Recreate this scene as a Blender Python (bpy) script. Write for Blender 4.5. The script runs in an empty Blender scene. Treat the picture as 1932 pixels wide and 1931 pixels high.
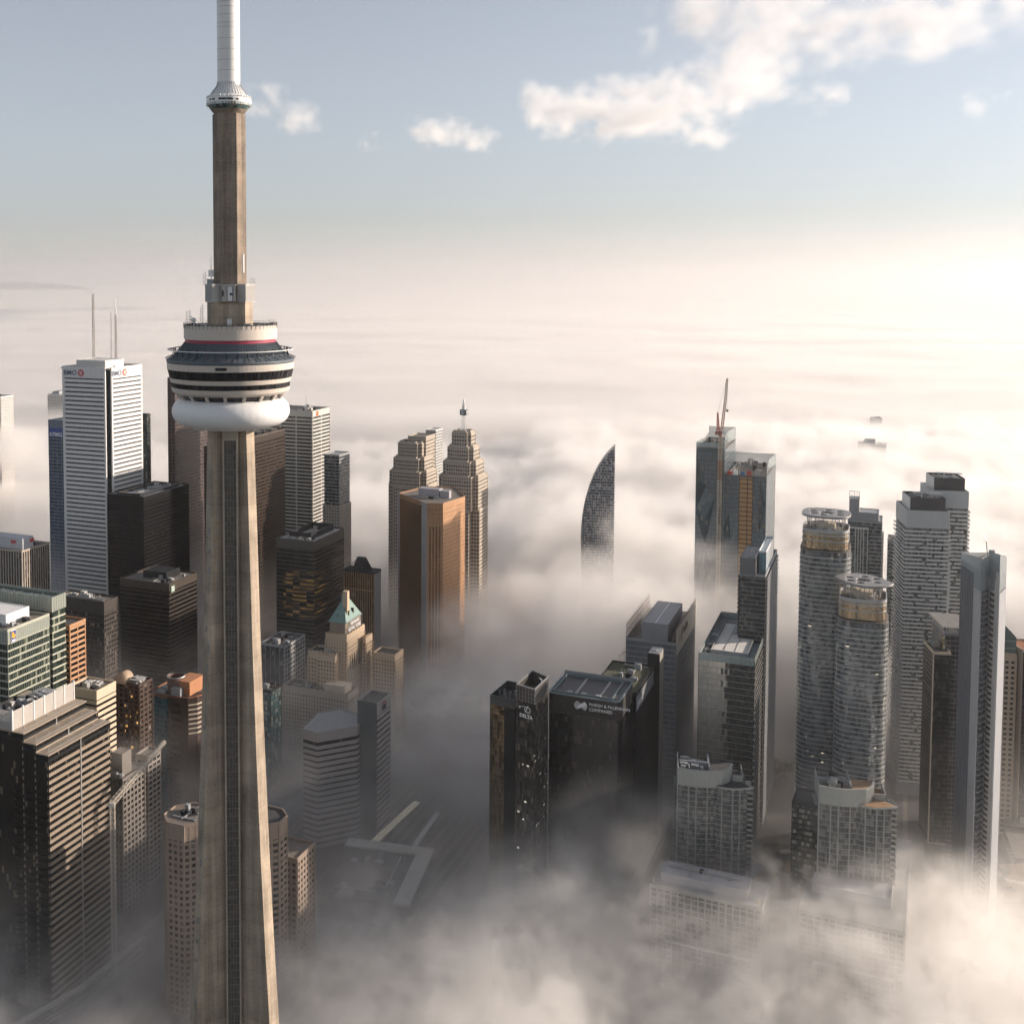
# Foggy morning over a skyline, seen from a drone. One unit = one metre; +Y is the way the camera looks, +X is to its right.
SUN_AZ, SUN_EL = 78., 16.
SUN, SUN_COL = 5.0, (1., .85, .72)
SKY, SKY_AIR, SKY_DUST = .096, 1., .4
EXPO = .55
HAZE = 4.4e-5
SKY_SAT = .34
import bpy, math, random
from mathutils import Vector, Matrix
R = math.radians
rnd = random.Random(7)
SC = bpy.context.scene
COL = SC.collection

# ---------------------------------------------------------------- camera and picture geometry
FPX, CX, CY = 2250.0, 700.0, 660.0           # focal length and optical axis (a shifted lens), in units of a 1932-wide picture
EYE, PITCH = 386.0, R(3.5)                # the drone hovers 386 m above the street

def ray(px, py):
    x, y = (px - CX) / FPX, (CY - py) / FPX
    return Vector((x, math.cos(PITCH) + y * math.sin(PITCH), -math.sin(PITCH) + y * math.cos(PITCH)))
def at(px, py, z):
    d = ray(px, py); t = (z - EYE) / d.z
    return Vector((d.x * t, d.y * t, z))
def atd(px, py, Y):
    d = ray(px, py); t = Y / d.y
    return Vector((d.x * t, Y, EYE + d.z * t))
def pxx(p):
    zc = p.y * math.cos(PITCH) - (p.z - EYE) * math.sin(PITCH)
    return CX + FPX * p.x / zc
def reach(p, dr, px, tmax=400):
    """how far from p along dr until the picture column px is reached"""
    k = (px - CX) / FPX
    f = lambda q: q.x - k * (q.y * math.cos(PITCH) - (q.z - EYE) * math.sin(PITCH))
    a, b = f(p), f(p + dr)
    return a / (a - b) if abs(a - b) > 1e-9 else 0.0

# ---------------------------------------------------------------- object helpers
def tag(o, label=None, cat=None, group=None, kind=None):
    if label: o['label'] = label
    if cat: o['category'] = cat
    if group: o['group'] = group
    if kind: o['kind'] = kind
    return o
def empty(name, loc, rz=0.0):
    o = bpy.data.objects.new(name, None); COL.objects.link(o)
    o.location = loc; o.rotation_euler = (0, 0, rz); o.empty_display_size = 5
    return o

class MB:
    """collects shapes; build() links them as one mesh object"""
    def __init__(s, off=(0, 0)):
        s.v, s.f, s.off, s.sm = [], [], off, []
    def add(s, vs, fs, smooth=False):
        b = len(s.v); s.v += [tuple(v) for v in vs]; s.f += [tuple(b + i for i in f) for f in fs]
        s.sm += [smooth] * len(fs); return s
    def box(s, x0, y0, z0, x1, y1, z1):
        if x1 < x0: x0, x1 = x1, x0
        if y1 < y0: y0, y1 = y1, y0
        if z1 < z0: z0, z1 = z1, z0
        v = [(x0, y0, z0), (x1, y0, z0), (x1, y1, z0), (x0, y1, z0), (x0, y0, z1), (x1, y0, z1), (x1, y1, z1), (x0, y1, z1)]
        return s.add(v, [(3, 2, 1, 0), (4, 5, 6, 7), (0, 1, 5, 4), (1, 2, 6, 5), (2, 3, 7, 6), (3, 0, 4, 7)])
    def prism(s, poly, z0, z1, smooth=False, top=None):
        n = len(poly); top = top or poly
        v = [(p[0], p[1], z0) for p in poly] + [(p[0], p[1], z1) for p in top]
        s.add(v, [tuple(range(n))[::-1], tuple(range(n, 2 * n))])
        return s.add(v, [(i, (i + 1) % n, n + (i + 1) % n, n + i) for i in range(n)], smooth)
    def ring(s, poly, z0, z1, t):
        n = len(poly); q = offset(poly, -t)
        v = [(p[0], p[1], z0) for p in poly] + [(p[0], p[1], z1) for p in poly] + [(p[0], p[1], z1) for p in q] + [(p[0], p[1], z0) for p in q]
        f = []
        for i in range(n):
            j = (i + 1) % n
            f += [(i, j, n + j, n + i), (n + i, n + j, 2 * n + j, 2 * n + i), (2 * n + i, 2 * n + j, 3 * n + j, 3 * n + i), (3 * n + i, 3 * n + j, j, i)]
        return s.add(v, f)
    def bar(s, p, q, w, h=None):
        p, q = Vector(p), Vector(q); d = (q - p)
        if d.length < 1e-6: return s
        d.normalize(); h = h or w
        u = d.cross(Vector((0, 0, 1)))
        u = Vector((1, 0, 0)) if u.length < 1e-4 else u.normalized()
        k = u.cross(d)
        c = [(-1, -1), (1, -1), (1, 1), (-1, 1)]
        v = [p + u * a * w / 2 + k * b * h / 2 for a, b in c] + [q + u * a * w / 2 + k * b * h / 2 for a, b in c]
        return s.add(v, [(3, 2, 1, 0), (4, 5, 6, 7), (0, 1, 5, 4), (1, 2, 6, 5), (2, 3, 7, 6), (3, 0, 4, 7)])
    def tube(s, p, q, r0, r1=None, n=10):
        p, q = Vector(p), Vector(q); r1 = r0 if r1 is None else r1
        d = (q - p).normalized(); u = d.orthogonal().normalized(); k = d.cross(u)
        c = [(math.cos(2 * math.pi * i / n), math.sin(2 * math.pi * i / n)) for i in range(n)]
        v = [p + (u * a + k * b) * r0 for a, b in c] + [q + (u * a + k * b) * r1 for a, b in c]
        s.add(v, [tuple(range(n))[::-1], tuple(range(n, 2 * n))])
        return s.add(v, [(i, (i + 1) % n, n + (i + 1) % n, n + i) for i in range(n)], True)
    def lathe(s, prof, n=72, c=(0, 0), smooth=True):
        v, f, m = [], [], len(prof)
        for i in range(n):
            a = 2 * math.pi * i / n
            v += [(c[0] + r * math.cos(a), c[1] + r * math.sin(a), z) for r, z in prof]
        for i in range(n):
            j = (i + 1) % n
            f += [(i * m + k, j * m + k, j * m + k + 1, i * m + k + 1) for k in range(m - 1)]
        return s.add(v, f, smooth)
    def loft(s, rings, smooth=False, cap=True):
        n = len(rings[0]); v = [p for r in rings for p in r]; f = []
        for k in range(len(rings) - 1):
            f += [(k * n + i, k * n + (i + 1) % n, (k + 1) * n + (i + 1) % n, (k + 1) * n + i) for i in range(n)]
        s.add(v, f, smooth)
        if cap:
            s.add(rings[0], [tuple(range(n))[::-1]]); s.add(rings[-1], [tuple(range(n))])
        return s
    def build(s, name, mat, parent=None, label=None, loc=None):
        me = bpy.data.meshes.new(name)
        ox, oy = s.off
        me.from_pydata([(x - ox, y - oy, z) for x, y, z in s.v], [], s.f)
        me.materials.append(mat)
        me.polygons.foreach_set('use_smooth', s.sm)
        me.update()
        o = bpy.data.objects.new(name, me); COL.objects.link(o)
        if parent: o.parent = parent
        if loc: o.location = loc
        if label: o['label'] = label
        return o

def offset(poly, t):
    """polygon moved outwards by t (counter-clockwise corner order)"""
    n, out = len(poly), []
    for i in range(n):
        a, b, c = poly[i - 1], poly[i], poly[(i + 1) % n]
        d1 = Vector((b[0] - a[0], b[1] - a[1])); d2 = Vector((c[0] - b[0], c[1] - b[1]))
        if d1.length < 1e-9 or d2.length < 1e-9: out.append((b[0], b[1])); continue
        n1 = Vector((d1.y, -d1.x)).normalized(); n2 = Vector((d2.y, -d2.x)).normalized()
        m = n1 + n2; L = max(m.length_squared, 0.3)
        out.append((b[0] + 2 * t * m.x / L, b[1] + 2 * t * m.y / L))
    return out
def rect(x0, y0, x1, y1): return [(x0, y0), (x1, y0), (x1, y1), (x0, y1)]
def rrect(x0, y0, x1, y1, r, k=6):
    p = []
    for cx, cy, a0 in ((x1 - r, y0 + r, -90), (x1 - r, y1 - r, 0), (x0 + r, y1 - r, 90), (x0 + r, y0 + r, 180)):
        for i in range(k + 1):
            a = R(a0 + 90 * i / k); p.append((cx + r * math.cos(a), cy + r * math.sin(a)))
    return p
def notched(x0, y0, x1, y1, n):
    return [(x0 + n, y0), (x1 - n, y0), (x1 - n, y0 + n), (x1, y0 + n), (x1, y1 - n), (x1 - n, y1 - n), (x1 - n, y1), (x0 + n, y1),
            (x0 + n, y1 - n), (x0, y1 - n), (x0, y0 + n), (x0 + n, y0 + n)]

# ---------------------------------------------------------------- materials
MATS = {}
def _new(name):
    m = bpy.data.materials.new(name); m.use_nodes = True
    nt = m.node_tree; return m, nt, nt.nodes['Principled BSDF']
def _n(nt, t, **k):
    n = nt.nodes.new(t)
    for a, b in k.items(): setattr(n, a, b)
    return n
def _math(nt, op, a, b=None, c=None):
    n = nt.nodes.new('ShaderNodeMath'); n.operation = op
    for i, v in enumerate((a, b, c)):
        if v is None: continue
        if isinstance(v, (int, float)): n.inputs[i].default_value = v
        else: nt.links.new(v, n.inputs[i])
    return n.outputs[0]
def _mix(nt, fac, a, b, blend='MIX'):
    n = nt.nodes.new('ShaderNodeMix'); n.data_type = 'RGBA'; n.blend_type = blend
    for i, v in ((0, fac), (6, a), (7, b)):
        if isinstance(v, (int, float)): n.inputs[i].default_value = v
        elif isinstance(v, tuple): n.inputs[i].default_value = (*v, 1) if len(v) == 3 else v
        else: nt.links.new(v, n.inputs[i])
    return n.outputs[2]

def paint(name, col, rough=.6, metal=0., var=.25, scale=.25, streak=True, emit=0., spec=.5):
    """solid wall, metal or roof surface with blotches and vertical weather streaks"""
    if name in MATS: return MATS[name]
    m, nt, b = _new(name)
    tc = _n(nt, 'ShaderNodeTexCoord').outputs['Object']
    nz = _n(nt, 'ShaderNodeTexNoise'); nz.inputs['Scale'].default_value = scale; nz.inputs['Detail'].default_value = 6; nt.links.new(tc, nz.inputs['Vector'])
    f = nz.outputs['Fac']
    if streak:
        mp = _n(nt, 'ShaderNodeMapping'); mp.inputs['Scale'].default_value = (1.1, 1.1, .035); nt.links.new(tc, mp.inputs['Vector'])
        n2 = _n(nt, 'ShaderNodeTexNoise'); n2.inputs['Scale'].default_value = 1; n2.inputs['Detail'].default_value = 4; nt.links.new(mp.outputs[0], n2.inputs['Vector'])
        f = _math(nt, 'ADD', _math(nt, 'MULTIPLY', f, .5), _math(nt, 'MULTIPLY', n2.outputs['Fac'], .5))
    g = _math(nt, 'ADD', _math(nt, 'MULTIPLY', _math(nt, 'SUBTRACT', f, .5), var * 3.2), 1.0)
    c = _mix(nt, 1.0, col, g, 'MULTIPLY'); nt.links.new(c, b.inputs['Base Color'])
    b.inputs['Roughness'].default_value = rough; b.inputs['Metallic'].default_value = metal; b.inputs['Specular IOR Level'].default_value = spec
    if emit:
        b.inputs['Emission Color'].default_value = (*col, 1); b.inputs['Emission Strength'].default_value = emit
    MATS[name] = m; return m

def glass(name, tint, cell=(1.5, 1.5, 3.6), rough=.07, metal=.0, var=.6, blind=.12, blindcol=(.22, .2, .17), lit=0., litcol=(1., .72, .38), lite=1.2, litz=.45, tilt=.012, spec=.35, zlit=None):
    """curtain-wall glazing: every pane has its own tint, blind, tilt and sometimes a lamp behind it"""
    if name in MATS: return MATS[name]
    m, nt, b = _new(name)
    tc = _n(nt, 'ShaderNodeTexCoord').outputs['Object']
    dv = _n(nt, 'ShaderNodeVectorMath', operation='DIVIDE'); nt.links.new(tc, dv.inputs[0]); dv.inputs[1].default_value = cell
    ad = _n(nt, 'ShaderNodeVectorMath', operation='ADD'); nt.links.new(dv.outputs[0], ad.inputs[0]); ad.inputs[1].default_value = (.371, .417, .05)
    fl = _n(nt, 'ShaderNodeVectorMath', operation='FLOOR'); nt.links.new(ad.outputs[0], fl.inputs[0])
    wn = _n(nt, 'ShaderNodeTexWhiteNoise'); wn.noise_dimensions = '3D'; nt.links.new(fl.outputs[0], wn.inputs['Vector'])
    w = wn.outputs['Value']
    of = _n(nt, 'ShaderNodeVectorMath', operation='ADD'); nt.links.new(fl.outputs[0], of.inputs[0]); of.inputs[1].default_value = (31.7, 11.3, 5.9)
    w2n = _n(nt, 'ShaderNodeTexWhiteNoise'); nt.links.new(of.outputs[0], w2n.inputs['Vector']); w2 = w2n.outputs['Value']
    c = _mix(nt, w, tuple(x * (1 - var) for x in tint), tuple(min(x * (1 + var), 1) for x in tint))
    bl = _math(nt, 'GREATER_THAN', w2, 1 - blind)
    c = _mix(nt, bl, c, blindcol); nt.links.new(c, b.inputs['Base Color'])
    b.inputs['Metallic'].default_value = metal
    nt.links.new(_math(nt, 'ADD', rough, _math(nt, 'MULTIPLY', w2, rough)), b.inputs['Roughness'])
    b.inputs['Specular IOR Level'].default_value = spec
    geo = _n(nt, 'ShaderNodeNewGeometry')
    s = _n(nt, 'ShaderNodeVectorMath', operation='SUBTRACT'); nt.links.new(wn.outputs['Color'], s.inputs[0]); s.inputs[1].default_value = (.5, .5, .5)
    sc = _n(nt, 'ShaderNodeVectorMath', operation='SCALE'); nt.links.new(s.outputs[0], sc.inputs[0]); sc.inputs['Scale'].default_value = tilt
    nn = _n(nt, 'ShaderNodeVectorMath', operation='ADD'); nt.links.new(geo.outputs['Normal'], nn.inputs[0]); nt.links.new(sc.outputs[0], nn.inputs[1])
    no = _n(nt, 'ShaderNodeVectorMath', operation='NORMALIZE'); nt.links.new(nn.outputs[0], no.inputs[0]); nt.links.new(no.outputs[0], b.inputs['Normal'])
    if lit:
        e = _math(nt, 'GREATER_THAN', w, 1 - lit)
        s3 = _n(nt, 'ShaderNodeSeparateXYZ'); nt.links.new(ad.outputs[0], s3.inputs[0])
        e = _math(nt, 'MULTIPLY', e, _math(nt, 'GREATER_THAN', _math(nt, 'FRACT', s3.outputs[2]), 1 - litz))
        if zlit:
            sp = _n(nt, 'ShaderNodeSeparateXYZ'); nt.links.new(tc, sp.inputs[0])
            for ax, lo, hi in zlit:
                e = _math(nt, 'MULTIPLY', e, _math(nt, 'MULTIPLY', _math(nt, 'GREATER_THAN', sp.outputs[ax], lo), _math(nt, 'LESS_THAN', sp.outputs[ax], hi)))
        nt.links.new(_math(nt, 'MULTIPLY', e, _math(nt, 'MULTIPLY', w2, lite)), b.inputs['Emission Strength'])
        b.inputs['Emission Color'].default_value = (*litcol, 1)
    MATS[name] = m; return m

def concrete(name, col, pour=6.0, var=.22):
    if name in MATS: return MATS[name]
    m, nt, b = _new(name)
    tc = _n(nt, 'ShaderNodeTexCoord').outputs['Object']
    def noise(scale, det, vs):
        mp = _n(nt, 'ShaderNodeMapping'); mp.inputs['Scale'].default_value = vs; nt.links.new(tc, mp.inputs['Vector'])
        n = _n(nt, 'ShaderNodeTexNoise'); n.inputs['Scale'].default_value = scale; n.inputs['Detail'].default_value = det; nt.links.new(mp.outputs[0], n.inputs['Vector']); return n.outputs['Fac']
    a = noise(.12, 8, (1, 1, 1)); s = noise(1.6, 5, (1, 1, .02)); s2 = noise(.38, 5, (1, 1, .05)); k = noise(3.2, 3, (.3, .3, 1.4))
    sp = _n(nt, 'ShaderNodeSeparateXYZ'); nt.links.new(tc, sp.inputs[0])
    fr = _math(nt, 'FRACT', _math(nt, 'DIVIDE', sp.outputs[2], pour))
    line = _math(nt, 'LESS_THAN', fr, .035)
    cell = _n(nt, 'ShaderNodeTexWhiteNoise'); cell.noise_dimensions = '1D'; nt.links.new(_math(nt, 'FLOOR', _math(nt, 'DIVIDE', sp.outputs[2], pour)), cell.inputs['W'])
    f = _math(nt, 'ADD', _math(nt, 'ADD', _math(nt, 'MULTIPLY', a, .5), _math(nt, 'MULTIPLY', s2, .5)), _math(nt, 'ADD', _math(nt, 'MULTIPLY', s, .35), _math(nt, 'MULTIPLY', k, .35)))
    f = _math(nt, 'ADD', _math(nt, 'MULTIPLY', _math(nt, 'SUBTRACT', f, .85), var * 4.2), 1.0)
    f = _math(nt, 'ADD', f, _math(nt, 'MULTIPLY', _math(nt, 'SUBTRACT', cell.outputs['Value'], .5), .14))
    f = _math(nt, 'MULTIPLY', f, _math(nt, 'SUBTRACT', 1.0, _math(nt, 'MULTIPLY', line, .25)))
    nt.links.new(_mix(nt, 1.0, col, f, 'MULTIPLY'), b.inputs['Base Color']); b.inputs['Roughness'].default_value = .85
    bp = _n(nt, 'ShaderNodeBump'); bp.inputs['Strength'].default_value = .35; bp.inputs['Distance'].default_value = .3; nt.links.new(s, bp.inputs['Height']); nt.links.new(bp.outputs[0], b.inputs['Normal'])
    MATS[name] = m; return m

M = {}
M['roof'] = paint('roof_gravel', (.17, .15, .13), .95, var=.35, scale=.5, streak=False)
M['roof_dark'] = paint('roof_membrane', (.06, .06, .06), .9, var=.35, scale=.4, streak=False)
M['roof_pale'] = paint('pale_roof_membrane', (.42, .40, .37), .9, var=.25, scale=.4, streak=False)
M['sedum'] = paint('dry_roof_planting', (.30, .15, .045), .95, var=.45, scale=.35, streak=False)  # brown brightened in place of sunlight that neighbouring towers block
M['steel'] = paint('galvanised_steel', (.42, .42, .41), .45, .6, var=.2)
M['grey'] = paint('grey_metal_panel', (.30, .31, .32), .5, .2, var=.15)
M['white'] = paint('white_panel', (.78, .77, .75), .5, var=.08)
M['dark'] = paint('dark_metal', (.017, .019, .021), .45, .1, var=.25, spec=.3)
M['black'] = paint('black_steel', (.006, .006, .007), .55, .0, var=.3, spec=.1)
M['bronze'] = paint('bronze_black_steel', (.018, .014, .012), .45, .1, var=.3, spec=.3)
M['cream'] = paint('cream_stone', (.55, .47, .37), .8, var=.14)
M['stone'] = paint('warm_limestone', (.42, .33, .25), .85, var=.2)
M['beige'] = paint('beige_granite', (.36, .32, .27), .7, var=.12)
M['red'] = paint('red_steel', (.5, .06, .04), .5, var=.15)
M['green_copper'] = paint('green_copper', (.19, .29, .26), .7, var=.3)
# ---------------------------------------------------------------- buildings
class Bld:
    """a building: an Empty at the middle of its base; local x runs along the front wall (left to right), local y goes back"""
    def __init__(s, name, label, cat, near, H, L=None, Rt=None, w=None, d=None, ang=19., group=None, Y=None):
        p = atd(*near, Y) if Y else at(*near, H)
        s.H = H if not Y else p.z
        a = R(ang + 5.0); s.a = a
        ux = Vector((math.cos(a), -math.sin(a), 0)); uy = Vector((math.sin(a), math.cos(a), 0))
        s.w = w if w else reach(p, -ux, L)
        s.d = d if d else reach(p, uy, Rt)
        s.org = Vector((p.x, p.y, 0)) - ux * s.w
        s.c = (s.w / 2, s.d / 2)
        s.o = empty(name, s.org + ux * s.w / 2 + uy * s.d / 2, -a)
        s.ux, s.uy = ux, uy
        tag(s.o, label, cat, group)
        s.rect = rect(0, 0, s.w, s.d)
        print('BLD %-22s H%.0f w%.1f d%.1f at (%.0f,%.0f)' % (name, s.H, s.w, s.d, p.x, p.y))
    def mb(s): return MB(s.c)
    def loc(s, p):
        """world point -> local corner coordinates"""
        v = Vector((p.x, p.y, 0)) - s.org
        return (v.dot(s.ux), v.dot(s.uy))
    def part(s, mb, name, mat, parent=None, label=None):
        if not mb.v: return None
        return mb.build(name, mat, parent or s.o, label)

def slabs(mb, poly, z0, z1, fh, frac, out):
    q = offset(poly, out); z = z0; n = 0
    while z < z1 - fh * .3 and n < 120:
        mb.prism(q, z, min(z + fh * frac, z1)); z += fh; n += 1
    return mb
def fins(mb, poly, z0, z1, sp, w, out, edges=None, inset=0., depth=.3):
    n = len(poly)
    for i in range(n):
        if edges is not None and i not in edges: continue
        a = Vector(poly[i]); b = Vector(poly[(i + 1) % n]); L = (b - a).length
        if L < sp * .6: continue
        d = (b - a) / L; nn = Vector((d.y, -d.x)); k = max(1, round((L - 2 * inset) / sp))
        for j in range(k + 1):
            c = a + d * (inset + (L - 2 * inset) * j / k)
            p = c - d * w / 2 - nn * depth; q = c + d * w / 2 - nn * depth; r = c + d * w / 2 + nn * out; t = c - d * w / 2 + nn * out
            mb.prism([(t.x, t.y), (r.x, r.y), (q.x, q.y), (p.x, p.y)], z0, z1)
    return mb

def body(b, poly, z0, z1, fh, gl, band=None, frac=.35, out=.15, mul=None, msp=3., mw=.25, mout=.25, roof='roof', par=1.4, parmat=None, crown=0., edges=None, parent=None, minset=0., names=('glass_facade', 'spandrel_cladding', 'mullion_cladding')):
    """glazed core + floor bands + upright mullions + roof + parapet (each one mesh, one part)"""
    par_z = z1 - par
    b.part(b.mb().prism(poly, z0, par_z), names[0], gl, parent)
    if band:
        b.part(slabs(b.mb(), poly, z0, z1 - crown - .05, fh, frac, out), names[1], band, parent)
        if crown:
            b.part(b.mb().ring(offset(poly, out + .02), z1 - crown, z1 - par - .02, .3), 'crown_band', band, parent)
    if mul: b.part(fins(b.mb(), poly, z0, z1 - par - .01, msp, mw, mout, edges, minset), names[2], mul, parent)
    rf = b.part(b.mb().prism(offset(poly, -.35), par_z - .3, par_z + .25), 'roof', M[roof] if isinstance(roof, str) else roof, parent)
    b.part(b.mb().ring(offset(poly, max(out, mout) + .06), par_z - .5, z1, .55), 'parapet', parmat or band or mul or gl, parent)
    return rf

def clutter(b, x0, y0, x1, y1, z, n, rf=None, mat='grey', hmax=4., pipes=4, seed=0):
    """air handlers, ducts and vent pipes on a roof"""
    rr = random.Random(seed + int(b.w * 10))
    for i in range(n):
        w, d, h = rr.uniform(1.5, 5.5), rr.uniform(1.5, 4.5), rr.uniform(1., hmax)
        x, y = rr.uniform(x0, max(x0 + .1, x1 - w)), rr.uniform(y0, max(y0 + .1, y1 - d))
        m = b.mb().box(x, y, z, x + w, y + d, z + h).box(x + .2, y + .2, z + h, x + w * .6, y + d * .7, z + h + .35)
        b.part(m, 'air_handler', M[rr.choice(['grey', 'steel', 'roof_pale', 'dark'])], rf or b.o)
    for i in range(pipes):
        x, y = rr.uniform(x0, x1), rr.uniform(y0, y1); h = rr.uniform(1, 2.6)
        b.part(b.mb().tube((x, y, z), (x, y, z + h), .25, n=6).tube((x, y, z + h), (x, y, z + h + .4), .45, n=6), 'vent_pipe', M['steel'], rf or b.o)
    if n > 2:
        m = b.mb(); y = rr.uniform(y0, y1)
        m.bar((x0, y, z + .7), (x1, y, z + .7), .8, .7); x = rr.uniform(x0, x1); m.bar((x, y0, z + .75), (x, y1, z + .75), .7, .65)
        b.part(m, 'roof_duct', M['steel'], rf or b.o)

def penthouse(b, x0, y0, x1, y1, z0, z1, mat, louver=True, name='penthouse', rf=None):
    p = b.part(b.mb().prism(rect(x0, y0, x1, y1), z0, z1 - .4).ring(rect(x0 - .05, y0 - .05, x1 + .05, y1 + .05), z1 - 1, z1, .4), name, mat, rf or b.o)
    if louver:
        m = b.mb(); n = max(3, int((x1 - x0) / 1.6))
        fins(m, rect(x0, y0, x1, y1), z0, z1 - 1.05, 1.6, .25, .15)
        b.part(m, 'louvre_panel', mat, p)
    return p

def text_mesh(s, size, depth=.12, sx=1., bold=.0, align='CENTER'):
    cu = bpy.data.curves.new('lettering', 'FONT'); cu.body = s; cu.size = size; cu.extrude = depth; cu.align_x = align; cu.align_y = 'CENTER'; cu.offset = bold; cu.resolution_u = 3
    o = bpy.data.objects.new('lettering', cu); COL.objects.link(o)
    dg = bpy.context.evaluated_depsgraph_get(); dg.update()
    me = bpy.data.meshes.new_from_object(o.evaluated_get(dg)); bpy.data.objects.remove(o); bpy.data.curves.remove(cu)
    if sx != 1.:
        for v in me.vertices: v.co.x *= sx
    return me
def sign_frame(b, face, u, z, out=.4):
    """matrix of a wall sign: face 'front' (u = x) or 'side' (u = y), centre at height z"""
    if face == 'front': return Matrix.Translation((u - b.c[0], -out - b.c[1], z)) @ Matrix.Rotation(R(90), 4, 'X')
    return Matrix.Translation((b.w + out - b.c[0], u - b.c[1], z)) @ Matrix.Rotation(R(90), 4, 'Z') @ Matrix.Rotation(R(90), 4, 'X')
def lettering(b, s, size, mtx, mat, parent=None, dx=0., dy=0., dz=.0, sx=1., bold=0., name='lettering', align='CENTER', depth=.15):
    me = text_mesh(s, size, depth, sx, bold, align); me.materials.append(mat)
    o = bpy.data.objects.new(name, me); COL.objects.link(o); o.parent = parent or b.o
    o.matrix_local = mtx @ Matrix.Translation((dx, dy, dz)); return o
def flat(b, polys, mtx, mat, name='emblem', parent=None, t=.2, dz=0.):
    """thin solid outlines in the sign's own plane"""
    m = MB()
    for p in polys: m.prism(p, -t / 2 + dz, t / 2 + dz)
    o = m.build(name, mat, parent or b.o); o.matrix_local = mtx; return o
def disc(x, y, r, n=28): return [(x + r * math.cos(2 * math.pi * i / n), y + r * math.sin(2 * math.pi * i / n)) for i in range(n)]
def stroke(pts, w):
    """list of small quads along a polyline"""
    out = []
    for a, b in zip(pts, pts[1:]):
        a, b = Vector(a), Vector(b); d = (b - a)
        if d.length < 1e-6: continue
        d.normalize(); n = Vector((-d.y, d.x)) * w / 2; e = d * w * .25
        out.append([tuple(a - n - e), tuple(b - n + e), tuple(b + n + e), tuple(a + n - e)])
    return out
def arc(x, y, r, a0, a1, n=14, ry=None):
    return [(x + r * math.cos(R(a0 + (a1 - a0) * i / n)), y + (ry or r) * math.sin(R(a0 + (a1 - a0) * i / n))) for i in range(n + 1)]

def lattice(mb, p, q, w0, w1, step, t=.25, cross=True):
    """square lattice mast or jib from p to q"""
    p, q = Vector(p), Vector(q); d = (q - p); L = d.length; d.normalize()
    u = d.cross(Vector((0, 0, 1))); u = Vector((1, 0, 0)) if u.length < 1e-3 else u.normalized(); k = u.cross(d)
    n = max(2, int(L / step)); prev = None
    for i in range(n + 1):
        f = i / n; w = (w0 + (w1 - w0) * f) / 2; c = p + d * L * f
        ring = [c + u * a * w + k * b2 * w for a, b2 in ((-1, -1), (1, -1), (1, 1), (-1, 1))]
        if prev:
            for j in range(4):
                mb.bar(prev[j], ring[j], t)
                if cross: mb.bar(prev[j], ring[(j + 1) % 4], t * .7)
        for j in range(4): mb.bar(ring[j], ring[(j + 1) % 4], t * .7)
        prev = ring
    return mb
def lattice_thing(name, label, cat, p, q, w0, w1, step, mat, t=.3, extra=None, group=None):
    o = empty(name, p); m = MB(); P = Vector(p)
    lattice(m, (0, 0, 0), Vector(q) - P, w0, w1, step, t)
    m.build('lattice_mast', mat, o); tag(o, label, cat, group); return o


def screen_glass(name, col, clear):
    if name in MATS: return MATS[name]
    m = bpy.data.materials.new(name); m.use_nodes = True; nt = m.node_tree; b = nt.nodes['Principled BSDF']
    b.inputs['Base Color'].default_value = (*col, 1); b.inputs['Roughness'].default_value = .12
    t = nt.nodes.new('ShaderNodeBsdfTransparent'); x = nt.nodes.new('ShaderNodeMixShader'); x.inputs[0].default_value = clear
    nt.links.new(b.outputs[0], x.inputs[1]); nt.links.new(t.outputs[0], x.inputs[2]); nt.links.new(x.outputs[0], nt.nodes['Material Output'].inputs['Surface'])
    MATS[name] = m; return m
# ---------------------------------------------------------------- the tall concrete tower
TY = 420.0
tc_ = atd(435.5, 703, TY)
TO = empty('observation_tower', (tc_.x, TY, 0), R(6.7 - 4))
tag(TO, 'very tall concrete observation tower with a round pod and white mast', 'tower')
CONC = concrete('tower_concrete', (.35, .285, .215), var=.55)
CONC2 = concrete('upper_shaft_concrete', (.23, .18, .135), pour=3.2, var=.75)
PODC = paint('cream_pod_cladding', (.60, .53, .46), .6, var=.08, scale=.4)
def zt(yf):
    y = yf / 1.6812; return EYE + TY * math.tan(math.atan((CY - y) / FPX) - PITCH)
def hw(px, z):
    return px / 1.6812 / FPX * (TY * math.cos(PITCH) + (EYE - z) * math.sin(PITCH))
def prof(pts): return [(hw(a, zt(y)), zt(y)) for a, y in pts]

Rz = [(0, 30.0), (30, 25.6), (60, 22.0), (88, 19.1), (114, 17.0), (146, 15.0), (180, 13.2), (219, 11.5), (258, 10.1), (296, 9.0), (331, 8.0), (zt(957), 7.8)]
def interp(t, z):
    for (a, ra), (b, rb) in zip(t, t[1:]):
        if z <= b: return ra + (rb - ra) * (z - a) / (b - a)
    return t[-1][1]
def yring(z):
    rad = interp(Rz, z); t = 6.7 - 1.7 * z / 335; out = []
    for k in (-60, 60, 180):
        a = R(k - 90)                       # -90: towards the camera
        d = Vector((math.cos(a), math.sin(a))); n = Vector((-d.y, d.x))
        for s, sgn in ((4.85, -1), (rad, -1), (rad, 1), (4.85, 1)):
            q = d * s + n * sgn * t / 2; out.append((q.x, q.y, z))
    return out
zs = [0, 15, 30, 45, 60, 75, 88, 100, 114, 130, 146, 163, 180, 200, 219, 238, 258, 277, 296, 314, 331, zt(957)]
MB().loft([yring(z) for z in zs]).build('concrete_shaft', CONC, TO)
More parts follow.
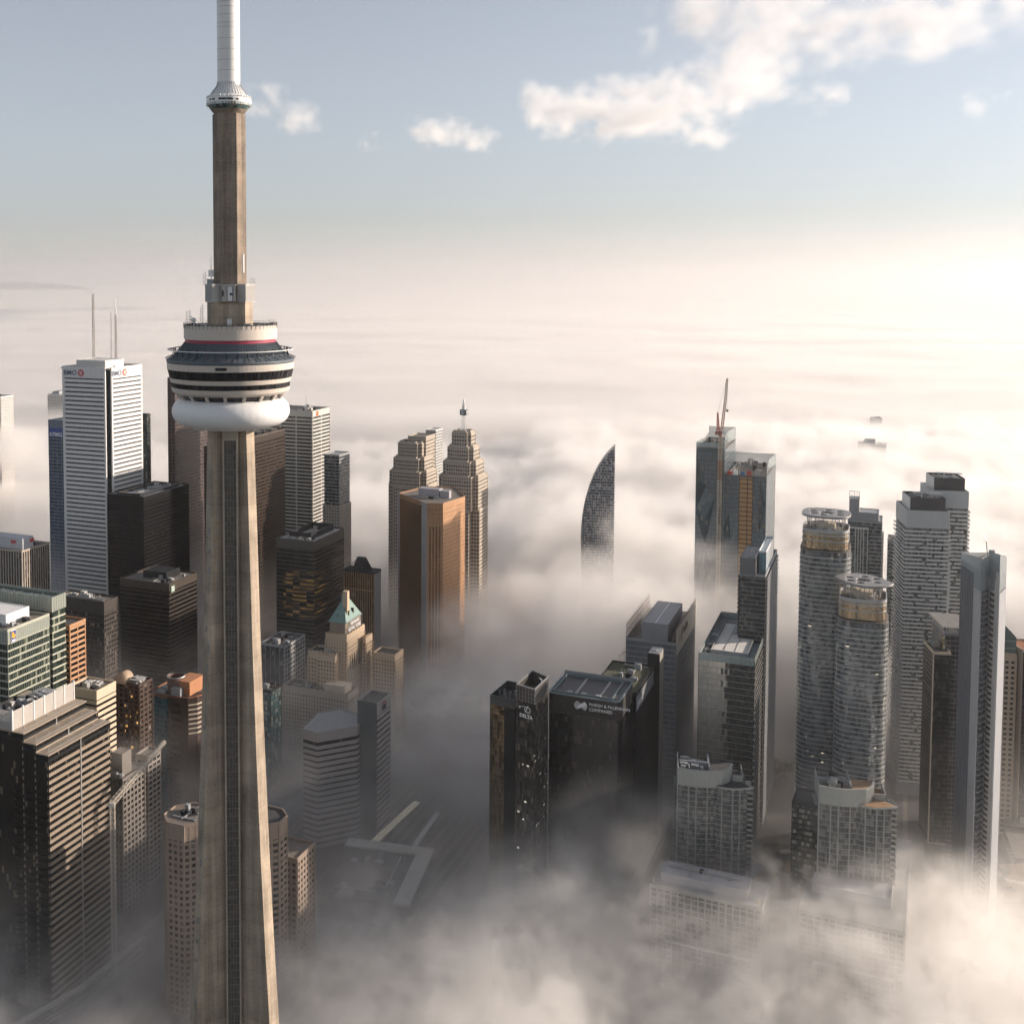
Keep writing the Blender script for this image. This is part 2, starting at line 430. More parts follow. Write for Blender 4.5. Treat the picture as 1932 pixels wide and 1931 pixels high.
# lift strip between the two near legs: dark glazing, thin cross rails, pale jambs
LG = glass('lift_glazing', (.12, .105, .09), (.7, .7, 1.8), .35, var=.25, blind=.0, tilt=.01)
zb, zu = 0, 329
MB().box(-2.05, -6.2, zb, 2.05, -4.6, zu).build('lift_glazing', LG, TO)
m = MB()
for i in range(int((zu - zb) / 2.7)):
    z = zb + 2.7 * i; m.box(-2.04, -6.32, z, 2.04, -6.1, z + .22)
for x in (-1.0, 0, 1.0): m.box(x - .07, -6.30, zb, x + .07, -6.12, zu)
m.build('lift_rail', paint('dim_lift_rail', (.20, .18, .155), .6), TO)
m = MB()
for s in (-1, 1):
    m.box(s * 2.06, -6.9, zb, s * 2.62, -4.5, zu + 2)
m.box(-2.62, -6.85, zu + .05, 2.62, -4.55, zu + 4.5)
m.build('lift_jamb', concrete('pale_jamb_concrete', (.40, .34, .27)), TO)
# conduit and ledge clutter down the left leg, as on the real wall
m = MB(); rr = random.Random(3)
a = R(-60 - 90); d_ = Vector((math.cos(a), math.sin(a))); n_ = Vector((-d_.y, d_.x))
for z in range(30, 300, 7):
    rad = interp(Rz, z) + .12; c = d_ * rad + n_ * rr.uniform(-1.6, 1.6)
    if rr.random() < .65: MB().box(c.x - .3, c.y - .3, z, c.x + .3, c.y + .3, z + rr.uniform(.6, 2.6)).build('service_box', M['grey'], TO)

# upper hexagonal shaft
def hexring(rad, z, rot=0): return [(rad * math.cos(R(60 * i + rot)), rad * math.sin(R(60 * i + rot)), z) for i in range(6)]
MB().loft([hexring(5.75, z) for z in (zt(960), zt(800), zt(600), zt(364))]).build('upper_shaft', CONC2, TO)
MB().box(.4, -5.12, zt(865), 1.5, -4.2, zt(806)).build('louvre', M['grey'], TO).rotation_euler.z = R(60)

# main pod, from the roof down
pod = empty('pod', (0, 0, 0)); pod.parent = TO
W = PODC
def ringpart(name, pts, mat, par=pod, n=96, smooth=False):
    return MB().lathe(prof(pts), n, smooth=smooth).build(name, mat, par)
ringpart('pod_roof', [(0, 1031), (139, 1031), (143, 1028), (147, 1028), (147, 1030)], M['roof_dark'])
ringpart('upper_drum', [(147, 1029), (147, 1073), (143, 1073.5)], W, smooth=False)
ringpart('red_band', [(143.5, 1073), (143.5, 1084), (141, 1084.5)], paint('red_band_paint', (.36, .03, .07), .5, var=.1))
SL = paint('ribbed_slate_roof', (.11, .135, .155), .55, .3, var=.15)
ringpart('sloped_roof', [(144, 1084), (152, 1095), (164, 1112), (176, 1123), (200, 1135), (202, 1137), (202, 1142), (199, 1146)], SL)
m = MB()
for i in range(120):
    a = 2 * math.pi * i / 120; p = prof([(145, 1084), (165, 1111), (177, 1122)])
    for (r0, z0), (r1, z1) in zip(p, p[1:]):
        m.bar((r0 * math.cos(a), r0 * math.sin(a), z0 + .1), (r1 * math.cos(a), r1 * math.sin(a), z1 + .1), .12, .2)
m.build('roof_rib', SL, pod)
ringpart('fascia', [(198, 1145.5), (200.5, 1146), (200, 1166), (196, 1166.5)], W)
PG = glass('pod_glazing', (.018, .018, .02), (1.3, 1.3, 30), .06, var=.5, blind=.0, tilt=.01)
ringpart('restaurant_window', [(197.5, 1166), (191, 1193.5)], PG)
ringpart('middle_band', [(188, 1193), (191.5, 1193.2), (189, 1207), (186, 1207.5)], W)
ringpart('lookout_window', [(186.5, 1207), (184.5, 1223)], PG)
ringpart('lower_band', [(183, 1222.5), (187, 1222.8), (184.5, 1236), (172, 1244), (164, 1244.5)], W)
ringpart('slanted_window', [(166, 1244), (150, 1268)], PG)
ringpart('ledge', [(148, 1267.5), (159, 1268), (158, 1276), (140, 1277)], W)
m = MB()
for i in range(18):
    a = 2 * math.pi * (i + .4) / 18; (r0, z0), (r1, z1) = prof([(170, 1243), (152, 1269)])
    m.bar((r0 * math.cos(a), r0 * math.sin(a), z0), (r1 * math.cos(a), r1 * math.sin(a), z1), 1.1, .8)
m.build('strut', W, pod)
m = MB()
for y0, h0, y1, h1 in ((1166, 198, 1193, 191.6), (1207, 187, 1223, 185)):
    for i in range(64):
        a = 2 * math.pi * i / 64; (r0, z0), (r1, z1) = prof([(h0, y0), (h1, y1)])
        m.bar((r0 * math.cos(a), r0 * math.sin(a), z0), (r1 * math.cos(a), r1 * math.sin(a), z1), .12, .18)
m.build('window_bar', M['dark'], pod)
# white inflated ring
tz0, tz1 = 1252, 1348
pts = [(150, 1254)]
for i in range(17):
    t = R(118 - 232 * i / 16); pts.append((136 + 50 * math.cos(t), 1301 - 45 * math.sin(t)))
pts += [(140, 1347), (126, 1349), (126, 1352), (44, 1352)]
WR = paint('white_ring_fabric', (.80, .79, .78), .5, var=.05, scale=.3)
ringpart('radome', pts, WR, smooth=True)
m = MB()
pr = prof(pts[1:17])
for i in range(48):
    a = 2 * math.pi * i / 48
    for (r0, z0), (r1, z1) in zip(pr, pr[1:]):
        m.bar((r0 * math.cos(a), r0 * math.sin(a), z0), (r1 * math.cos(a), r1 * math.sin(a), z1), .04, .045)
m.build('ring_seam', paint('seam_grey', (.70, .69, .68), .6, var=.05), pod)
# edge walk rail and its brackets
m = MB(); (rr_, zr_), = prof([(197, 1106)]); (rb_, zb_), = prof([(184, 1130)])
N = 96
for i in range(N):
    a, b2 = 2 * math.pi * i / N, 2 * math.pi * (i + 1) / N
    m.bar((rr_ * math.cos(a), rr_ * math.sin(a), zr_), (rr_ * math.cos(b2), rr_ * math.sin(b2), zr_), .28)
m.build('edge_rail', M['white'], pod)
for i in range(36):
    a = 2 * math.pi * i / 36; c, s = math.cos(a), math.sin(a); m = MB()
    m.bar((rb_ * c, rb_ * s, zb_ - .4), ((rb_ - .6) * c, (rb_ - .6) * s, zr_ + .5), .22).bar(((rb_ - .6) * c, (rb_ - .6) * s, zr_ + .5), (rr_ * c, rr_ * s, zr_), .2)
    m.bar((rb_ * c, rb_ * s, zb_ + .7), ((rr_ + 1.) * c, (rr_ + 1.) * s, zb_ - .3), .2)
    m.build('rail_bracket', M['dark'], pod)
# vents, roof instruments and handrail on the pod
m = MB()
for a in (-97, -92):
    c, s = math.cos(R(a)), math.sin(R(a)); r, z = prof([(200.7, 1156)])[0]
    m.bar((r * c - .9 * s * -1, r * s, z), (r * c + 1.0 * s * -1, r * s, z), .5, 1.0)
m.build('vent_grille', M['dark'], pod)
rr = random.Random(11); zr = zt(1030)
m = MB()
for i in range(60):
    a = 2 * math.pi * i / 60; r = 16.4
    m.bar((r * math.cos(a), r * math.sin(a), zr - 1), (r * math.cos(a), r * math.sin(a), zr + .9), .1)
for i in range(60):
    a, b2 = 2 * math.pi * i / 60, 2 * math.pi * (i + 1) / 60
    m.bar((16.4 * math.cos(a), 16.4 * math.sin(a), zr + .85), (16.4 * math.cos(b2), 16.4 * math.sin(b2), zr + .85), .1)
m.build('roof_rail', M['dark'], pod)
for (x, y, h) in ((-14.8, -4, 5.0), (-14, -2.5, 5.2), (-13.2, -6, 3.5), (-9.6, -8, 6.6), (-9.0, -7.2, 7.6), (14, -6, 2.4), (15.3, -3, 2.0), (10.5, -9, 1.6), (12.2, -8, 1.3)):
    mm = MB().tube((x, y, zr - .5), (x, y, zr + h), .09, n=6)
    for k in range(1, int(h) + 1): mm.bar((x - .55, y, zr + k * .95), (x + .55, y, zr + k * .95), .1)
    mm.build('aerial', M['steel'], pod)
def dome(x, y, z, r, nm='radar_dome'):
    mm = MB(); pts = [(0, z - .02)] + [(r * math.sin(R(180 - k)), z + r - r * math.cos(R(k))) for k in range(20, 180, 16)] + [(0, z + 2 * r)]
    mm.lathe(pts, 14, (x, y)); mm.tube((x, y, z - 1.6), (x, y, z + .2), .2, n=6); return mm.build(nm, M['white'], pod)
dome(-12.3, -5.5, zr + 1.1, .85)
for i in range(16):
    a = rr.uniform(0, 6.28); r = rr.uniform(9, 15.5); w = rr.uniform(.4, 1.2); h = rr.uniform(.5, 1.5)
    MB().box(r * math.cos(a) - w, r * math.sin(a) - w, zr - .6, r * math.cos(a) + w, r * math.sin(a) + w, zr - .6 + h).build('roof_unit', M[rr.choice(['grey', 'dark', 'steel'])], pod)
# white equipment rooms clamped round the shaft above the pod
z0, z1 = zt(957), zt(902)
for k in (-60, 60, 180):
    a = R(k - 90); o = MB().box(4.4, -2.9, z0, 8.3, 2.9, z1).box(4.3, -3.0, z1 - .4, 8.45, 3.0, z1 + .2).build('equipment_room', paint('white_ribbed_panel', (.47, .44, .41), .6, var=.12), TO); o.rotation_euler.z = a
    m = MB(); 
    for j in range(10): m.box(8.3, -2.8 + j * .6, z0 + .3, 8.38, -2.72 + j * .6, z1 - .5)
    m.build('panel_seam', M['grey'], o)
o = MB().box(-2.5, -6.9, z0 + .2, 2.3, -4.4, z1 - .2).box(-2.6, -7.02, z1 - .5, 2.4, -4.4, z1 + .05).build('equipment_room', MATS['white_ribbed_panel'], TO)
MB().box(-.5, -7.06, z0 + .5, 1.3, -6.88, z1 - .8).build('white_door', M['white'], o)
MB().box(-2.3, -7.04, z0 + 2, -1.8, -6.88, z1 - 2).build('louvre', M['dark'], o)
m = MB()
for x in (-.55, 1.35): m.box(x - .1, -7.1, z0 + .4, x + .1, -6.89, z1 - .6)
m.box(.3, -7.12, z0 + 2.4, 1.2, -7.0, z0 + 3.1).build('door_frame', M['dark'], o)
MB().box(-.8, -5.1, zt(1030), .8, -4.8, zt(1010)).build('access_door', M['white'], TO)
# drums and aerials on the left equipment room
m = MB().tube((-6.6, -3.6, zt(902)), (-6.6, -3.6, zt(885)), 1.2, 1.3, 14); m.build('radome_drum', M['grey'], TO)
MB().tube((-6.3, -3.6, zt(877)), (-6.3, -3.6, zt(856)), 1.0, 1.0, 14).build('radome_drum', M['white'], TO)
MB().tube((-6.3, -3.6, zt(856)), (-6.3, -3.6, zt(812)), .14, .08, 6).tube((-6.3, -3.6, zt(877)), (-6.3, -3.6, zt(902)), .15, .15, 6).build('aerial', M['steel'], TO)
for x in (-8.9, -8.3, 7.4, 8.2, 8.8):
    h = zt(902) + (4.4 if x < 0 else 2.2)
    mm = MB().tube((x, -3.4, zt(902)), (x, -3.4, h), .08, n=6)
    for k in (1., 2.1, 3.2): 
        if zt(902) + k < h: mm.bar((x - .5, -3.4, zt(902) + k), (x + .5, -3.4, zt(902) + k), .09)
    mm.build('aerial', M['steel'], TO)

# upper observation pod
sp_ = empty('upper_pod', (0, 0, 0)); sp_.parent = TO
WM = paint('white_mast_shell', (.80, .79, .77), .45, var=.06, scale=.2)
def sring(name, pts, mat, n=64): return MB().lathe(prof(pts), n, smooth=False).build(name, mat, sp_)
sring('concrete_corbel', [(46, 365), (47, 363), (58, 350), (58, 349)], CONC2)
sring('lower_glass', [(57, 351), (68, 339), (70.5, 337)], glass('teal_glazing', (.10, .16, .155), (1.2, 1.2, 6), .15, var=.5, blind=.2, tilt=.03))
sring('glass_band', [(70.3, 338), (70.3, 330)], glass('pale_teal_glazing', (.38, .44, .43), (1.6, 1.6, 8), .2, var=.25, blind=.2, tilt=.02))
sring('drum', [(71.2, 331), (71.5, 328), (70.3, 316), (66, 312), (59.5, 305)], WM)
sring('cone', [(60, 306), (52, 293), (43, 281), (37.5, 273), (36.8, 262), (36, 261)], WM)
m = MB()
for i in range(40):
    a = 2 * math.pi * i / 40; p = prof([(60.4, 305), (52.4, 292.6), (43.4, 280.6), (37.9, 272.6), (37, 262)])
    for (r0, z0), (r1, z1) in zip(p, p[1:]): m.bar((r0 * math.cos(a), r0 * math.sin(a), z0), (r1 * math.cos(a), r1 * math.sin(a), z1), .09, .12)
m.build('cone_rib', M['grey'], sp_)
for i in range(36):
    a = 2 * math.pi * i / 36; r, z = prof([(64, 309)])[0]; c, s = math.cos(a), math.sin(a)
    MB().bar((r * c, r * s, z - .5), ((r + .75) * c, (r + .75) * s, z - .1), .42, .7).build('bracket', WM, sp_)
for a, w in ((-128, .5), (-108, .6), (-98, .7), (-88, .55), (-80, .6), (-64, .35), (-140, .35)):
    r, z = prof([(70.6, 323)])[0]; c, s = math.cos(R(a)), math.sin(R(a))
    MB().bar((r * c + s * w, r * s - c * w, z), (r * c - s * w, r * s + c * w, z), .3, .65).build('small_window', M['dark'], sp_)
m = MB()
for i in range(48):
    a = 2 * math.pi * i / 48; (r0, z0), (r1, z1) = prof([(70.8, 338.5), (70.8, 330)])
    m.bar((r0 * math.cos(a), r0 * math.sin(a), z0), (r1 * math.cos(a), r1 * math.sin(a), z1), .14, .1)
m.build('window_bar', M['white'], sp_)
# white mast
mast = empty('mast', (0, 0, 0)); mast.parent = TO
z0 = zt(262); r = hw(36, z0)
MB().lathe([(r, z0), (r, z0 + 50), (r * .97, z0 + 62), (2.2, z0 + 63), (2.0, z0 + 85), (1.1, z0 + 86), (.7, 551), (0, 553)], 48, smooth=False).build('mast_shell', WM, mast)
m = MB()
for yf in (12, 26, 52, 77, 91, 126, 160, 194, 227, 262):
    z = zt(yf); m.lathe([(r + .015, z - .05), (r + .045, z), (r + .015, z + .05)], 48)
m.build('mast_seam', M['grey'], mast)
# ================================================================ left half of the skyline
# --- white marble bank tower
b = Bld('office_tower', 'white marble bank tower with dark window strips and two lattice masts on its roof', 'building', (205, 694), 298, L=112, Rt=272)
G_DK = glass('dark_office_glazing', (.02, .022, .026), (1.6, 1.6, 4.4), .1, var=.6, blind=.10, blindcol=(.10, .09, .08))
n = 4.2; w, d, H = b.w, b.d, b.H
MARB = paint('white_marble', (.74, .72, .69), .55, var=.07, scale=.15)
b.part(b.mb().prism(notched(.6, .6, w - .6, d - .6, n), 0, H - 1.6), 'glass_facade', G_DK)
for side, (u0, u1, P) in {'f': (n, w - n, 0), 's': (n, d - n, 1)}.items():
    m = b.mb()
    def bx(a0, a1, z0, z1, o0=-.25, o1=1.2, m=m, P=P):
        if P == 0: m.box(a0, o0, z0, a1, o1, z1)
        else: m.box(w - o1, a0, z0, w - o0, a1, z1)
    z = 0.
    while z < H - 14: bx(u0 + 1.8, u1 - 1.8, z, z + 2.85); z += 4.42
    bx(u0 + 1.8, u1 - 1.8, z - .2, H)
    b.part(m, 'marble_panel', MARB)
    m2 = b.mb()
    for a in (u0, u1 - 1.8):
        if P == 0: m2.box(a, -.3, 0, a + 1.8, 1.25, H + .05)
        else: m2.box(w - 1.25, a, 0, w + .3, a + 1.8, H + .05)
    b.part(m2, 'corner_pier', MARB)
    m3 = b.mb(); k = int((u1 - u0 - 3.6) / 3.1)
    for i in range(1, k):
        a = u0 + 1.8 + (u1 - u0 - 3.6) * i / k
        if P == 0: m3.box(a - .05, -.28, 0, a + .05, -.2, H - .1)
        else: m3.box(w + .2, a - .05, 0, w + .28, a + .05, H - .1)
    for zz in (H - 3, H - 6, H - 9):
        if P == 0: m3.box(u0 + 1.8, -.28, zz, u1 - 1.8, -.22, zz + .1)
        else: m3.box(w + .22, u0 + 1.8, zz, w + .28, u1 - 1.8, zz + .1)
    b.part(m3, 'panel_joint', paint('joint_grey', (.36, .36, .36), .7, var=.1))
b.part(b.mb().box(n, d - 1.3, 0, w - n, d + .2, H).box(-.2, n, 0, 1.3, d - n, H), 'marble_panel', MARB)
rf = b.part(b.mb().box(.8, .8, H - 2, w - .8, d - .8, H - 1.2), 'roof', M['roof'])
ph = penthouse(b, 16, 6, w - 9, d - 22, H - 1.4, H + 6.5, paint('pale_penthouse', (.62, .6, .57), .7, var=.12), False, rf=rf)
penthouse(b, w - 24, 4, w - 7, 20, H - 1.4, H + 6.0, MATS['pale_penthouse'], False, rf=rf)
clutter(b, 3, 3, w - 3, d - 3, H - 1.2, 7, rf, pipes=6, seed=1)
BLUE_L = paint('deep_blue_letter', (.02, .05, .14), .4, var=.05); RED_L = paint('sign_red', (.55, .02, .03), .4, var=.05); WH_L = paint('sign_white', (.85, .85, .85), .4, var=.03)
def bmo(face, uc, matl, redm):
    mt = sign_frame(b, face, uc, H - 6.2, .45)
    lettering(b, 'BMO', 6.8, mt, matl, dx=-3.4, bold=.06, sx=1.08)
    e = flat(b, [disc(0, 0, 3.5)], mt @ Matrix.Translation((9.6, .2, 0)), redm)
    mk = []
    for y in (-.95, .35): mk.append([(-1.5, y), (1.5, y), (1.5, y + .45), (-1.5, y + .45)])
    mk += stroke([(-1.5, 1.5), (-1.5, .8)], .5) + stroke([(1.5, 1.5), (1.5, .8)], .5) + stroke([(-1.5, 1.5), (0, .85), (1.5, 1.5)], .55) + [[(-1.5, -1.75), (1.5, -1.75), (1.5, -1.3), (-1.5, -1.3)]]
    flat(b, mk, mt @ Matrix.Translation((9.6, .2, .15)), WH_L, 'emblem_mark')
bmo('front', n + 12.5, BLUE_L, RED_L)
bmo('side', n + 11.5, paint('sunlit_blue_letter', (.05, .08, .15), .4, var=.05), paint('sunlit_red_sign', (.6, .09, .04), .4, var=.05))  # brighter copies of the front sign colours: sunlight put into the paint
for (px, py, lab) in ((172, 554, 'tall lattice radio mast on left side of white bank tower roof'), (216, 562, 'slimmer lattice radio mast with spike on right side of white bank tower roof')):
    foot = atd(px + (5 if px < 200 else 3), 672, (b.org + b.uy * 20).y + (6 if px < 200 else -2)); foot.z = H + 4
    tp = atd(px, py, foot.y); top_ = Vector((foot.x, foot.y, tp.z if px < 200 else tp.z - 17))
    o = lattice_thing('radio_mast', lab, 'mast', foot, top_, 1.9, 1.5 if px < 200 else 1.3, 2.0, paint('aged_mast_paint', (.30, .25, .22), .6, var=.3), .22)
    m = MB(); h = top_.z - foot.z
    if px > 200: m.tube((0, 0, h), (0, 0, h + 17), .7, .35, 8)
    m.build('spike', M['white'], o) if m.v else None
    for sx, sy in ((1, -.4), (-1, -.3), (.3, 1)):
        MB().bar((0, 0, h * .62), (sx * 13, sy * 13, -6.5), .10).build('guy_wire', M['steel'], o)
m_ = lattice_thing('radio_mast', 'short thin lattice aerial between the two tall masts on the white bank tower', 'mast', atd(210, 676, b.org.y + 40), atd(209.5, 588, b.org.y + 40), .9, .7, 1.6, M['steel'], .14)

# --- blue glass tower behind it, with the sign
b = Bld('office_tower', 'dark blue glass tower half hidden at the left edge of the white marble bank tower', 'building', (132, 794), 225, L=91, d=38)
G = glass('blue_office_glazing', (.03, .055, .10), (1.6, 1.6, 3.9), .08, var=.5, blind=.1, blindcol=(.12, .15, .2))
body(b, b.rect, 0, b.H, 3.9, G, paint('blue_grey_spandrel', (.12, .15, .21), .4, .3, var=.2), .4, .12, M['grey'], 6, .2, .18, roof='roof_pale', crown=9)
mt = sign_frame(b, 'front', 9.5, b.H - 16, .5)
flat(b, [rect(-8.4, -3, 14, 7)], mt, paint('sign_blue_board', (.012, .05, .26), .5, var=.05), 'sign_board')
lettering(b, 'KPMG', 6.6, mt, WH_L, dx=1.5, dy=-.4, dz=.25, bold=.05)
# --- dark slab right behind it
b = Bld('office_tower', 'narrow dark green glass tower peeking out right of the white marble bank tower', 'building', (277, 781), 236, L=250, Rt=283.5)
body(b, b.rect, 0, b.H, 4.0, glass('dark_green_glazing', (.02, .035, .035), (1.6, 1.6, 4.0), .08), M['dark'], .3, .1, M['dark'], 5, .2, .15)

# --- tall oxblood granite tower behind the pod
b = Bld('office_tower', 'tall dark oxblood granite tower rising behind the round tower pod', 'building', (329, 712), 275, L=317, Rt=430)
OX = paint('oxblood_granite', (.045, .024, .023), .45, var=.25)
body(b, b.rect, 0, b.H, 3.9, glass('smoky_red_glazing', (.02, .014, .014), (1.7, 1.7, 3.9), .12, var=.5, blind=.12, blindcol=(.10, .07, .06)), OX, .4, .2, OX, 3.4, 1.5, .28, roof='roof_dark', crown=6)

# --- silver and black banded bank tower
b = Bld('office_tower', 'silver and black banded bank tower with a tripod aerial, right of the pod', 'building', (589, 775), 239, L=470, Rt=622)
SIL = paint('stainless_spandrel', (.50, .48, .44), .42, .35, var=.1)
w, d, H = b.w, b.d, b.H
body(b, b.rect, 0, H, 4.0, G_DK, SIL, .46, .3, None, crown=7, roof='roof_dark')
b.part(fins(b.mb(), b.rect, 0, H, w / 4, 1.3, .36, edges=[0, 2]), 'corner_pier', SIL)
b.part(fins(b.mb(), b.rect, 0, H - .02, d / 2.02, 1.1, .38, edges=[1, 3]), 'corner_pier', SIL)
mt = sign_frame(b, 'side', d * .27, H - 4.2, .55)
flat(b, [rect(-2.4, -2.9, 2.4, 2.9)], mt, paint('orange_sign_board', (.62, .18, .03), .5, var=.05), 'sign_board')
flat(b, [[(-1.7, -2.2), (1.6, .2), (1.6, 2.2), (-.6, .4)], [(-1.7, -1), (-.9, -.2), (-1.7, .8)]], mt, RED_L, 'emblem_mark', dz=.2)
t = empty('roof_aerial', b.org + b.ux * (w - 13) + b.uy * 12 + Vector((0, 0, H - 1.2)))
tag(t, 'white aerial on tripod legs on the silver banded bank tower roof', 'aerial')
m = MB()
for k in (0, 120, 240): m.bar((5.5 * math.cos(R(k + 20)), 5.5 * math.sin(R(k + 20)), 0), (0, 0, 9), .5)
m.build('tripod', M['white'], t)
m = MB().tube((0, 0, 7), (0, 0, 30), .28, .1, 8)
for z in (9.5, 11.5, 13.5): m.bar((-2, 0, z), (2, 0, z), .25)
m.build('aerial_rod', M['white'], t)
clutter(b, w - 30, 3, w - 3, d - 4, H - 1.2, 6, pipes=3, seed=3)
# --- slim pair behind its right edge
b = Bld('condo_tower', 'slim green glass tower just right of the silver banded bank tower', 'building', (640, 858), 196, L=612, d=26)
body(b, b.rect, 140, b.H, 3.6, MATS['dark_green_glazing'], M['grey'], .3, .2, M['grey'], 4, .2, .2, roof='roof_pale')
body(b, offset(b.rect, .8), 0, 141, 3.4, glass('pale_condo_glazing', (.10, .12, .13), (1.4, 1.4, 3.4), .1, blind=.3), paint('pale_precast', (.46, .41, .35), .8, var=.12), .45, .3, MATS['pale_precast'], 3.2, 1.3, .35)

# --- bronze tower right of the shaft
MUL = M['bronze']
G_BZ = glass('bronze_glazing', (.028, .02, .016), (1.5, 1.5, 3.7), .09, var=.6, blind=.08, blindcol=(.12, .08, .05))
G_BK = glass('black_glazing', (.006, .006, .007), (1.5, 1.5, 3.7), .12, var=.6, blind=.03, blindcol=(.05, .045, .04))
b = Bld('office_tower', 'dark bronze steel tower showing a sunlit ribbed wall right of the concrete shaft', 'building', (398, 842), 223, L=385, Rt=537)
body(b, b.rect, 0, b.H, 3.7, G_BZ, paint('warm_bronze_spandrel', (.06, .041, .03), .45, .3, var=.2), .42, .05, paint('warm_bronze_fin', (.075, .053, .04), .4, .3, var=.2), 1.6, .22, .3, roof='roof_dark', crown=8)
m = b.mb()
for i in range(9): m.box(2, 4 + i * b.d / 10, b.H - 1.2, b.w - 2, 6.5 + i * b.d / 10, b.H + 1.3)
b.part(m, 'roof_louvre', M['dark'])
# --- black steel towers of the same family
b = Bld('office_tower', 'black steel tower with pale flat roof in front of the white marble bank tower', 'building', (271, 937), 183, L=203, Rt=356)
rf = body(b, b.rect, 0, b.H, 3.7, G_BK, M['black'], .35, .05, M['black'], 1.6, .22, .3, roof=paint('slate_roof_membrane', (.19, .21, .24), .8, var=.25, streak=False), crown=7)
b.part(b.mb().ring(rect(6, 6, b.w - 6, b.d - 8), b.H - 1.2, b.H + .8, 2.5), 'roof_screen', M['dark'])
b.part(b.mb().box(b.w - 13, 2, b.H - 1.2, b.w - 5, 8, b.H + 2), 'air_handler', M['dark'])
clutter(b, 9, 9, b.w - 9, b.d - 10, b.H - 1.2, 5, rf, seed=4)
b = Bld('office_tower', 'lower black steel tower with a small green bank sign on its sunlit wall', 'building', (319, 1101), 128, L=227, Rt=371)
rf = body(b, b.rect, 0, b.H, 3.7, G_BK, paint('brown_bronze_spandrel', (.055, .041, .03), .45, .2, var=.2), .3, .16, M['bronze'], 1.6, .2, .12, roof='roof', crown=7)  # spandrels have one brown bronze tone on every wall
w, d, H = b.w, b.d, b.H
penthouse(b, 14, 14, w - 12, d - 8, H - 1.2, H + 5, M['dark'], rf=rf)
clutter(b, w * .5, 3, w - 3, d - 4, H - 1.2, 9, rf, seed=5)
mt = sign_frame(b, 'side', 4.6, H - 5.2, .75)
TDG = paint('sign_green', (.18, .30, .20), .5, var=.05)
flat(b, [rect(-2.8, -2.8, 2.8, 2.8)], mt, TDG, 'sign_board'); 
def tdmark(b, mt, s, mat, par=None, dz=.25):
    st = stroke([(-1.9 * s, 1.5 * s), (.5 * s, 1.5 * s)], .55 * s) + stroke([(-1.1 * s, 1.5 * s), (-1.1 * s, -1.6 * s)], .6 * s) + stroke([(.1 * s, 1.5 * s), (.1 * s, -1.6 * s)], .6 * s) + stroke([(.1 * s, 1.5 * s)] + arc(.3 * s, 0, 1.5 * s, 80, -80, 8) + [(.1 * s, -1.5 * s)], .55 * s)
    return flat(b, st, mt, mat, 'lettering', par, t=.15, dz=dz)
tdmark(b, mt, 1.05, WH_L)
b = Bld('office_tower', 'black steel tower with lit amber windows and a cluttered pale roof', 'building', (593, 1021), 150, L=521.5, Rt=649)
w, d, H = b.w, b.d, b.H
GA = glass('amber_lit_glazing', (.011, .011, .011), (7., 7., 3.7), .1, var=.4, blind=.0, lit=.6, litcol=(.85, .48, .13), lite=.12, zlit=[(2, 80, 121), (0, -12, 40), (1, -60, -10)])
rf = body(b, b.rect, 0, H, 3.7, GA, paint('grey_bronze_spandrel', (.08, .07, .06), .45, .2, var=.2), .28, .16, M['bronze'], 1.6, .2, .12, roof='roof_pale', crown=8)
b.part(b.mb().ring(rect(8, 10, w - 8, d - 6), H - 1.2, H + 4.5, 1.), 'roof_screen', M['dark'])
clutter(b, 3, 2, w - 4, 10, H - 1.2, 14, rf, hmax=2.2, pipes=8, seed=6)
clutter(b, 10, 12, w - 10, d - 8, H - 1.2, 7, rf, seed=7)

# --- mid dark tower with brown roof, left
b = Bld('office_tower', 'squat dark brown tower with pale flat roof below the white marble bank tower', 'building', (196, 1135), 125, L=107, Rt=222)
rf = body(b, b.rect, 0, b.H, 3.8, glass('brown_black_glazing', (.016, .013, .011), (1.5, 1.5, 3.8), .12, var=.6, lit=.012, litcol=(.9, .5, .15), lite=.5), paint('brown_precast', (.04, .031, .026), .7, var=.2), .4, .2, MATS['brown_precast'], 2.4, .9, .28, roof='roof', crown=9)
clutter(b, 4, 4, b.w - 4, b.d - 4, b.H - 1.2, 4, rf, seed=8)
for i in range(4): b.part(b.mb().tube((b.w * .45 + i * 2.4, 9, b.H - 1.2), (b.w * .45 + i * 2.4, 9, b.H + 2.6), .45, n=8), 'exhaust_stack', M['white'], rf)
# --- pinstriped tower
b = Bld('office_tower', 'pinstriped grey stone tower with a white box penthouse at the left edge', 'building', (41, 1038), 140, L=-48, Rt=92)
w, d, H = b.w, b.d, b.H
rf = body(b, b.rect, 0, H, 3.8, glass('pinstripe_glazing', (.03, .033, .036), (1.5, 1.5, 3.8), .1), None, mul=paint('pinstripe_stone', (.40, .34, .28), .75, var=.12), msp=3.0, mw=1.05, mout=.55, roof='roof', crown=0)
ph = penthouse(b, 5, 6, w - 4, d * .55, H - 1.2, H + 9, paint('white_box_cladding', (.50, .50, .52), .6, var=.1), False, rf=rf)
for f, u, o_ in (('front', w - 15, -5.9), ('side', 18, -3.5)):
    mt = sign_frame(b, f, u, H + 5.2, o_); flat(b, [[(-2, -1.6), (0, -.8), (2, -1.6), (2, 2), (0, 1), (-2, 2)], [(2.4, -1.2), (3.2, -.8), (3.2, 1.8), (2.4, 1.5)]], mt, RED_L, 'emblem', ph)
clutter(b, 3, d * .6, w - 3, d - 3, H - 1.2, 5, rf, seed=9)

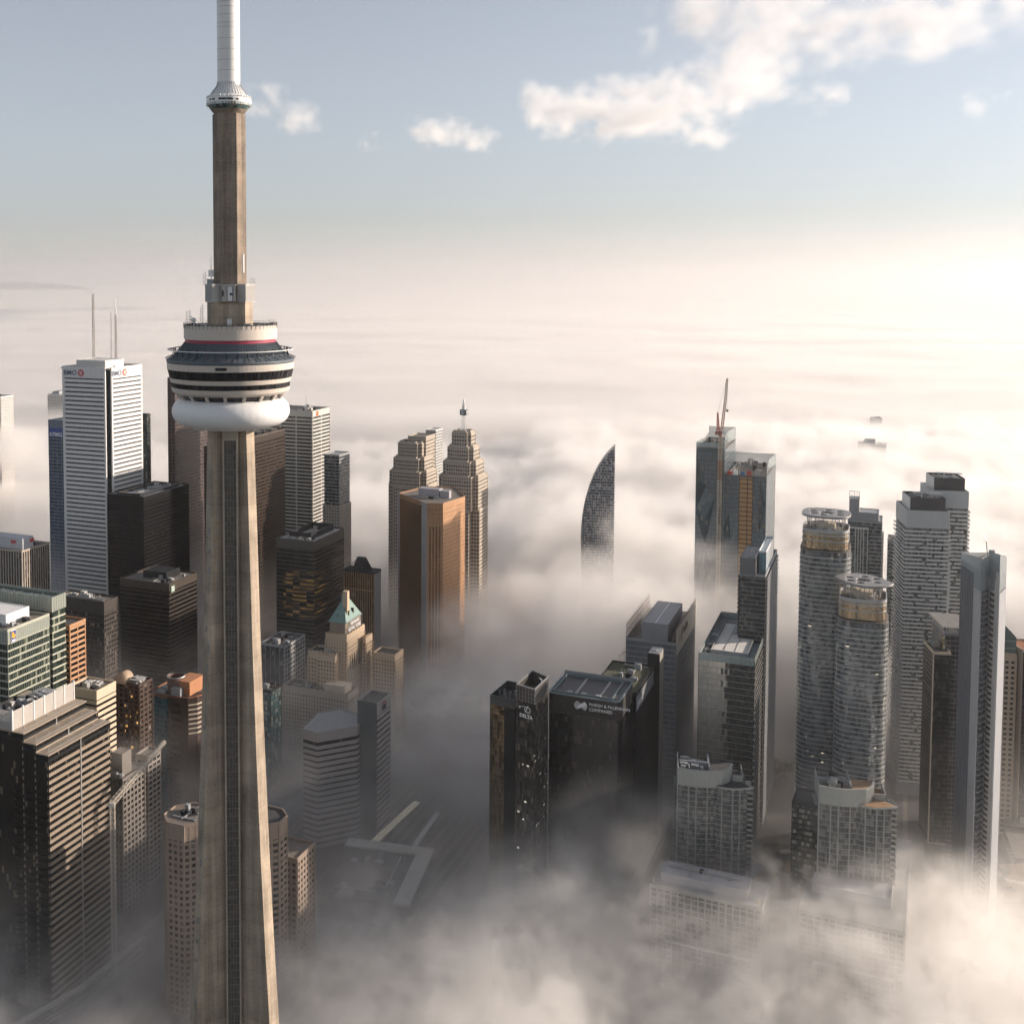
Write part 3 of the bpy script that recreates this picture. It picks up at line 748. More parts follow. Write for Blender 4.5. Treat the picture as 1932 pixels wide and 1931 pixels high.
# --- green glass bank building
b = Bld('office_tower', 'green glass bank building with pale floor bands and a blue and gold bank sign', 'building', (14, 1187), 185, L=-75, Rt=92)
w, d, H = b.w, b.d, b.H
GG = glass('green_glazing', (.024, .034, .028), (1.5, 1.5, 4.4), .07, var=.5, blind=.12, blindcol=(.2, .22, .16))
PG_ = paint('pale_green_spandrel', (.44, .44, .36), .45, .1, var=.1)
FR = paint('fritted_glass_screen', (.30, .33, .29), .25, .1, var=.12)
rf = body(b, b.rect, 0, H, 4.4, GG, PG_, .24, .12, FR, 1.9, .12, .2, roof='roof', crown=0)
b.part(b.mb().ring(offset(b.rect, .3), H - 8, H - 1.6, .25), 'crown_band', FR)
b.part(fins(b.mb(), b.rect, H - 8, H - 1.6, 1.9, .16, .42), 'crown_fin', PG_)
penthouse(b, w - 42, 8, w - 8, d - 8, H - 1.2, H + 5.5, M['white'], False, rf=rf)
clutter(b, w - 20, 2, w - 2, d - 4, H - 1.2, 12, rf, hmax=2.5, pipes=6, seed=10); clutter(b, 10, 2, w - 20, 7, H - 1.2, 8, rf, seed=12)
mt = sign_frame(b, 'side', 4.2, H - 5.0, .62)
flat(b, [rect(-2.1, -3.6, 2.1, 3.6)], mt, WH_L, 'sign_board')
flat(b, [[(-1.85, -3.3), (1.85, -3.3), (1.85, 3.3), (-1.85, 3.3)]], mt, paint('sign_navy', (.01, .04, .20), .5, var=.05), 'shield', dz=.14)
flat(b, [disc(-.75, 1.9, .85, 12), [(-1.5, 1.2), (-.2, 1.3), (1.4, 1.0), (1.7, .2), (.9, -.4), (1.2, -1.0), (.3, -.9), (-.3, -1.2), (-.9, -.6), (-1.6, -.3)]], mt, paint('sign_gold', (.75, .36, .03), .5, var=.1), 'emblem_mark', dz=.28)
lettering(b, 'RBC', 1.75, mt, WH_L, dy=-2.4, dz=.26, bold=.05)
m = b.mb(); x1 = w
m.prism(rect(w - 60, d + 2.6, w + .3, d + 15), 0, H + 9 - 1.5)
b.part(m, 'rear_wing', GG)
b.part(slabs(b.mb(), rect(w - 60, d + 2.6, w + .3, d + 15), 0, H - .1, 4.4, .24, .14), 'spandrel_cladding', PG_)
b.part(b.mb().ring(offset(rect(w - 60, d + 2.6, w + .3, d + 15), .25), H, H + 9, .4), 'roof_screen', FR)
b.part(fins(b.mb(), offset(rect(w - 60, d + 2.6, w + .3, d + 15), .25), H, H + 9, 2.0, .15, .2), 'screen_fin', PG_)
b.part(b.mb().box(w - 20, d - .1, 0, w - 1.4, d + 2.8, H - 2), 'recess_wall', M['dark'])

# --- small ochre framed block behind
b = Bld('office_building', 'ochre concrete framed block squeezed behind the green glass bank building', 'building', (131, 1178), 142, L=96, Y=725, w=16, d=15)
b_oc = paint('ochre_concrete', (.42, .23, .12), .8, var=.2)
body(b, b.rect, 0, b.H, 3.5, G_BK, b_oc, .45, .35, b_oc, 7, .7, .45, roof='roof_dark')

# --- large stepped block, bottom left
b = Bld('office_tower', 'large stepped office block with bright ribbed floor bands and louvred roof, bottom left', 'building', (91, 1421), 140, L=-70, Rt=206)
w, d, H = b.w, b.d, b.H
GS = glass('smoked_glazing', (.022, .02, .018), (1.5, 1.5, 3.9), .1, var=.25, blind=.04, blindcol=(.15, .12, .09))
RIB = paint('sand_ribbed_panel', (.38, .31, .24), .5, .15, var=.12)
st = 8.0
steps = [(w, 140), (w - st, 144.5), (w - 2 * st, 149)]
for i, (x1, h) in enumerate(steps):
    x0 = x1 - st if i < 2 else 0
    poly = rect(x0, 0, x1 - .02, d)
    wing = b.part(b.mb().prism(poly, 0, h - 1.3), 'glass_facade', GS)
    m = b.mb(); z = 1.
    while z < h - 5:
        m.box(x1 - 1, -.05, z, x1 + .35, d + .05, z + .55); m.box(x1 - 1, -.04, z + .75, x1 + .28, d + .04, z + 1.3); m.box(x1 - 1, -.05, z + 1.5, x1 + .35, d + .05, z + 1.75)
        z += 3.95
    b.part(m, 'ribbed_band', RIB)
    m = b.mb().box(x0, -.4, h - 4.6, x1 + .4, d + .4, h - 3.3)
    b.part(m, 'parapet', M['dark'])
    b.part(b.mb().box(x0 - .1, -.5, h - 1.29, x1 + .5, d + .5, h - .75), 'coping', RIB)
    b.part(fins(b.mb(), rect(x0, -.1, x1 + .1, d + .1), 0, h - 1.5, 1.55, .10, .22, edges=[1]), 'mullion_cladding', M['dark'])
    k = b.mb()
    for yy in (d * .5,): k.box(x1 + .2, yy - .35, 0, x1 + .7, yy + .35, h - 1.4)
    b.part(k, 'wall_pier', M['steel'])
    for j in range(5): b.part(b.mb().tube((x1 - st * .5, 5 + j * d / 5.5, h - .8), (x1 - st * .5, 5 + j * d / 5.5, h + .5), .3, n=6), 'vent_pipe', M['steel'])
    b.part(b.mb().bar((x1 - 1.2, 1, h + .3), (x1 - 1.2, d - 1, h + .3), .12).bar((x1 - 1.2, 1, h - .2), (x1 - 1.2, d - 1, h - .2), .1), 'roof_rail', M['steel'])
xs = w - 3 * st + .5; zs0, zs1 = 148, 158.5
b.part(b.mb().box(xs - 22, 1.2, 147.5, xs - .6, d - 1.2, 152.5), 'penthouse', M['grey'])
m = b.mb()
for i in range(15):
    z = zs0 + .3 + i * .68; m.box(xs - .5, .5, z, xs, d - .5, z + .36); m.box(xs - 22, .5, z, xs, 1.0, z + .36)
b.part(m, 'louvre_screen', paint('white_louvre', (.58, .54, .49), .5, var=.1))
m = b.mb()
for i in range(7):
    y = .5 + (d - 1) * i / 6; b.part(b.mb().box(xs - .7, y - .3, zs0, xs + .25, y + .3, zs1 + .6), 'screen_post', M['white'])
clutter(b, xs - 20, 3, xs - 3, d - 3, 152.5, 16, None, hmax=3.4, pipes=5, seed=13)
for x in (w - st, w - 2 * st, w - 3 * st):
    for k in range(30):
        z = 2 + k * 3.95
        if z < 132: b.part(b.mb().prism([(x + .5, -.4), (x + st * .5, -2.0), (x + st - .5, -.4)], z, z + .6), 'zigzag_band', M['bronze'])

# --- cream banded block just behind it
b = Bld('office_building', 'cream block with dark window bands directly behind the large stepped block', 'building', (182, 1302), 138, L=130, Rt=217)
rf = body(b, b.rect, 0, b.H, 3.8, G_BK, paint('cream_precast', (.58, .47, .34), .7, var=.1), .56, .35, None, roof='roof', crown=6)
clutter(b, 3, 2, b.w - 3, b.d - 2, b.H - 1.2, 7, rf, seed=14)
# --- brown block with barrel roof and lit windows
b = Bld('apartment_building', 'dark brown apartment block with a barrel vault roof and amber lit windows', 'building', (262, 1291), 120, L=214, Rt=286)
w, d, H = b.w, b.d, b.H
GL = glass('amber_apartment_glazing', (.02, .016, .012), (2.2, 2.2, 3.4), .1, var=.6, lit=.2, litcol=(1., .52, .16), lite=.9, zlit=[(2, 72, 114), (0, -2, 9)])
rf = body(b, b.rect, 0, H, 3.4, GL, paint('brown_brick', (.06, .036, .025), .85, var=.25), .4, .2, MATS['brown_brick'], 4.4, 1.6, .3, roof='roof')
m = b.mb(); k = 12
prof_ = [(w * .02 + (w * .5) * (1 - math.cos(math.pi * i / k)) / 2, H - 1.2 + 6.5 * math.sin(math.pi * i / k)) for i in range(k + 1)]
va = [(x, -.6, z) for x, z in prof_] + [(x, d * .6, z) for x, z in prof_]
m.add(va, [(i, i + 1, k + 2 + i, k + 1 + i) for i in range(k)] + [tuple(range(k + 1))[::-1], tuple(range(k + 1, 2 * k + 2))], True)
b.part(m, 'barrel_vault', paint('tan_vault_metal', (.38, .28, .19), .6, .1, var=.15))
clutter(b, w * .55, 2, w - 2, d - 2, H - 1.2, 9, rf, seed=15)
m = b.mb()
for i in range(8): m.box(w * .58 + i * 1.1, 1, H + 1.8, w * .58 + i * 1.1 + .3, d * .7, H + 2.1)
b.part(m, 'trellis', M['steel'])
# --- rounded teal and brick block
b = Bld('apartment_building', 'rounded teal glass and orange brick apartment block with a drum on its roof', 'building', (352, 1318), 100, L=277, d=30)
w, d, H = b.w, b.d, b.H
poly = [(0, 6), (2, 2.5), (6, .6), (w * .5, 0), (w * .52, 1.5), (w - 6, 1.5), (w - 1, 3.2), (w + 3, 8), (w + 4, 14), (w + 4, d), (0, d)]
GT = glass('teal_apartment_glazing', (.018, .075, .095), (1.4, 1.4, 3.3), .1, var=.7, blind=.15, blindcol=(.05, .13, .16))
BR = paint('orange_brick', (.20, .085, .045), .85, var=.2)
rf = body(b, poly, 0, H, 3.3, GT, paint('teal_spandrel', (.02, .055, .065), .4, var=.2), .3, .12, M['dark'], 2.6, .15, .15, roof='roof', parmat=BR)
b.part(b.mb().prism([(w * .53, .9), (w - 6, .9), (w - .9, 2.7), (w + 3.6, 7.7), (w + 4.7, 14), (w + 4.7, 18), (w * .6, 18)], 0, H - 1), 'brick_wall', paint('shaded_brick', (.045, .024, .018), .85, var=.2))  # orange brick darkened here: the wall's shade is put into its colour
for i in range(18):
    b.part(b.mb().box(w * .60, .5, 8 + i * 5, w * .82, 1.3, 10 + i * 5), 'window', G_BK)
for i in range(7): b.part(b.mb().prism([(w - .4, 2.9), (w + 3.9, 7.6), (w + 5.3, 14), (w + 2, 14), (w - 1, 6)], H - 6 - i * 3.3, H - 5 - i * 3.3), 'balcony', M['cream'])
m = b.mb().lathe([(6.2, H - 1.3), (6.2, H + 10), (5.6, H + 10), (5.6, H + 7)], 36, (w * .5, 12)).prism(disc(w * .5, 12, 5.8, 30), H + 6.5, H + 7); b.part(m, 'roof_drum', paint('brick_dark', (.13, .075, .055), .8, var=.2), rf)
b.part(b.mb().lathe([(6.3, H + 9.8), (6.5, H + 10.2), (6.1, H + 10.6)], 36, (w * .5, 12)), 'drum_rim', M['steel'], rf)
b.part(b.mb().prism([(w * .5 + 2, 8), (w * .92, 8), (w * .92, 26), (w * .5 + 2, 26)], H - 1.3, H + 8.5), 'penthouse', paint('sunlit_orange_render', (.42, .19, .09), .8, var=.1), rf)  # brighter orange than the walls below: sunlight put into the colour
b.part(b.mb().box(w * .55, 3, H - 1.2, w * .78, 7, H + 4.8), 'air_handler', M['grey'], rf)
clutter(b, 3, 5, w * .4, d - 3, H - 1.2, 5, rf, seed=16)

# --- two low fog-wrapped blocks and a crane jib
b = Bld('office_building', 'low grey block with a boxy penthouse in the fog right of the stepped block', 'building', (231, 1468), 85, L=196, Rt=272)
rf = body(b, b.rect, 0, b.H, 3.6, G_BK, paint('drab_precast', (.17, .15, .13), .8, var=.15), .4, .25, MATS['drab_precast'], 3.6, 1.4, .32, roof='roof')
penthouse(b, 3, 4, b.w - 3, b.d * .6, b.H - 1.2, b.H + 13, MATS['drab_precast'], False, rf=rf)
clutter(b, 2, 1, b.w - 2, 5, b.H - 1.2, 5, rf, seed=17)
b = Bld('office_building', 'small gridded concrete block in the fog beside the crane jib', 'building', (279, 1425), 84, L=258, Rt=301.5)
body(b, b.rect, 0, b.H, 3.5, G_BK, paint('grid_concrete', (.24, .21, .18), .8, var=.15), .4, .35, MATS['grid_concrete'], 4.4, .9, .42, roof='roof')
p0, p1 = atd(212, 1513, 640), atd(311, 1398, 668)
cr = empty('crane_jib', (p0.x, p0.y, 0)); tag(cr, 'pale lattice crane jib slanting up out of the fog over low blocks', 'crane')
lattice(MB(), (0, 0, p0.z), p1 - Vector((p0.x, p0.y, 0)), 2.6, 1.5, 2.4, .32).build('jib', paint('pale_crane_paint', (.60, .54, .46), .6, var=.15), cr)
lattice(MB(), (0, 0, 0), (0, 0, p0.z), 2.4, 2.4, 3, .3).build('crane_mast', MATS['pale_crane_paint'], cr)
MB().box(-1.8, -1.2, p0.z - 2.2, 1.2, 1.2, p0.z).build('cab', M['white'], cr)

# --- octagonal pair beside the tower's foot
def octo(name, label, cx, cy, H, r, ww, gl, wall, roof, fh=3.4, sp=3.4):
    o = at(cx, cy, H); e = Bld(name, label, 'building', (cx, cy), H, w=.02, d=.02)
    poly = [(r * ww * math.cos(R(22.5 + 45 * i)), r * math.sin(R(22.5 + 45 * i))) for i in range(8)]
    body(e, poly, 0, H, fh, gl, wall, .45, .2, wall, sp, 1.3, .3, roof=roof, par=1.2, crown=9)
    return e, poly
HP = paint('tan_hotel_precast', (.27, .21, .165), .8, var=.14)
GH = glass('hotel_glazing', (.045, .042, .04), (1.7, 1.7, 3.4), .12, blind=.3, blindcol=(.16, .13, .11))
e, poly = octo('hotel_block', 'tan octagonal hotel block left of the concrete tower foot, sunk in fog', 356, 1534, 103, 13.5, .95, GH, HP, 'roof')
clutter(e, -7, -6, 7, 7, 101.8, 4, seed=18)
e, poly = octo('hotel_block', 'tan octagonal hotel block with dark roof right of the concrete tower foot', 502, 1536, 103, 11.0, 1.0, GH, HP, 'roof_dark')
b = Bld('hotel_wing', 'lower tan hotel wing with square windows stepping down right of the tower foot', 'building', (560, 1618), 78, L=505, Rt=592)
body(b, b.rect, 0, b.H, 3.4, GH, HP, .45, .25, HP, 3.6, 1.4, .35, roof='roof')
# ================================================================ middle of the skyline
# --- gold fluted block
b = Bld('office_tower', 'dark tower with tall gold fluted window bays behind the chateau hotel', 'building', (706, 1079), 120, L=650, Rt=717.5)
w, d, H = b.w, b.d, b.H
GO = paint('gold_fin', (.36, .22, .11), .4, .4, var=.12)
G_GB = glass('brown_gold_glazing', (.05, .03, .02), (1.2, 1.2, 4), .12, metal=.4)
rf = body(b, b.rect, 0, H, 4, G_GB, None, mul=GO, msp=2.2, mw=.75, mout=.6, edges=[0, 2, 3], roof='roof_dark', parmat=M['dark'])
b.part(b.mb().box(w - .1, -.2, 0, w + .5, d + .2, H - .1), 'side_wall', paint('grey_end_wall', (.19, .19, .19), .7, var=.12))
b.part(b.mb().box(-.4, -.62, H - 18, w * .96, -.1, H - 16.8), 'transom', GO)
m = b.mb()
m.prism(rect(w * .2, d * .2, w * .8, d * .8), H - 1.2, H + 11, top=[(w * .35, d * .35), (w * .6, d * .35), (w * .6, d * .6), (w * .35, d * .6)])
b.part(m, 'sloped_penthouse', M['dark'], rf)
m = b.mb()
for i in range(10): m.bar((w * (i / 9), -.3, H), (w * .3 + w * .4 * i / 9, d * .3, H + 8), .35)
b.part(m, 'roof_truss', M['dark'], rf)

# --- gold mirrored bank tower (five-sided)
H = 180.
pts = [at(752, 930, H), at(797, 946, H), at(806, 949, H), at(836, 949, H), at(877.5, 936, H), at(858, 918, H), at(800, 918, H)]
b = Bld('office_tower', 'gold mirrored bank tower with fluted corner and cluttered roof', 'building', (806, 949), H, w=.02, d=.02)
poly = [b.loc(p) for p in pts]
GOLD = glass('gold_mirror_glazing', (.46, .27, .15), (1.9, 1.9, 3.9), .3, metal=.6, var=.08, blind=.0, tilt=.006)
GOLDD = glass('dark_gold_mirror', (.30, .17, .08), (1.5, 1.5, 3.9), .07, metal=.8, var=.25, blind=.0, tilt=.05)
b.part(b.mb().prism(poly, 0, H - 1.3), 'glass_facade', GOLD)
def wallstrip(i, t0, t1, out, z0, z1, name, mat, par=None):
    a, c = Vector(poly[i]), Vector(poly[(i + 1) % len(poly)]); dd = (c - a); nn = Vector((dd.y, -dd.x)).normalized()
    p, q = a + dd * t0, a + dd * t1
    return b.part(b.mb().prism([tuple(p + nn * out), tuple(q + nn * out), tuple(q - nn * .3), tuple(p - nn * .3)], z0, z1), name, mat, par)
wallstrip(0, .06, 1, .12, 0, H - 4, 'shaded_glass_facade', GOLDD)  # darker copy of the gold glass: shade of this face put into colour
wallstrip(1, .0, 1, 1.0, 0, H, 'grey_pier', paint('grey_stone_pier', (.30, .29, .29), .6, var=.1))
wallstrip(0, 0, .06, .5, 0, H, 'grey_pier', MATS['grey_stone_pier'])
GP = paint('gold_pilaster', (.46, .27, .15), .35, .45, var=.1)
for k in range(5): wallstrip(2, .06 + k * .2, .12 + k * .2, .7, 0, H - (0 if k in (0, 4) else 1), 'pilaster', GP)
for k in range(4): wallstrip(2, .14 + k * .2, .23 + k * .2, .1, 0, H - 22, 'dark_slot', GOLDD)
b.part(slabs(b.mb(), poly, 2, H - 2, 3.9, .11, .10), 'floor_joint', paint('dark_gold_joint', (.16, .09, .05), .5, .3, var=.1))
b.part(fins(b.mb(), poly, 0, H - 2, 1.9, .07, .06, edges=[3]), 'mullion_cladding', MATS['dark_gold_joint'])
rf = b.part(b.mb().prism(offset(poly, -.5), H - 1.5, H - 1.0), 'roof', M['roof'])
b.part(b.mb().ring(offset(poly, .15), H - 1.6, H + .2, .5), 'parapet', GP)
m = b.mb(); ctr = Vector((sum(p[0] for p in poly) / 7, sum(p[1] for p in poly) / 7))
b.part(b.mb().box(ctr.x - 14, ctr.y - 4, H - 1, ctr.x + 7, ctr.y + 5, H + 7), 'penthouse', paint('lilac_grey_panel', (.36, .34, .36), .6, var=.1), rf)
b.part(b.mb().box(ctr.x + 8, ctr.y - 4, H - 1, ctr.x + 17, ctr.y + 2, H + 6), 'penthouse', MATS['lilac_grey_panel'], rf)
b.w = 30; clutter(b, ctr.x - 14, ctr.y - 14, ctr.x + 12, ctr.y - 5, H - 1, 12, rf, hmax=2.2, seed=20)

# --- stepped granite tower with spire
G_ST = glass('stepped_tower_glazing', (.03, .035, .04), (1.5, 1.5, 3.9), .1, blind=.15)
G_AM = glass('stepped_tower_glazing_amber', (.08, .05, .025), (1.5, 1.5, 3.9), .1, blind=.15)
GRN = paint('pale_granite', (.43, .37, .30), .7, var=.12)
def stepped(name, label, near, H, tiers, seed):
    """tiers: (side, top height) from the top down; all share the centre line"""
    b = Bld(name, label, 'building', near, H, w=tiers[0][0], d=tiers[0][0])
    c = b.w / 2; zt_ = [t[1] for t in tiers] + [0]
    for i, (s, h) in enumerate(tiers):
        z0 = zt_[i + 1] - 2
        poly = notched(c - s / 2, c - s / 2, c + s / 2, c + s / 2, s * .2)
        body(b, poly, z0, h, 3.9, G_ST, GRN, .46, .2, GRN, 2.6, 1.0, .26, roof='roof', par=1.3, crown=3 if i == 0 else 0, names=('window_glass', 'spandrel_cladding', 'pier_cladding'))
        if i < len(tiers) - 1:
            s2 = s * .78
            body(b, rect(c - s2 / 2, c - s / 2 - 1.3, c + s2 / 2, c + s / 2 + 1.3), z0, h - 1.4, 3.9, G_ST, GRN, .46, .2, GRN, 2.6, 1.0, .26, roof='roof', par=1., names=('window_glass', 'spandrel_cladding', 'pier_cladding'))
            body(b, rect(c - s / 2 - 1.3, c - s2 / 2, c + s / 2 + 1.3, c + s2 / 2), z0, h - 1.7, 3.9, G_ST, GRN, .46, .2, GRN, 2.6, 1.0, .26, roof='roof', par=1., names=('window_glass', 'spandrel_cladding', 'pier_cladding'))
    return b
b = stepped('office_tower', 'stepped granite tower topped by a lattice spire with a cube sign', (885, 813), 226, [(18, 226), (25.5, 211), (33, 196), (40, 181), (44, 146)], 1)
c = b.w / 2
s = empty('sign_spire', b.org + b.ux * c + b.uy * c + Vector((0, 0, 224.6)), -b.a); tag(s, 'white lattice spire carrying a dark cube bank sign on the stepped granite tower', 'spire')
lattice(MB(), (0, 0, 0), (0, 0, 30), 3.6, 2.4, 2.2, .3).build('lattice_mast', M['white'], s)
m = MB()
for q in ((-4, -4), (4, -4), (4, 4), (-4, 4)): m.bar((q[0], q[1], 0), (q[0] * .2, q[1] * .2, 7), .4)
m.build('brace', M['white'], s)
MB().box(-3.4, -3.4, 17, 3.4, 3.4, 22.6).build('sign_cube', paint('sign_dark_green', (.01, .035, .03), .5, var=.1), s)
MB().tube((0, 0, 30), (0, 0, 33.5), 1.3, .5, 8).tube((0, 0, 22.6), (0, 0, 28), 1.9, 1.0, 8).build('finial', M['white'], s)
class _S: pass
sb = _S(); sb.o = s
tdmark(sb, Matrix.Translation((-.2, -3.5, 19.9)) @ Matrix.Rotation(R(90), 4, 'X'), 1.1, WH_L, s, dz=.05)
tdmark(sb, Matrix.Translation((3.5, .2, 19.9)) @ Matrix.Rotation(R(90), 4, 'Z') @ Matrix.Rotation(R(90), 4, 'X'), 1.1, WH_L, s, dz=.05)
b = stepped('office_tower', 'shorter stepped granite tower with terraced roof behind the gold mirrored tower', (792, 834), 208, [(25, 208), (33, 192), (40, 178), (46, 162)], 2)
body(b, rect(b.w * .3, b.w * .4, b.w + 3, b.w * 1.5), 150, 213, 3.9, G_ST, GRN, .46, .2, GRN, 2.6, 1.0, .26)
b = Bld('condo_tower', 'thin pale glass tower rising directly behind the shorter stepped granite tower', 'building', (822, 811), 206, L=803.5, Rt=834.5)
body(b, b.rect, 0, b.H, 3.4, glass('pale_slim_glazing', (.13, .15, .16), (1.4, 1.4, 3.4), .1, blind=.3), paint('slim_white_slab', (.55, .53, .5), .6, var=.1), .4, .3, MATS['slim_white_slab'], 4, .3, .3)

# --- sail-shaped tower in the fog: a curved side wall and straight edges
Y = 1286.
base = at(1129, 1000, 100.); ang = R(8)
b = Bld('condo_tower', 'sail shaped glass tower with a curved flank standing alone in the fog', 'building', (1160, 843), 205, L=1098, d=20, ang=8)
w, d, H = b.w, b.d, b.H
pr = [(w, 205), (w * .82, 198.5), (w * .66, 191.5), (w * .50, 182.5), (w * .36, 172.5), (w * .23, 160.5), (w * .12, 147), (w * .05, 133), (w * .01, 118), (0, 100), (w * .02, 60), (w * .10, 0), (w, 0)]
m = b.mb(); k = len(pr)
va = [(x, 0, z) for x, z in pr] + [(x, d, z) for x, z in pr]
m.add(va, [tuple(range(k)), tuple(range(k, 2 * k))[::-1]] + [((i + 1) % k, i, k + i, k + (i + 1) % k) for i in range(k)])
GSL = glass('sail_glazing', (.05, .075, .10), (1.5, 1.5, 3.0), .08, var=.6, blind=.22, blindcol=(.30, .30, .30))
b.part(m, 'glass_facade', GSL)
def xl(z):
    for (xa, za), (xb, zb_) in zip(pr[:-1], pr[1:]):
        if zb_ <= z <= za: return xb + (xa - xb) * (z - zb_) / max(za - zb_, .01)
    return 0
WF = paint('white_grid_frame', (.52, .53, .55), .5, var=.08)
m = b.mb(); z = 3.; rr = random.Random(5)
while z < 203:
    x0 = xl(z) + .2; m.box(x0, -.3, z, w, .05, z + .35); m.box(w - .05, 0, z, w + .3, d, z + .35); z += 3.05
b.part(m, 'floor_line', WF)
m = b.mb(); x = 1.5
while x < w - .5:
    zc = max([zz for zz in [q * 1. for q in range(0, 205)] if xl(zz) < x - .2] or [0])
    z = rr.uniform(0, 6)
    while z < zc - 4:
        L_ = rr.choice([3.05, 6.1, 9.15]); m.box(x - .12, -.32, z, x + .12, .06, min(z + L_, zc)); z += L_ + rr.choice([0, 3.05, 6.1])
    x += 2.3
b.part(m, 'upright_bar', WF)
m = b.mb()
for (xa, za), (xb, zb_) in zip(pr[:10], pr[1:10]):
    m.bar((xa, -.1, za), (xb, -.1, zb_), .8, .8); m.bar((xa, d + .1, za), (xb, d + .1, zb_), .8, .8)
b.part(m, 'curved_edge', M['steel'])

# --- faceted twin office tower under construction
b = Bld('office_tower', 'faceted grey blue glass tower still being built, with an amber bare hoist strip', 'building', (1447, 882), 215, L=1360, Rt=1464)
w, d, H = b.w, b.d, b.H
GF = glass('grey_blue_glazing', (.115, .15, .17), (1.5, 1.5, 4.2), .10, var=.18, blind=.04, tilt=.006, metal=.25)
GF2 = glass('grey_blue_facet', (.035, .065, .082), (1.5, 1.5, 4.2), .07, var=.18, blind=.04, tilt=.006, metal=.25)
wl = w * 1.0; x_l = -reach(Vector((b.org.x, b.org.y, H)), -b.ux, 1314)
low = rect(0, 0, w, d); tall = rect(x_l, -2.5, 3.5, d * .9); HT = 239.
b.part(b.mb().prism(low, 0, H - 9), 'glass_facade', GF)
b.part(b.mb().prism(tall, 0, HT - 10), 'glass_facade', GF)
for poly, h in ((low, H), (tall, HT)):
    rf = b.part(b.mb().prism(offset(poly, -.5), h - 9.4, h - 8.6), 'roof', M['roof'])
    b.part(slabs(b.mb(), poly, 2, h - 9, 4.2, .05, .06), 'floor_joint', paint('steel_blue_joint', (.20, .24, .26), .4, .4, var=.1))
    b.part(fins(b.mb(), poly, 0, h - 9, 3.0, .06, .06), 'mullion_cladding', MATS['steel_blue_joint'])
def glass_screen(poly, z0, z1, edges, name='crown_screen'):
    m, f = b.mb(), b.mb()
    for i in edges:
        a, c = Vector(poly[i]), Vector(poly[(i + 1) % 4]); mid = (a + c) / 2
        n_ = Vector((c.y - a.y, a.x - c.x)).normalized(); mid -= n_ * 2.5
        for p, q in ((a, mid), (mid, c)):
            dd = (q - p).normalized(); nn = Vector((dd.y, -dd.x)) * .12
            m.prism([tuple(p + nn), tuple(q + nn), tuple(q - nn), tuple(p - nn)], z0, z1)
            k = 6
            for j in range(k + 1):
                s_ = p + (q - p) * j / k; f.bar((s_.x, s_.y, z0), (s_.x, s_.y, z1), .18)
            f.bar((p.x, p.y, z1), (q.x, q.y, z1), .2)
    b.part(m, name, screen_glass('clear_crown_glass', (.42, .50, .50), .55)); b.part(f, 'screen_frame', M['steel'])
glass_screen(low, H - 9, H + 1, [1, 2, 3]); glass_screen(tall, HT - 10, HT + 2, [1, 2]); 
glass_screen(tall, HT - 10, HT - 4, [0, 3])
# folded facets (shallow pyramids of glass standing off the wall)
def facet(tri, apex, outd=1.6):
    m = b.mb(); (ax, az) = apex
    v = [(x, y0_, z) for x, z in tri] + [(ax, y0_ - outd, az)]
    m.add(v, [(0, 1, 3), (1, 2, 3), (2, 0, 3)]); b.part(m, 'folded_facet', GF2)
y0_ = -2.55
xm = lambda f: x_l + (3.5 - x_l) * f
facet([(xm(.02), 225), (xm(.38), 196), (xm(.02), 172)], (xm(.14), 198)); facet([(xm(.02), 172), (xm(.36), 140), (xm(.70), 185)], (xm(.36), 165)); facet([(xm(.02), 130), (xm(.36), 140), (xm(.05), 90)], (xm(.14), 120)); facet([(xm(.72), 160), (xm(.93), 186), (xm(.97), 158)], (xm(.87), 168)); facet([(xm(.36), 139), (xm(.6), 120), (xm(.3), 80)], (xm(.42), 112))
y0_ = -.05
facet([(w * .02, 150), (w * .2, 172), (w * .24, 148)], (w * .16, 157)); facet([(w * .86, 205), (w * .98, 180), (w * .84, 150)], (w * .9, 178))
bx0, bx1 = w * .42, w * .70
OCH = paint('ochre_weather_sheet', (.42, .235, .09), .7, var=.18, scale=.6)
b.part(b.mb().box(bx0, -.35, 60, bx1, .2, H - 10), 'hoist_bay', OCH)
m = b.mb(); z = 60
while z < H - 11: m.box(bx0 - .1, -.6, z, bx1 + .1, .1, z + .7); z += 4.2
b.part(m, 'bare_floor_edge', M['dark'])
b.part(b.mb().box((bx0 + bx1) / 2 + 1, -.75, 60, (bx0 + bx1) / 2 + 1.5, 0, H - 9).box(bx0 - .4, -.7, 60, bx0, 0, H - 9).box(bx1, -.7, 60, bx1 + .4, 0, H - 9), 'hoist_rail', M['dark'])
clutter(b, 4, 2, w - 4, d - 4, H - 8.6, 12, None, hmax=6, pipes=10, seed=22); clutter(b, x_l + 4, 3, 0, d * .7, HT - 9.6, 6, None, hmax=6, seed=23)
for i, (cx, cc) in enumerate(((6, 'red'), (11, 'white'), (17, 'steel'), (23, 'red'))):
    b.part(b.mb().box(cx, 1.2, H - 8.6, cx + 3.6, 3, H - 5.5 + i % 2), 'site_container', paint('blue_sheet', (.06, .16, .30), .6) if i == 2 else M[cc])
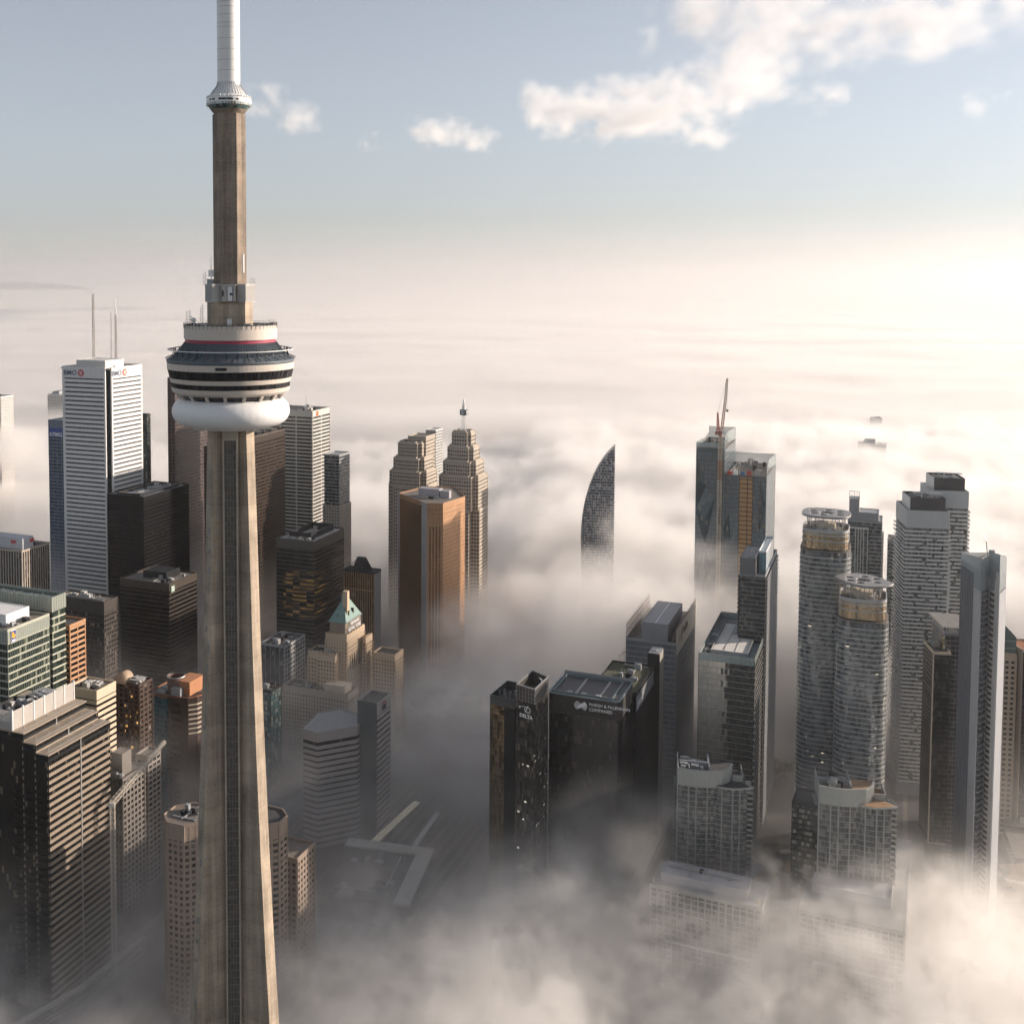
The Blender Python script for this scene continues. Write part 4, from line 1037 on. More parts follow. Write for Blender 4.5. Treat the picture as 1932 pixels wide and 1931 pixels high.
# the tower crane climbing its front
P = b.org + b.ux * (-4.6) + b.uy * -6.5
Yc = P.y; foot = Vector((pxx(Vector((P.x, P.y, 200))) * 0 + atd(1357, 940, Yc).x, Yc, 0)); ztop = atd(1358, 822, Yc).z
cr = empty('tower_crane', foot); tag(cr, 'red and cream tower crane with raised jib clinging to the unfinished glass tower', 'crane')
zr_ = atd(1358, 905, Yc).z
lattice(MB(), (0, 0, 0), (0, 0, zr_), 3.0, 3.0, 3.2, .42).build('crane_mast', paint('cream_crane_steel', (.52, .45, .36), .6, var=.15), cr)
zq_ = atd(1358, 870, Yc).z
lattice(MB(), (0, 0, zq_), (0, 0, ztop), 2.8, 2.8, 3.0, .42).build('crane_mast', MATS['cream_crane_steel'], cr)
lattice(MB(), (0, 0, zr_), (0, 0, zq_), 2.8, 2.8, 3.0, .45).build('crane_mast', paint('orange_crane_steel', (.42, .24, .14), .6, var=.15), cr)
MB().tube((0, 0, ztop), (0, 0, ztop + 2), 1.8, 1.8, 14).build('slewing_ring', paint('faded_red_steel', (.36, .12, .09), .6, var=.15), cr)
MB().box(-4.0, -1.3, ztop + 2, 2.0, 1.3, ztop + 4).box(-4.6, -1.5, ztop + 1., -2.8, 1.5, ztop + 4.2).build('counterweight', MATS['faded_red_steel'], cr)
MB().box(1.2, -2.6, ztop + 2, 3.8, -1.2, ztop + 5).build('cab', M['white'], cr)
lattice(MB(), (-2, 0, ztop + 4), (-2.8, 0, ztop + 21), 2.2, .8, 3, .4).build('a_frame', M['red'], cr)
jt = atd(1372, 714, Yc) - foot
mid = Vector((2, 0, ztop + 4)) * .45 + Vector((jt.x, 0, jt.z)) * .55
lattice(MB(), (1, 0, ztop + 4), mid, 1.9, 1.7, 2.6, .36).build('jib', paint('salmon_jib_paint', (.60, .42, .34), .6, var=.15), cr)
lattice(MB(), mid, (jt.x, 0, jt.z), 1.7, 1.2, 2.6, .34).build('jib', paint('pale_jib_paint', (.58, .50, .38), .6, var=.15), cr)
MB().bar((-2.8, 0, ztop + 21), (jt.x, 0, jt.z), .16).build('pendant_cable', M['dark'], cr)
MB().bar((jt.x + .6, 0, jt.z), (jt.x + .6, 0, ztop + 24), .12).box(jt.x - .3, -.6, ztop + 22, jt.x + 1.5, .6, ztop + 24).build('hook_line', M['dark'], cr)
for z in (zr_ - 14, zr_ - 50, zr_ - 86): MB().bar((0, 0, z), (3, 7, z), .7).bar((0, 1, z + .5), (5, 6, z + .5), .5).build('wall_tie', M['dark'], cr)

# --- pale office tower wrapped in bright fog, with rooftop screens
b = Bld('office_tower', 'grey tower with open steel roof screens fading into bright fog', 'building', (1276, 1213), 122, L=1181, Rt=1312)
w, d, H = b.w, b.d, b.H
rf = body(b, b.rect, 0, H, 4.0, glass('fog_grey_glazing', (.16, .165, .18), (1.5, 1.5, 4), .12, var=.2, blind=.1), M['grey'], .2, .1, M['grey'], 1.6, .12, .15, roof='roof')
penthouse(b, w * .30, 3, w * .82, d * .75, H - 1.2, H + 12, paint('smooth_grey_metal', (.30, .30, .31), .5, .2, var=.08), False, rf=rf)
b.part(b.mb().box(w * .55, 3.5, H + 11.6, w * .57, d * .74, H + 11.9), 'roof_seam', M['white'])
scr = paint('rusty_screen_steel', (.33, .24, .18), .6, .2, var=.2)
for nm, xx in (('left', 0.3), ('right', w - .3)):
    m = b.mb()
    for i in range(16):
        y = d * i / 15; m.bar((xx, y, H - 1), (xx, y, H + 11.5), .35)
        m.bar((xx, y, H + 5.5), (xx + (3 if nm == 'left' else -3), y, H - 1), .25)
        if i % 2: m.bar((xx + (3 if nm == 'left' else -3), y, H - 1), (xx + (3 if nm == 'left' else -3), y, H + 6), .25)
    for z in (2, 5, 8, 9.5): m.bar((xx, 0, H + z), (xx, d, H + z), .3)
    for i in range(15): m.bar((xx, d * i / 15, H + 2), (xx, d * (i + 1) / 15, H + 8), .2)
    b.part(m, 'roof_screen', scr)
b.part(b.mb().box(w + .1, 0, H - 9, w + .6, d, H + 9), 'sign_wall', paint('pale_sign_wall', (.52, .46, .38), .6, var=.1))
mt = sign_frame(b, 'side', d * .36, H + 3, .9)
lettering(b, 'SunLife', 7.4, mt, paint('brown_letter', (.14, .10, .08), .5), dx=3, sx=.95, bold=.05)
flat(b, stroke([(-15, -5), (-11, 4.5)], 1.2) + stroke([(-15, -1.5), (-11.2, 1.2)], .9) + stroke([(-14.6, -3.5), (-10.5, -.5)], .7), mt, MATS['brown_letter'], 'emblem')

# --- dark condo behind the mirrored block
b = Bld('condo_tower', 'dark balconied condominium tower with grey box and blue glass top', 'building', (1446, 1085), 180, L=1392.5, Rt=1468.5)
w, d, H = b.w, b.d, b.H
GDC = glass('dark_condo_glazing', (.025, .032, .032), (1.6, 1.6, 3.1), .09, var=.6, blind=.22, blindcol=(.10, .11, .11), lit=.0)
rf = body(b, rect(.9, .9, w - .9, d - .9), 0, H, 3.1, GDC, M['grey'], .12, .08, M['dark'], 3.4, .3, .2, roof='roof_dark')
for i in range(int(H / 3.1) - 1):
    z = 3.1 * i + 2
    b.part(b.mb().box(-.5, 2, z, .95, d * .8, z + .35).box(-.45, 2.05, z + .35, -.35, d * .8, z + 1.25).box(w - .95, 3, z, w + .6, d - 2, z + .35).box(w + .45, 3, z + .35, w + .55, d - 2, z + 1.25), 'balcony', M['grey'])
penthouse(b, 1, .6, w * .62, d * .5, H - 1.2, H + 10.5, paint('slate_cladding', (.14, .15, .16), .5, .2, var=.1), False, rf=rf)
b.part(b.mb().box(w * .68, d * .1, H - 1.2, w - 1.2, d * .7, H + 14), 'glass_penthouse', glass('aqua_glazing', (.13, .24, .28), (1.5, 1.5, 3.5), .08, var=.2, blind=.1), rf)
b.part(b.mb().ring(rect(w * .68 - .1, d * .1 - .1, w - 1.1, d * .7 + .1), H + 13.8, H + 15, .3), 'rim', M['white'], rf)
clutter(b, w * .3, 2, w * .6, d * .4, H + 10.2, 3, rf, hmax=1.5, seed=24)

# --- mirrored glass office block
b = Bld('office_tower', 'mirror glass office block with a sunken snow pale roof deck', 'building', (1424, 1243), 136, L=1318.5, Rt=1455)
w, d, H = b.w, b.d, b.H
GM = glass('mirror_glazing', (.50, .50, .46), (1.5, 1.5, 4.1), .03, metal=.85, var=.10, blind=.0, tilt=.03)
RIM = paint('pale_rim_glass', (.40, .45, .43), .2, .2, var=.1)
b.part(b.mb().prism(b.rect, 0, H - 5), 'glass_facade', GM)
b.part(b.mb().ring(offset(b.rect, .02), H - 5, H, .3), 'crown_screen', RIM)
b.part(slabs(b.mb(), b.rect, 4.1, H - 6, 4.1, .045, .22), 'floor_line', M['steel'])
b.part(fins(b.mb(), b.rect, 0, H - .1, 2.9, .07, .12), 'mullion_cladding', M['dark'])
rf = b.part(b.mb().prism(offset(b.rect, -.5), H - 5.3, H - 4.7), 'roof', paint('blue_grey_roof', (.22, .26, .29), .8, var=.25, streak=False))
b.part(b.mb().box(w * .18, d * .16, H - 4.7, w * .80, d * .80, H - 2.4), 'roof_deck', paint('snow_pale_deck', (.66, .63, .58), .9, var=.1, streak=False), rf)
b.part(b.mb().box(w * .40, d * .55, H - 2.39, w * .74, d * .74, H - 1.9), 'roof_pool', paint('aqua_roof_panel', (.25, .33, .34), .5), rf)
m = b.mb()
for f in (.38, .58): m.box(w * f, d * .18, H - 2.4, w * f + .35, d * .78, H - 2.1)
b.part(m, 'roof_seam', M['grey'], rf)
clutter(b, w * .03, d * .1, w * .16, d * .6, H - 4.7, 8, rf, hmax=3, seed=25)
b.part(b.mb().ring(rect(w * .16, d * .13, w * .83, d * .83), H - 4.7, H - 1.2, .35), 'deck_screen', M['grey'], rf)
for i in range(2): b.part(b.mb().tube((w * .3 + i * 5, d * .07, H - 4.7), (w * .3 + i * 5, d * .07, H - 2), .5, n=8), 'vent_pipe', M['dark'], rf)
b.part(b.mb().box(-.3, -1.6, 40, w + .2, .1, 41).box(-.3, -1.6, 41, w + .2, -1.4, 42.2), 'canopy', paint('teal_canopy', (.09, .17, .19), .4))
m = b.mb()
for i in range(26): m.box(w - .1, -.9, 8 + i * 4.6, w + 1.2, .4, 9.0 + i * 4.6)
b.part(m, 'corner_fin', M['steel'])

# --- chateau hotel
b = Bld('hotel', 'limestone chateau hotel with steep green copper roof and chimney', 'building', (654, 1199), 100, L=614, Rt=688)
w, d, H = b.w, b.d, b.H
LIME = paint('hotel_limestone', (.52, .40, .28), .85, var=.14)
GW = glass('hotel_window_glass', (.02, .018, .016), (1.6, 1.6, 3.6), .15, blind=.2, blindcol=(.12, .09, .07))
def wall_block(x0, y0, x1, y1, H, name='wing', fh=3.2, sp=2.5, par=2.):
    poly = rect(x0, y0, x1, y1)
    g = b.part(b.mb().prism(offset(poly, -.35), 0, H - 1.5), 'window_glass', GW)
    b.part(slabs(b.mb(), poly, 0, H - 5, fh, .52, 0.), 'stone_band', LIME)
    b.part(b.mb().ring(offset(poly, .04), H - 5, H, .6), 'stone_parapet', LIME)
    b.part(fins(b.mb(), poly, 0, H - 5, sp, sp * .62, .05), 'stone_pier', LIME)
    b.part(b.mb().ring(offset(poly, .35), H - 8, H - 7.3, .5), 'cornice', LIME)
    n_ = 7
    for i in range(n_): b.part(b.mb().box(x0 + (x1 - x0) * i / n_, y0 - .2, H, x0 + (x1 - x0) * (i + .55) / n_, y0 + .4, H + .9), 'merlon', LIME); b.part(b.mb().box(x1 - .4, y0 + (y1 - y0) * i / n_, H, x1 + .2, y0 + (y1 - y0) * (i + .55) / n_, H + .9), 'merlon', LIME)
    return b.part(b.mb().prism(offset(poly, -.4), H - 1.8, H - 1.3), 'roof', M['roof_dark'])
wall_block(0, 0, w, d, H)
wall_block(-w * .15, -9, w - 6, .05, H - 15)
m = b.mb()
for i in range(6):
    y = d * .16 + i * d * .125; m.prism([(w + .12, y), (w + .12, y + 1.5), (w - .5, y + 1.5), (w - .5, y)], H - 30, H - 19); 
    m.add([(w + .12, y + .75 + .75 * math.cos(R(a)), H - 19 + 1.2 * math.sin(R(a))) for a in range(0, 181, 30)], [tuple(range(7))])
b.part(m, 'arched_window', GW)
x0, y0, x1, y1 = 2.5, 3, w - 2.5, d - 3
b.part(b.mb().prism(rect(x0, y0, x1, y1), H - 1.5, H + 9), 'roof_storey', paint('dim_hotel_stone', (.30, .24, .18), .85, var=.2))
rx0, ry0, rx1, ry1 = x0 + 7.5, (y0 + y1) / 2 - 3.5, x1 - 7.5, (y0 + y1) / 2 + 3.5
cop = b.part(b.mb().prism(rect(x0 - 1, y0 - 1, x1 + 1, y1 + 1), H + 9, H + 27, top=rect(rx0, ry0, rx1, ry1)), 'copper_roof', M['green_copper'])
for xx in (.35, .62):
    X = x0 + (x1 - x0) * xx
    b.part(b.mb().prism(rect(X - 1, y0 + 1.2, X + 1, y0 + 6), H + 10, H + 15), 'dormer', M['green_copper'], cop)
for yy in (.3, .6):
    Yd = y0 + (y1 - y0) * yy
    b.part(b.mb().box(x1 - 6, Yd - .9, H + 12, x1 - .9, Yd + .9, H + 17), 'dormer', M['dark'], cop)
b.part(b.mb().prism(rect(rx0 + 1, y0 + 6.5, rx0 + 5, y0 + 10.5), H + 12, H + 33), 'chimney', LIME, cop)
b.part(b.mb().box(rx0 - 2, ry0 - 1, H + 20, rx0 + .2, ry0 + 1.5, H + 29), 'chimney', M['green_copper'], cop)
# rooftop letter frame facing the sun
m = b.mb()
for i in range(13):
    y = y0 + (y1 - y0) * i / 12; m.bar((x1 + 1.2, y, H - 1), (x1 + 1.2, y, H + 10), .18)
for z in (H + .5, H + 5, H + 9.5): m.bar((x1 + 1.2, y0, z), (x1 + 1.2, y1, z), .2)
fr = b.part(m, 'sign_frame', M['steel'])
mt = sign_frame(b, 'side', (y0 + y1) / 2, H + 7.2, -1.0)
lettering(b, 'Fairmont', 4.4, mt, WH_L, fr, bold=.06); lettering(b, 'ROYAL YORK', 4.0, mt, WH_L, fr, dy=-4.6, bold=.06, sx=.95)
# side wings
lw = Bld('hotel', 'shaded lower west wing of the limestone chateau hotel', 'building', (635, 1234), 86, L=581, Rt=652); b = lw
wall_block(0, 0, b.w, b.d, 86)
clutter(b, 3, 3, b.w - 3, b.d - 3, 84.6, 5, seed=27)
b = Bld('hotel', 'sunlit lower east wing of the limestone chateau hotel beside its taller block', 'building', (690, 1203), 92, L=684, Rt=702.5)
wall_block(0, 0, b.w, b.d, 92)
b = Bld('office_building', 'pale stone block fading into fog to the right of the chateau hotel', 'building', (745, 1236), 82, L=703, Rt=761)
wall_block(0, 0, b.w, b.d, 82)
b = Bld('office_building', 'long stone block with small square windows and a flat roof below the chateau hotel', 'building', (656, 1311), 60, L=533, Rt=676)
LIME = paint('grey_stone', (.38, .32, .26), .85, var=.15)
rf = wall_block(0, 0, b.w, b.d, 60)
penthouse(b, b.w * .62, 3, b.w * .93, b.d * .8, 58.5, 65, M['cream'], False, rf=rf)
clutter(b, 5, 3, b.w * .6, b.d - 3, 58.5, 6, rf, seed=28)
# --- dark glass block and teal block next to the shaft
b = Bld('office_building', 'low dark glass block with white uprights right of the concrete shaft', 'building', (537, 1218), 85, L=492, Rt=574.5)
w, d = b.w, b.d
rf = body(b, b.rect, 0, 85, 3.8, glass('slate_glazing', (.04, .045, .055), (1.6, 1.6, 3.8), .1), None, mul=M['grey'], msp=4.2, mw=.3, mout=.4, edges=[0, 3], roof='roof_dark')
b.part(slabs(b.mb(), rect(w - 1, 0, w, d), 0, 84, 3.8, .35, .3), 'floor_band', M['grey'])
b.part(fins(b.mb(), b.rect, 0, 83, 4.2, .9, .36, edges=[1]), 'pier_cladding', M['grey'])
clutter(b, 2, 2, w - 2, d - 2, 83.8, 9, rf, seed=29)
b = Bld('office_building', 'small teal glass block with flat brown roof touching the concrete shaft', 'building', (511, 1303), 76, L=482, Rt=530.5)
rf = body(b, b.rect, 0, 76, 4, glass('bright_teal_glazing', (.05, .12, .13), (2.2, 2.2, 4), .08, var=.6, blind=.25, blindcol=(.3, .33, .3)), M['dark'], .15, .15, M['dark'], 5.5, .35, .2, roof='roof')
clutter(b, 2, 2, b.w - 2, b.d - 2, 74.8, 6, rf, seed=30)
# --- white hexagonal bank block with its taller end
H = 80.
pts = [at(*q, H) for q in ((572, 1374), (599, 1381), (674, 1368), (690, 1355), (676, 1346), (641, 1336), (601, 1343))]
b = Bld('office_building', 'pale banded block with a hexagonal white ribbed roof half drowned in fog', 'building', (599, 1381), H, w=.02, d=.02)
poly = [b.loc(p) for p in pts]
PB = paint('pale_banded_precast', (.36, .33, .31), .7, var=.1)
body(b, poly, 0, H, 4.0, G_DK, PB, .62, .3, None, roof=paint('white_ribbed_roof', (.60, .58, .56), .7, var=.12, streak=False), crown=7, par=1.1)
m = b.mb(); xs_ = [p[0] for p in poly]; ys_ = [p[1] for p in poly]
y = min(ys_) + 3
while y < max(ys_) - 2:
    hits = []
    for i in range(len(poly)):
        a, c = poly[i], poly[(i + 1) % len(poly)]
        if (a[1] - y) * (c[1] - y) < 0: hits.append(a[0] + (c[0] - a[0]) * (y - a[1]) / (c[1] - a[1]))
    if len(hits) == 2: m.box(min(hits) + 1.2, y, H - .86, max(hits) - 1.2, y + .3, H - .66)
    y += 1.2
b.part(m, 'roof_rib', M['grey'])
b.w = 20
b = Bld('office_building', 'taller pale banded end block with a small bank sign near its top', 'building', (712, 1326), 96, L=676, Rt=736.5)
body(b, b.rect, 0, 96, 4.0, G_DK, PB, .62, .3, None, crown=9, roof='roof')
b.part(b.mb().box(-.4, -.7, 0, b.w - .3, -.2, 96.1), 'dark_end_wall', paint('grey_end_cladding', (.13, .14, .14), .5, .1, var=.1))
mt = sign_frame(b, 'side', b.d * .44, 90.4, .7)
lettering(b, 'citi', 5.6, mt, paint('navy_letter', (.02, .04, .11), .5), bold=.06)
flat(b, stroke(arc(.6, 1.2, 2.9, 150, 30, 10, ry=2.2), .55), mt, RED_L, 'emblem')

# --- hotel tower with twisted glass prism and sign
H = 150.
pts = [at(974.5, 1290, H), at(1009.5, 1300, H), at(1035, 1276, H), at(1004, 1263.5, H)]
b = Bld('hotel_tower', 'dark glass hotel tower with an angled prism and white sign near its top', 'building', (1009.5, 1300), H, w=.02, d=.02)
poly = [b.loc(p) for p in pts]
GD = glass('hotel_dark_glazing', (.05, .048, .045), (1.5, 1.5, 3.6), .06, metal=.2, var=.6, blind=.14, blindcol=(.16, .14, .11), tilt=.03, lit=.045, litcol=(1., .93, .78), lite=.55, litz=.28, zlit=[(2, 0, 118)])
GD2 = glass('hotel_mirror_glazing', (.17, .13, .085), (1.5, 1.5, 3.6), .05, metal=.5, var=.5, blind=.1, blindcol=(.25, .2, .13), tilt=.05)
low = [tuple(Vector(p) * 1.0) for p in poly]
m = b.mb().prism([(q[0] * 1.10 - (.0), q[1]) for q in poly], 0, H - 9, top=poly); b.part(m, 'glass_facade', GD)
b.part(b.mb().ring(offset(poly, .02), H - 9, H, .5), 'crown_screen', paint('dark_crown_panel', (.10, .095, .09), .35, .3, var=.15))
b.part(fins(b.mb(), poly, H - 9, H - .1, 2.2, .12, .15), 'crown_mullion', M['steel'])
b.part(b.mb().ring(offset(poly, .1), H - .3, H + .2, .7), 'coping', M['steel'])
rf = b.part(b.mb().prism(offset(poly, -.6), H - 8.6, H - 8), 'roof', M['roof_dark'])
b.part(slabs(b.mb(), offset(poly, .12), 60, H - 9, 3.6, .05, .0), 'floor_line', M['dark'])
for z in (H - 2.5, H - 5, H - 7.5): b.part(b.mb().ring(offset(poly, .2), z, z + .25, .25), 'floor_line', M['dark'])
ctr = Vector((sum(p[0] for p in poly) / 4, sum(p[1] for p in poly) / 4))
for i in range(5): b.part(b.mb().box(ctr.x - 4 + i * 1.8, ctr.y - 2 + (i % 2) * 2, H - 8, ctr.x - 2.6 + i * 1.8, ctr.y + (i % 2) * 2, H - 5.5), 'air_handler', M['steel'], rf)
b.part(b.mb().bar((ctr.x + 4, ctr.y, H - 8), (ctr.x + 5, ctr.y + 1, H + .5), .4).bar((ctr.x + 5, ctr.y + 1, H + .5), (ctr.x + 3, ctr.y + 2, H + 1), .35), 'davit', M['white'], rf)
a0, a1 = Vector(poly[0]), Vector(poly[1]); dv_ = (a1 - a0).normalized(); nn = Vector((dv_.y, -dv_.x)); cs = a0 + dv_ * (a1 - a0).length * .56 + nn * .6
mt = Matrix.Translation((cs.x - b.c[0], cs.y - b.c[1], H - 15)) @ Matrix.Rotation(math.atan2(dv_.y, dv_.x), 4, 'Z') @ Matrix.Rotation(R(90), 4, 'X')
lettering(b, 'DELTA', 3.0, mt, WH_L, dy=-2.2, bold=.04)
flat(b, stroke(arc(1.0, 1.9, 2.0, 0, 360, 24, ry=1.6), .32) + stroke([(-.3, .4), (1.2, 4.2)], .4) + stroke(arc(-1.6, 1.2, 3.4, 165, 75, 12, ry=2.2), .25) + [rect(-5.0, 2.0, -4.0, 3.0)], mt, WH_L, 'emblem')
wg = at(971, 1321, 146)
u0 = b.loc(at(925, 1310, 137)); u1 = b.loc(at(972, 1320, 137)); u2 = b.loc(at(992, 1290, 137)); u3 = b.loc(at(957, 1283, 137))
wp = [u0, u1, u2, u3]
b.part(b.mb().prism(wp, 0, 132), 'wing_facade', GD2)
b.part(slabs(b.mb(), wp, 2, 132, 3.6, .07, .15), 'floor_line', M['dark'])
b.part(fins(b.mb(), wp, 0, 132, 1.6, .09, .1), 'mullion_cladding', M['dark'])
b.part(b.mb().ring(offset(wp, .1), 131.5, 137, .4), 'parapet', paint('dark_wing_screen', (.08, .09, .095), .3, .3, var=.2))
rf2 = b.part(b.mb().prism(offset(wp, -.6), 131.6, 132.4), 'roof', M['roof_dark'])
c2 = Vector((sum(p[0] for p in wp) / 4, sum(p[1] for p in wp) / 4))
for i in range(7): b.part(b.mb().tube((c2.x - 8 + i * 2.2, c2.y - 5 + (i * 3) % 8, 132), (c2.x - 8 + i * 2.2, c2.y - 5 + (i * 3) % 8, 136.3), .55, n=8), 'exhaust_stack', M['steel'], rf2)
c_, s_ = Vector(u1), (Vector(u0) - Vector(u1)).normalized()
q0 = c_ + s_ * 7; nq = Vector((s_.y, -s_.x)) * -1
b.part(b.mb().prism([tuple(q0 + nq * -.35), tuple(c_ + nq * -.35 + s_ * -.1), tuple(c_ + nq * .2), tuple(q0 + nq * .2)], 0, 131), 'dark_slot', M['dark'])

# --- dark office slab with green roof
b = Bld('office_tower', 'black glass office slab with a bright brown planted roof and white wall sign', 'building', (1169, 1324), 134, L=1034, Rt=1195)
w, d, H = b.w, b.d, b.H
GMM = glass('charcoal_glazing', (.016, .018, .02), (1.5, 1.5, 3.9), .05, var=.5, blind=.07, blindcol=(.07, .065, .06), tilt=.01)
GMR = glass('charcoal_mirror_glazing', (.05, .048, .046), (1.5, 1.5, 3.9), .05, metal=.2, var=.2, blind=.06, blindcol=(.1, .09, .08), tilt=.03)
pl = rrect(0, 0, w, d, 3.0, 4)
b.part(b.mb().prism(pl, 0, H - 12), 'glass_facade', GMM)
b.part(b.mb().box(w * .36, -.12, 0, w * .985, .3, H - 12.5), 'mirror_facade', GMR)
b.part(slabs(b.mb(), pl, 1, H - 12, 3.9, .06, .18), 'floor_line', M['dark'])
b.part(fins(b.mb(), b.rect, 0, H - 12, 1.5, .06, .17, edges=[0, 1]), 'mullion_cladding', M['dark'])
m = b.mb(); z = H - 12
while z < H - .6: m.prism(offset(pl, .1), z, z + .75); z += 1.15
b.part(m, 'louvre_band', paint('charcoal_louvre', (.065, .06, .058), .5, .2, var=.15))
b.part(b.mb().prism(offset(pl, -.4), H - 12, H - 1.6), 'plant_wall', M['dark'])
b.part(b.mb().ring(offset(pl, .15), H - .6, H, 1.0), 'parapet', paint('teal_grey_coping', (.16, .21, .22), .4, .2))
rf = b.part(b.mb().box(3, 4, H - 1.7, w - 6, d - 4, H - 1.0), 'planted_roof', M['sedum'])
b.part(b.mb().ring(rect(2, 3, w - 5, d - 3), H - 1.7, H + .3, .7), 'roof_kerb', MATS['teal_grey_coping'])
m = b.mb()
for f in (.34, .68): m.box(w * f, 4, H - .99, w * f + 1.3, d - 4, H - .75)
b.part(m, 'roof_path', M['roof_pale'], rf)
b.part(b.mb().box(0, d - .6, H - .2, w, d - .2, H + 1.6), 'rear_rail', M['grey'])
for i in range(3): b.part(b.mb().box(w * (.25 + .2 * i), 3, H - 1, w * (.25 + .2 * i) + 3, 5.5, H + .8), 'air_handler', M['steel'], rf)
mt = sign_frame(b, 'front', w * .755, H - 5.6, .35)
lettering(b, 'MARSH & McLENNAN', 2.75, mt, WH_L, dx=-7.6, dy=1.6, align='LEFT', sx=.93); lettering(b, 'COMPANIES', 2.75, mt, WH_L, dx=-7.6, dy=-1.4, align='LEFT', sx=.93)
flat(b, [[(-16.6, -.6), (-15.2, -2.6), (-12.6, -1.0), (-9.9, -2.6), (-8.6, -.6), (-8.8, 1.2), (-10.2, 2.9), (-12.4, 1.4), (-15, 2.9), (-16.5, 1.2)]], mt, paint('sign_silver', (.50, .50, .50), .5), 'emblem')
flat(b, [[(-14.9, -.4), (-12.4, 1.2), (-10.2, 2.7), (-9.0, 1.0), (-12.5, -.9), (-14.0, -2.0)]], mt, WH_L, 'emblem_mark', dz=.15)

# --- its neighbour behind with a tall fin wall
b = Bld('office_tower', 'dark office block with a tall narrow fin wall behind the black office slab', 'building', (1200, 1306), 125, L=1118, Rt=1233)
w, d, H = b.w, b.d, b.H
rf = body(b, b.rect, 0, H, 3.9, GMM, None, mul=M['dark'], msp=1.5, mw=.08, mout=.12, roof=paint('olive_planted_roof', (.09, .09, .055), .95, var=.3, streak=False), parmat=M['dark'])
b.part(slabs(b.mb(), b.rect, 1, H - 2, 3.9, .06, .15), 'floor_line', M['dark'])
m = b.mb()
for i in range(8): m.box(w + .05, .2, H - 4 - i * 1.2, w + .4, d, H - 3.4 - i * 1.2)
b.part(m, 'louvre_band', M['grey'])
fin = b.part(b.mb().box(w - 4, d, 0, w + 4, d + 16, H + 8), 'fin_wall', paint('beige_fin_panel', (.27, .25, .22), .6, var=.1))
b.part(b.mb().box(w - 4.1, d - .15, 0, w + 4.1, d + .1, H + 7.9), 'fin_end', M['dark'])
b.part(b.mb().box(w - 3.2, d + 1, H + 8, w + 3.2, d + 15, H + 8.3).box(w - 2, d + 5, H + 8.3, w + 1, d + 8, H + 9), 'fin_roof', M['grey'], fin)
mt = sign_frame(b, 'side', 7.5, H - 8, .7)
lettering(b, 'pwc', 6.5, mt, WH_L, dx=0, bold=.05)
m = b.mb().bar((5, d - 3, H), (5, d - 3, H + 5), .3).bar((5, d - 3, H + 5), (8, d - 1, H + 5.5), .3).bar((8, d - 1, H), (8, d - 1, H + 9), .3).bar((6, d - 1, H + 7), (12, d - 1, H + 7), .25).bar((5, d - 3, H + 4), (5, d - 3, H - 1), .3)
b.part(m, 'davit', paint('rust_steel', (.24, .16, .11), .7), rf)
clutter(b, w * .3, d * .4, w - 3, d - 3, H - 1.2, 5, rf, seed=31)
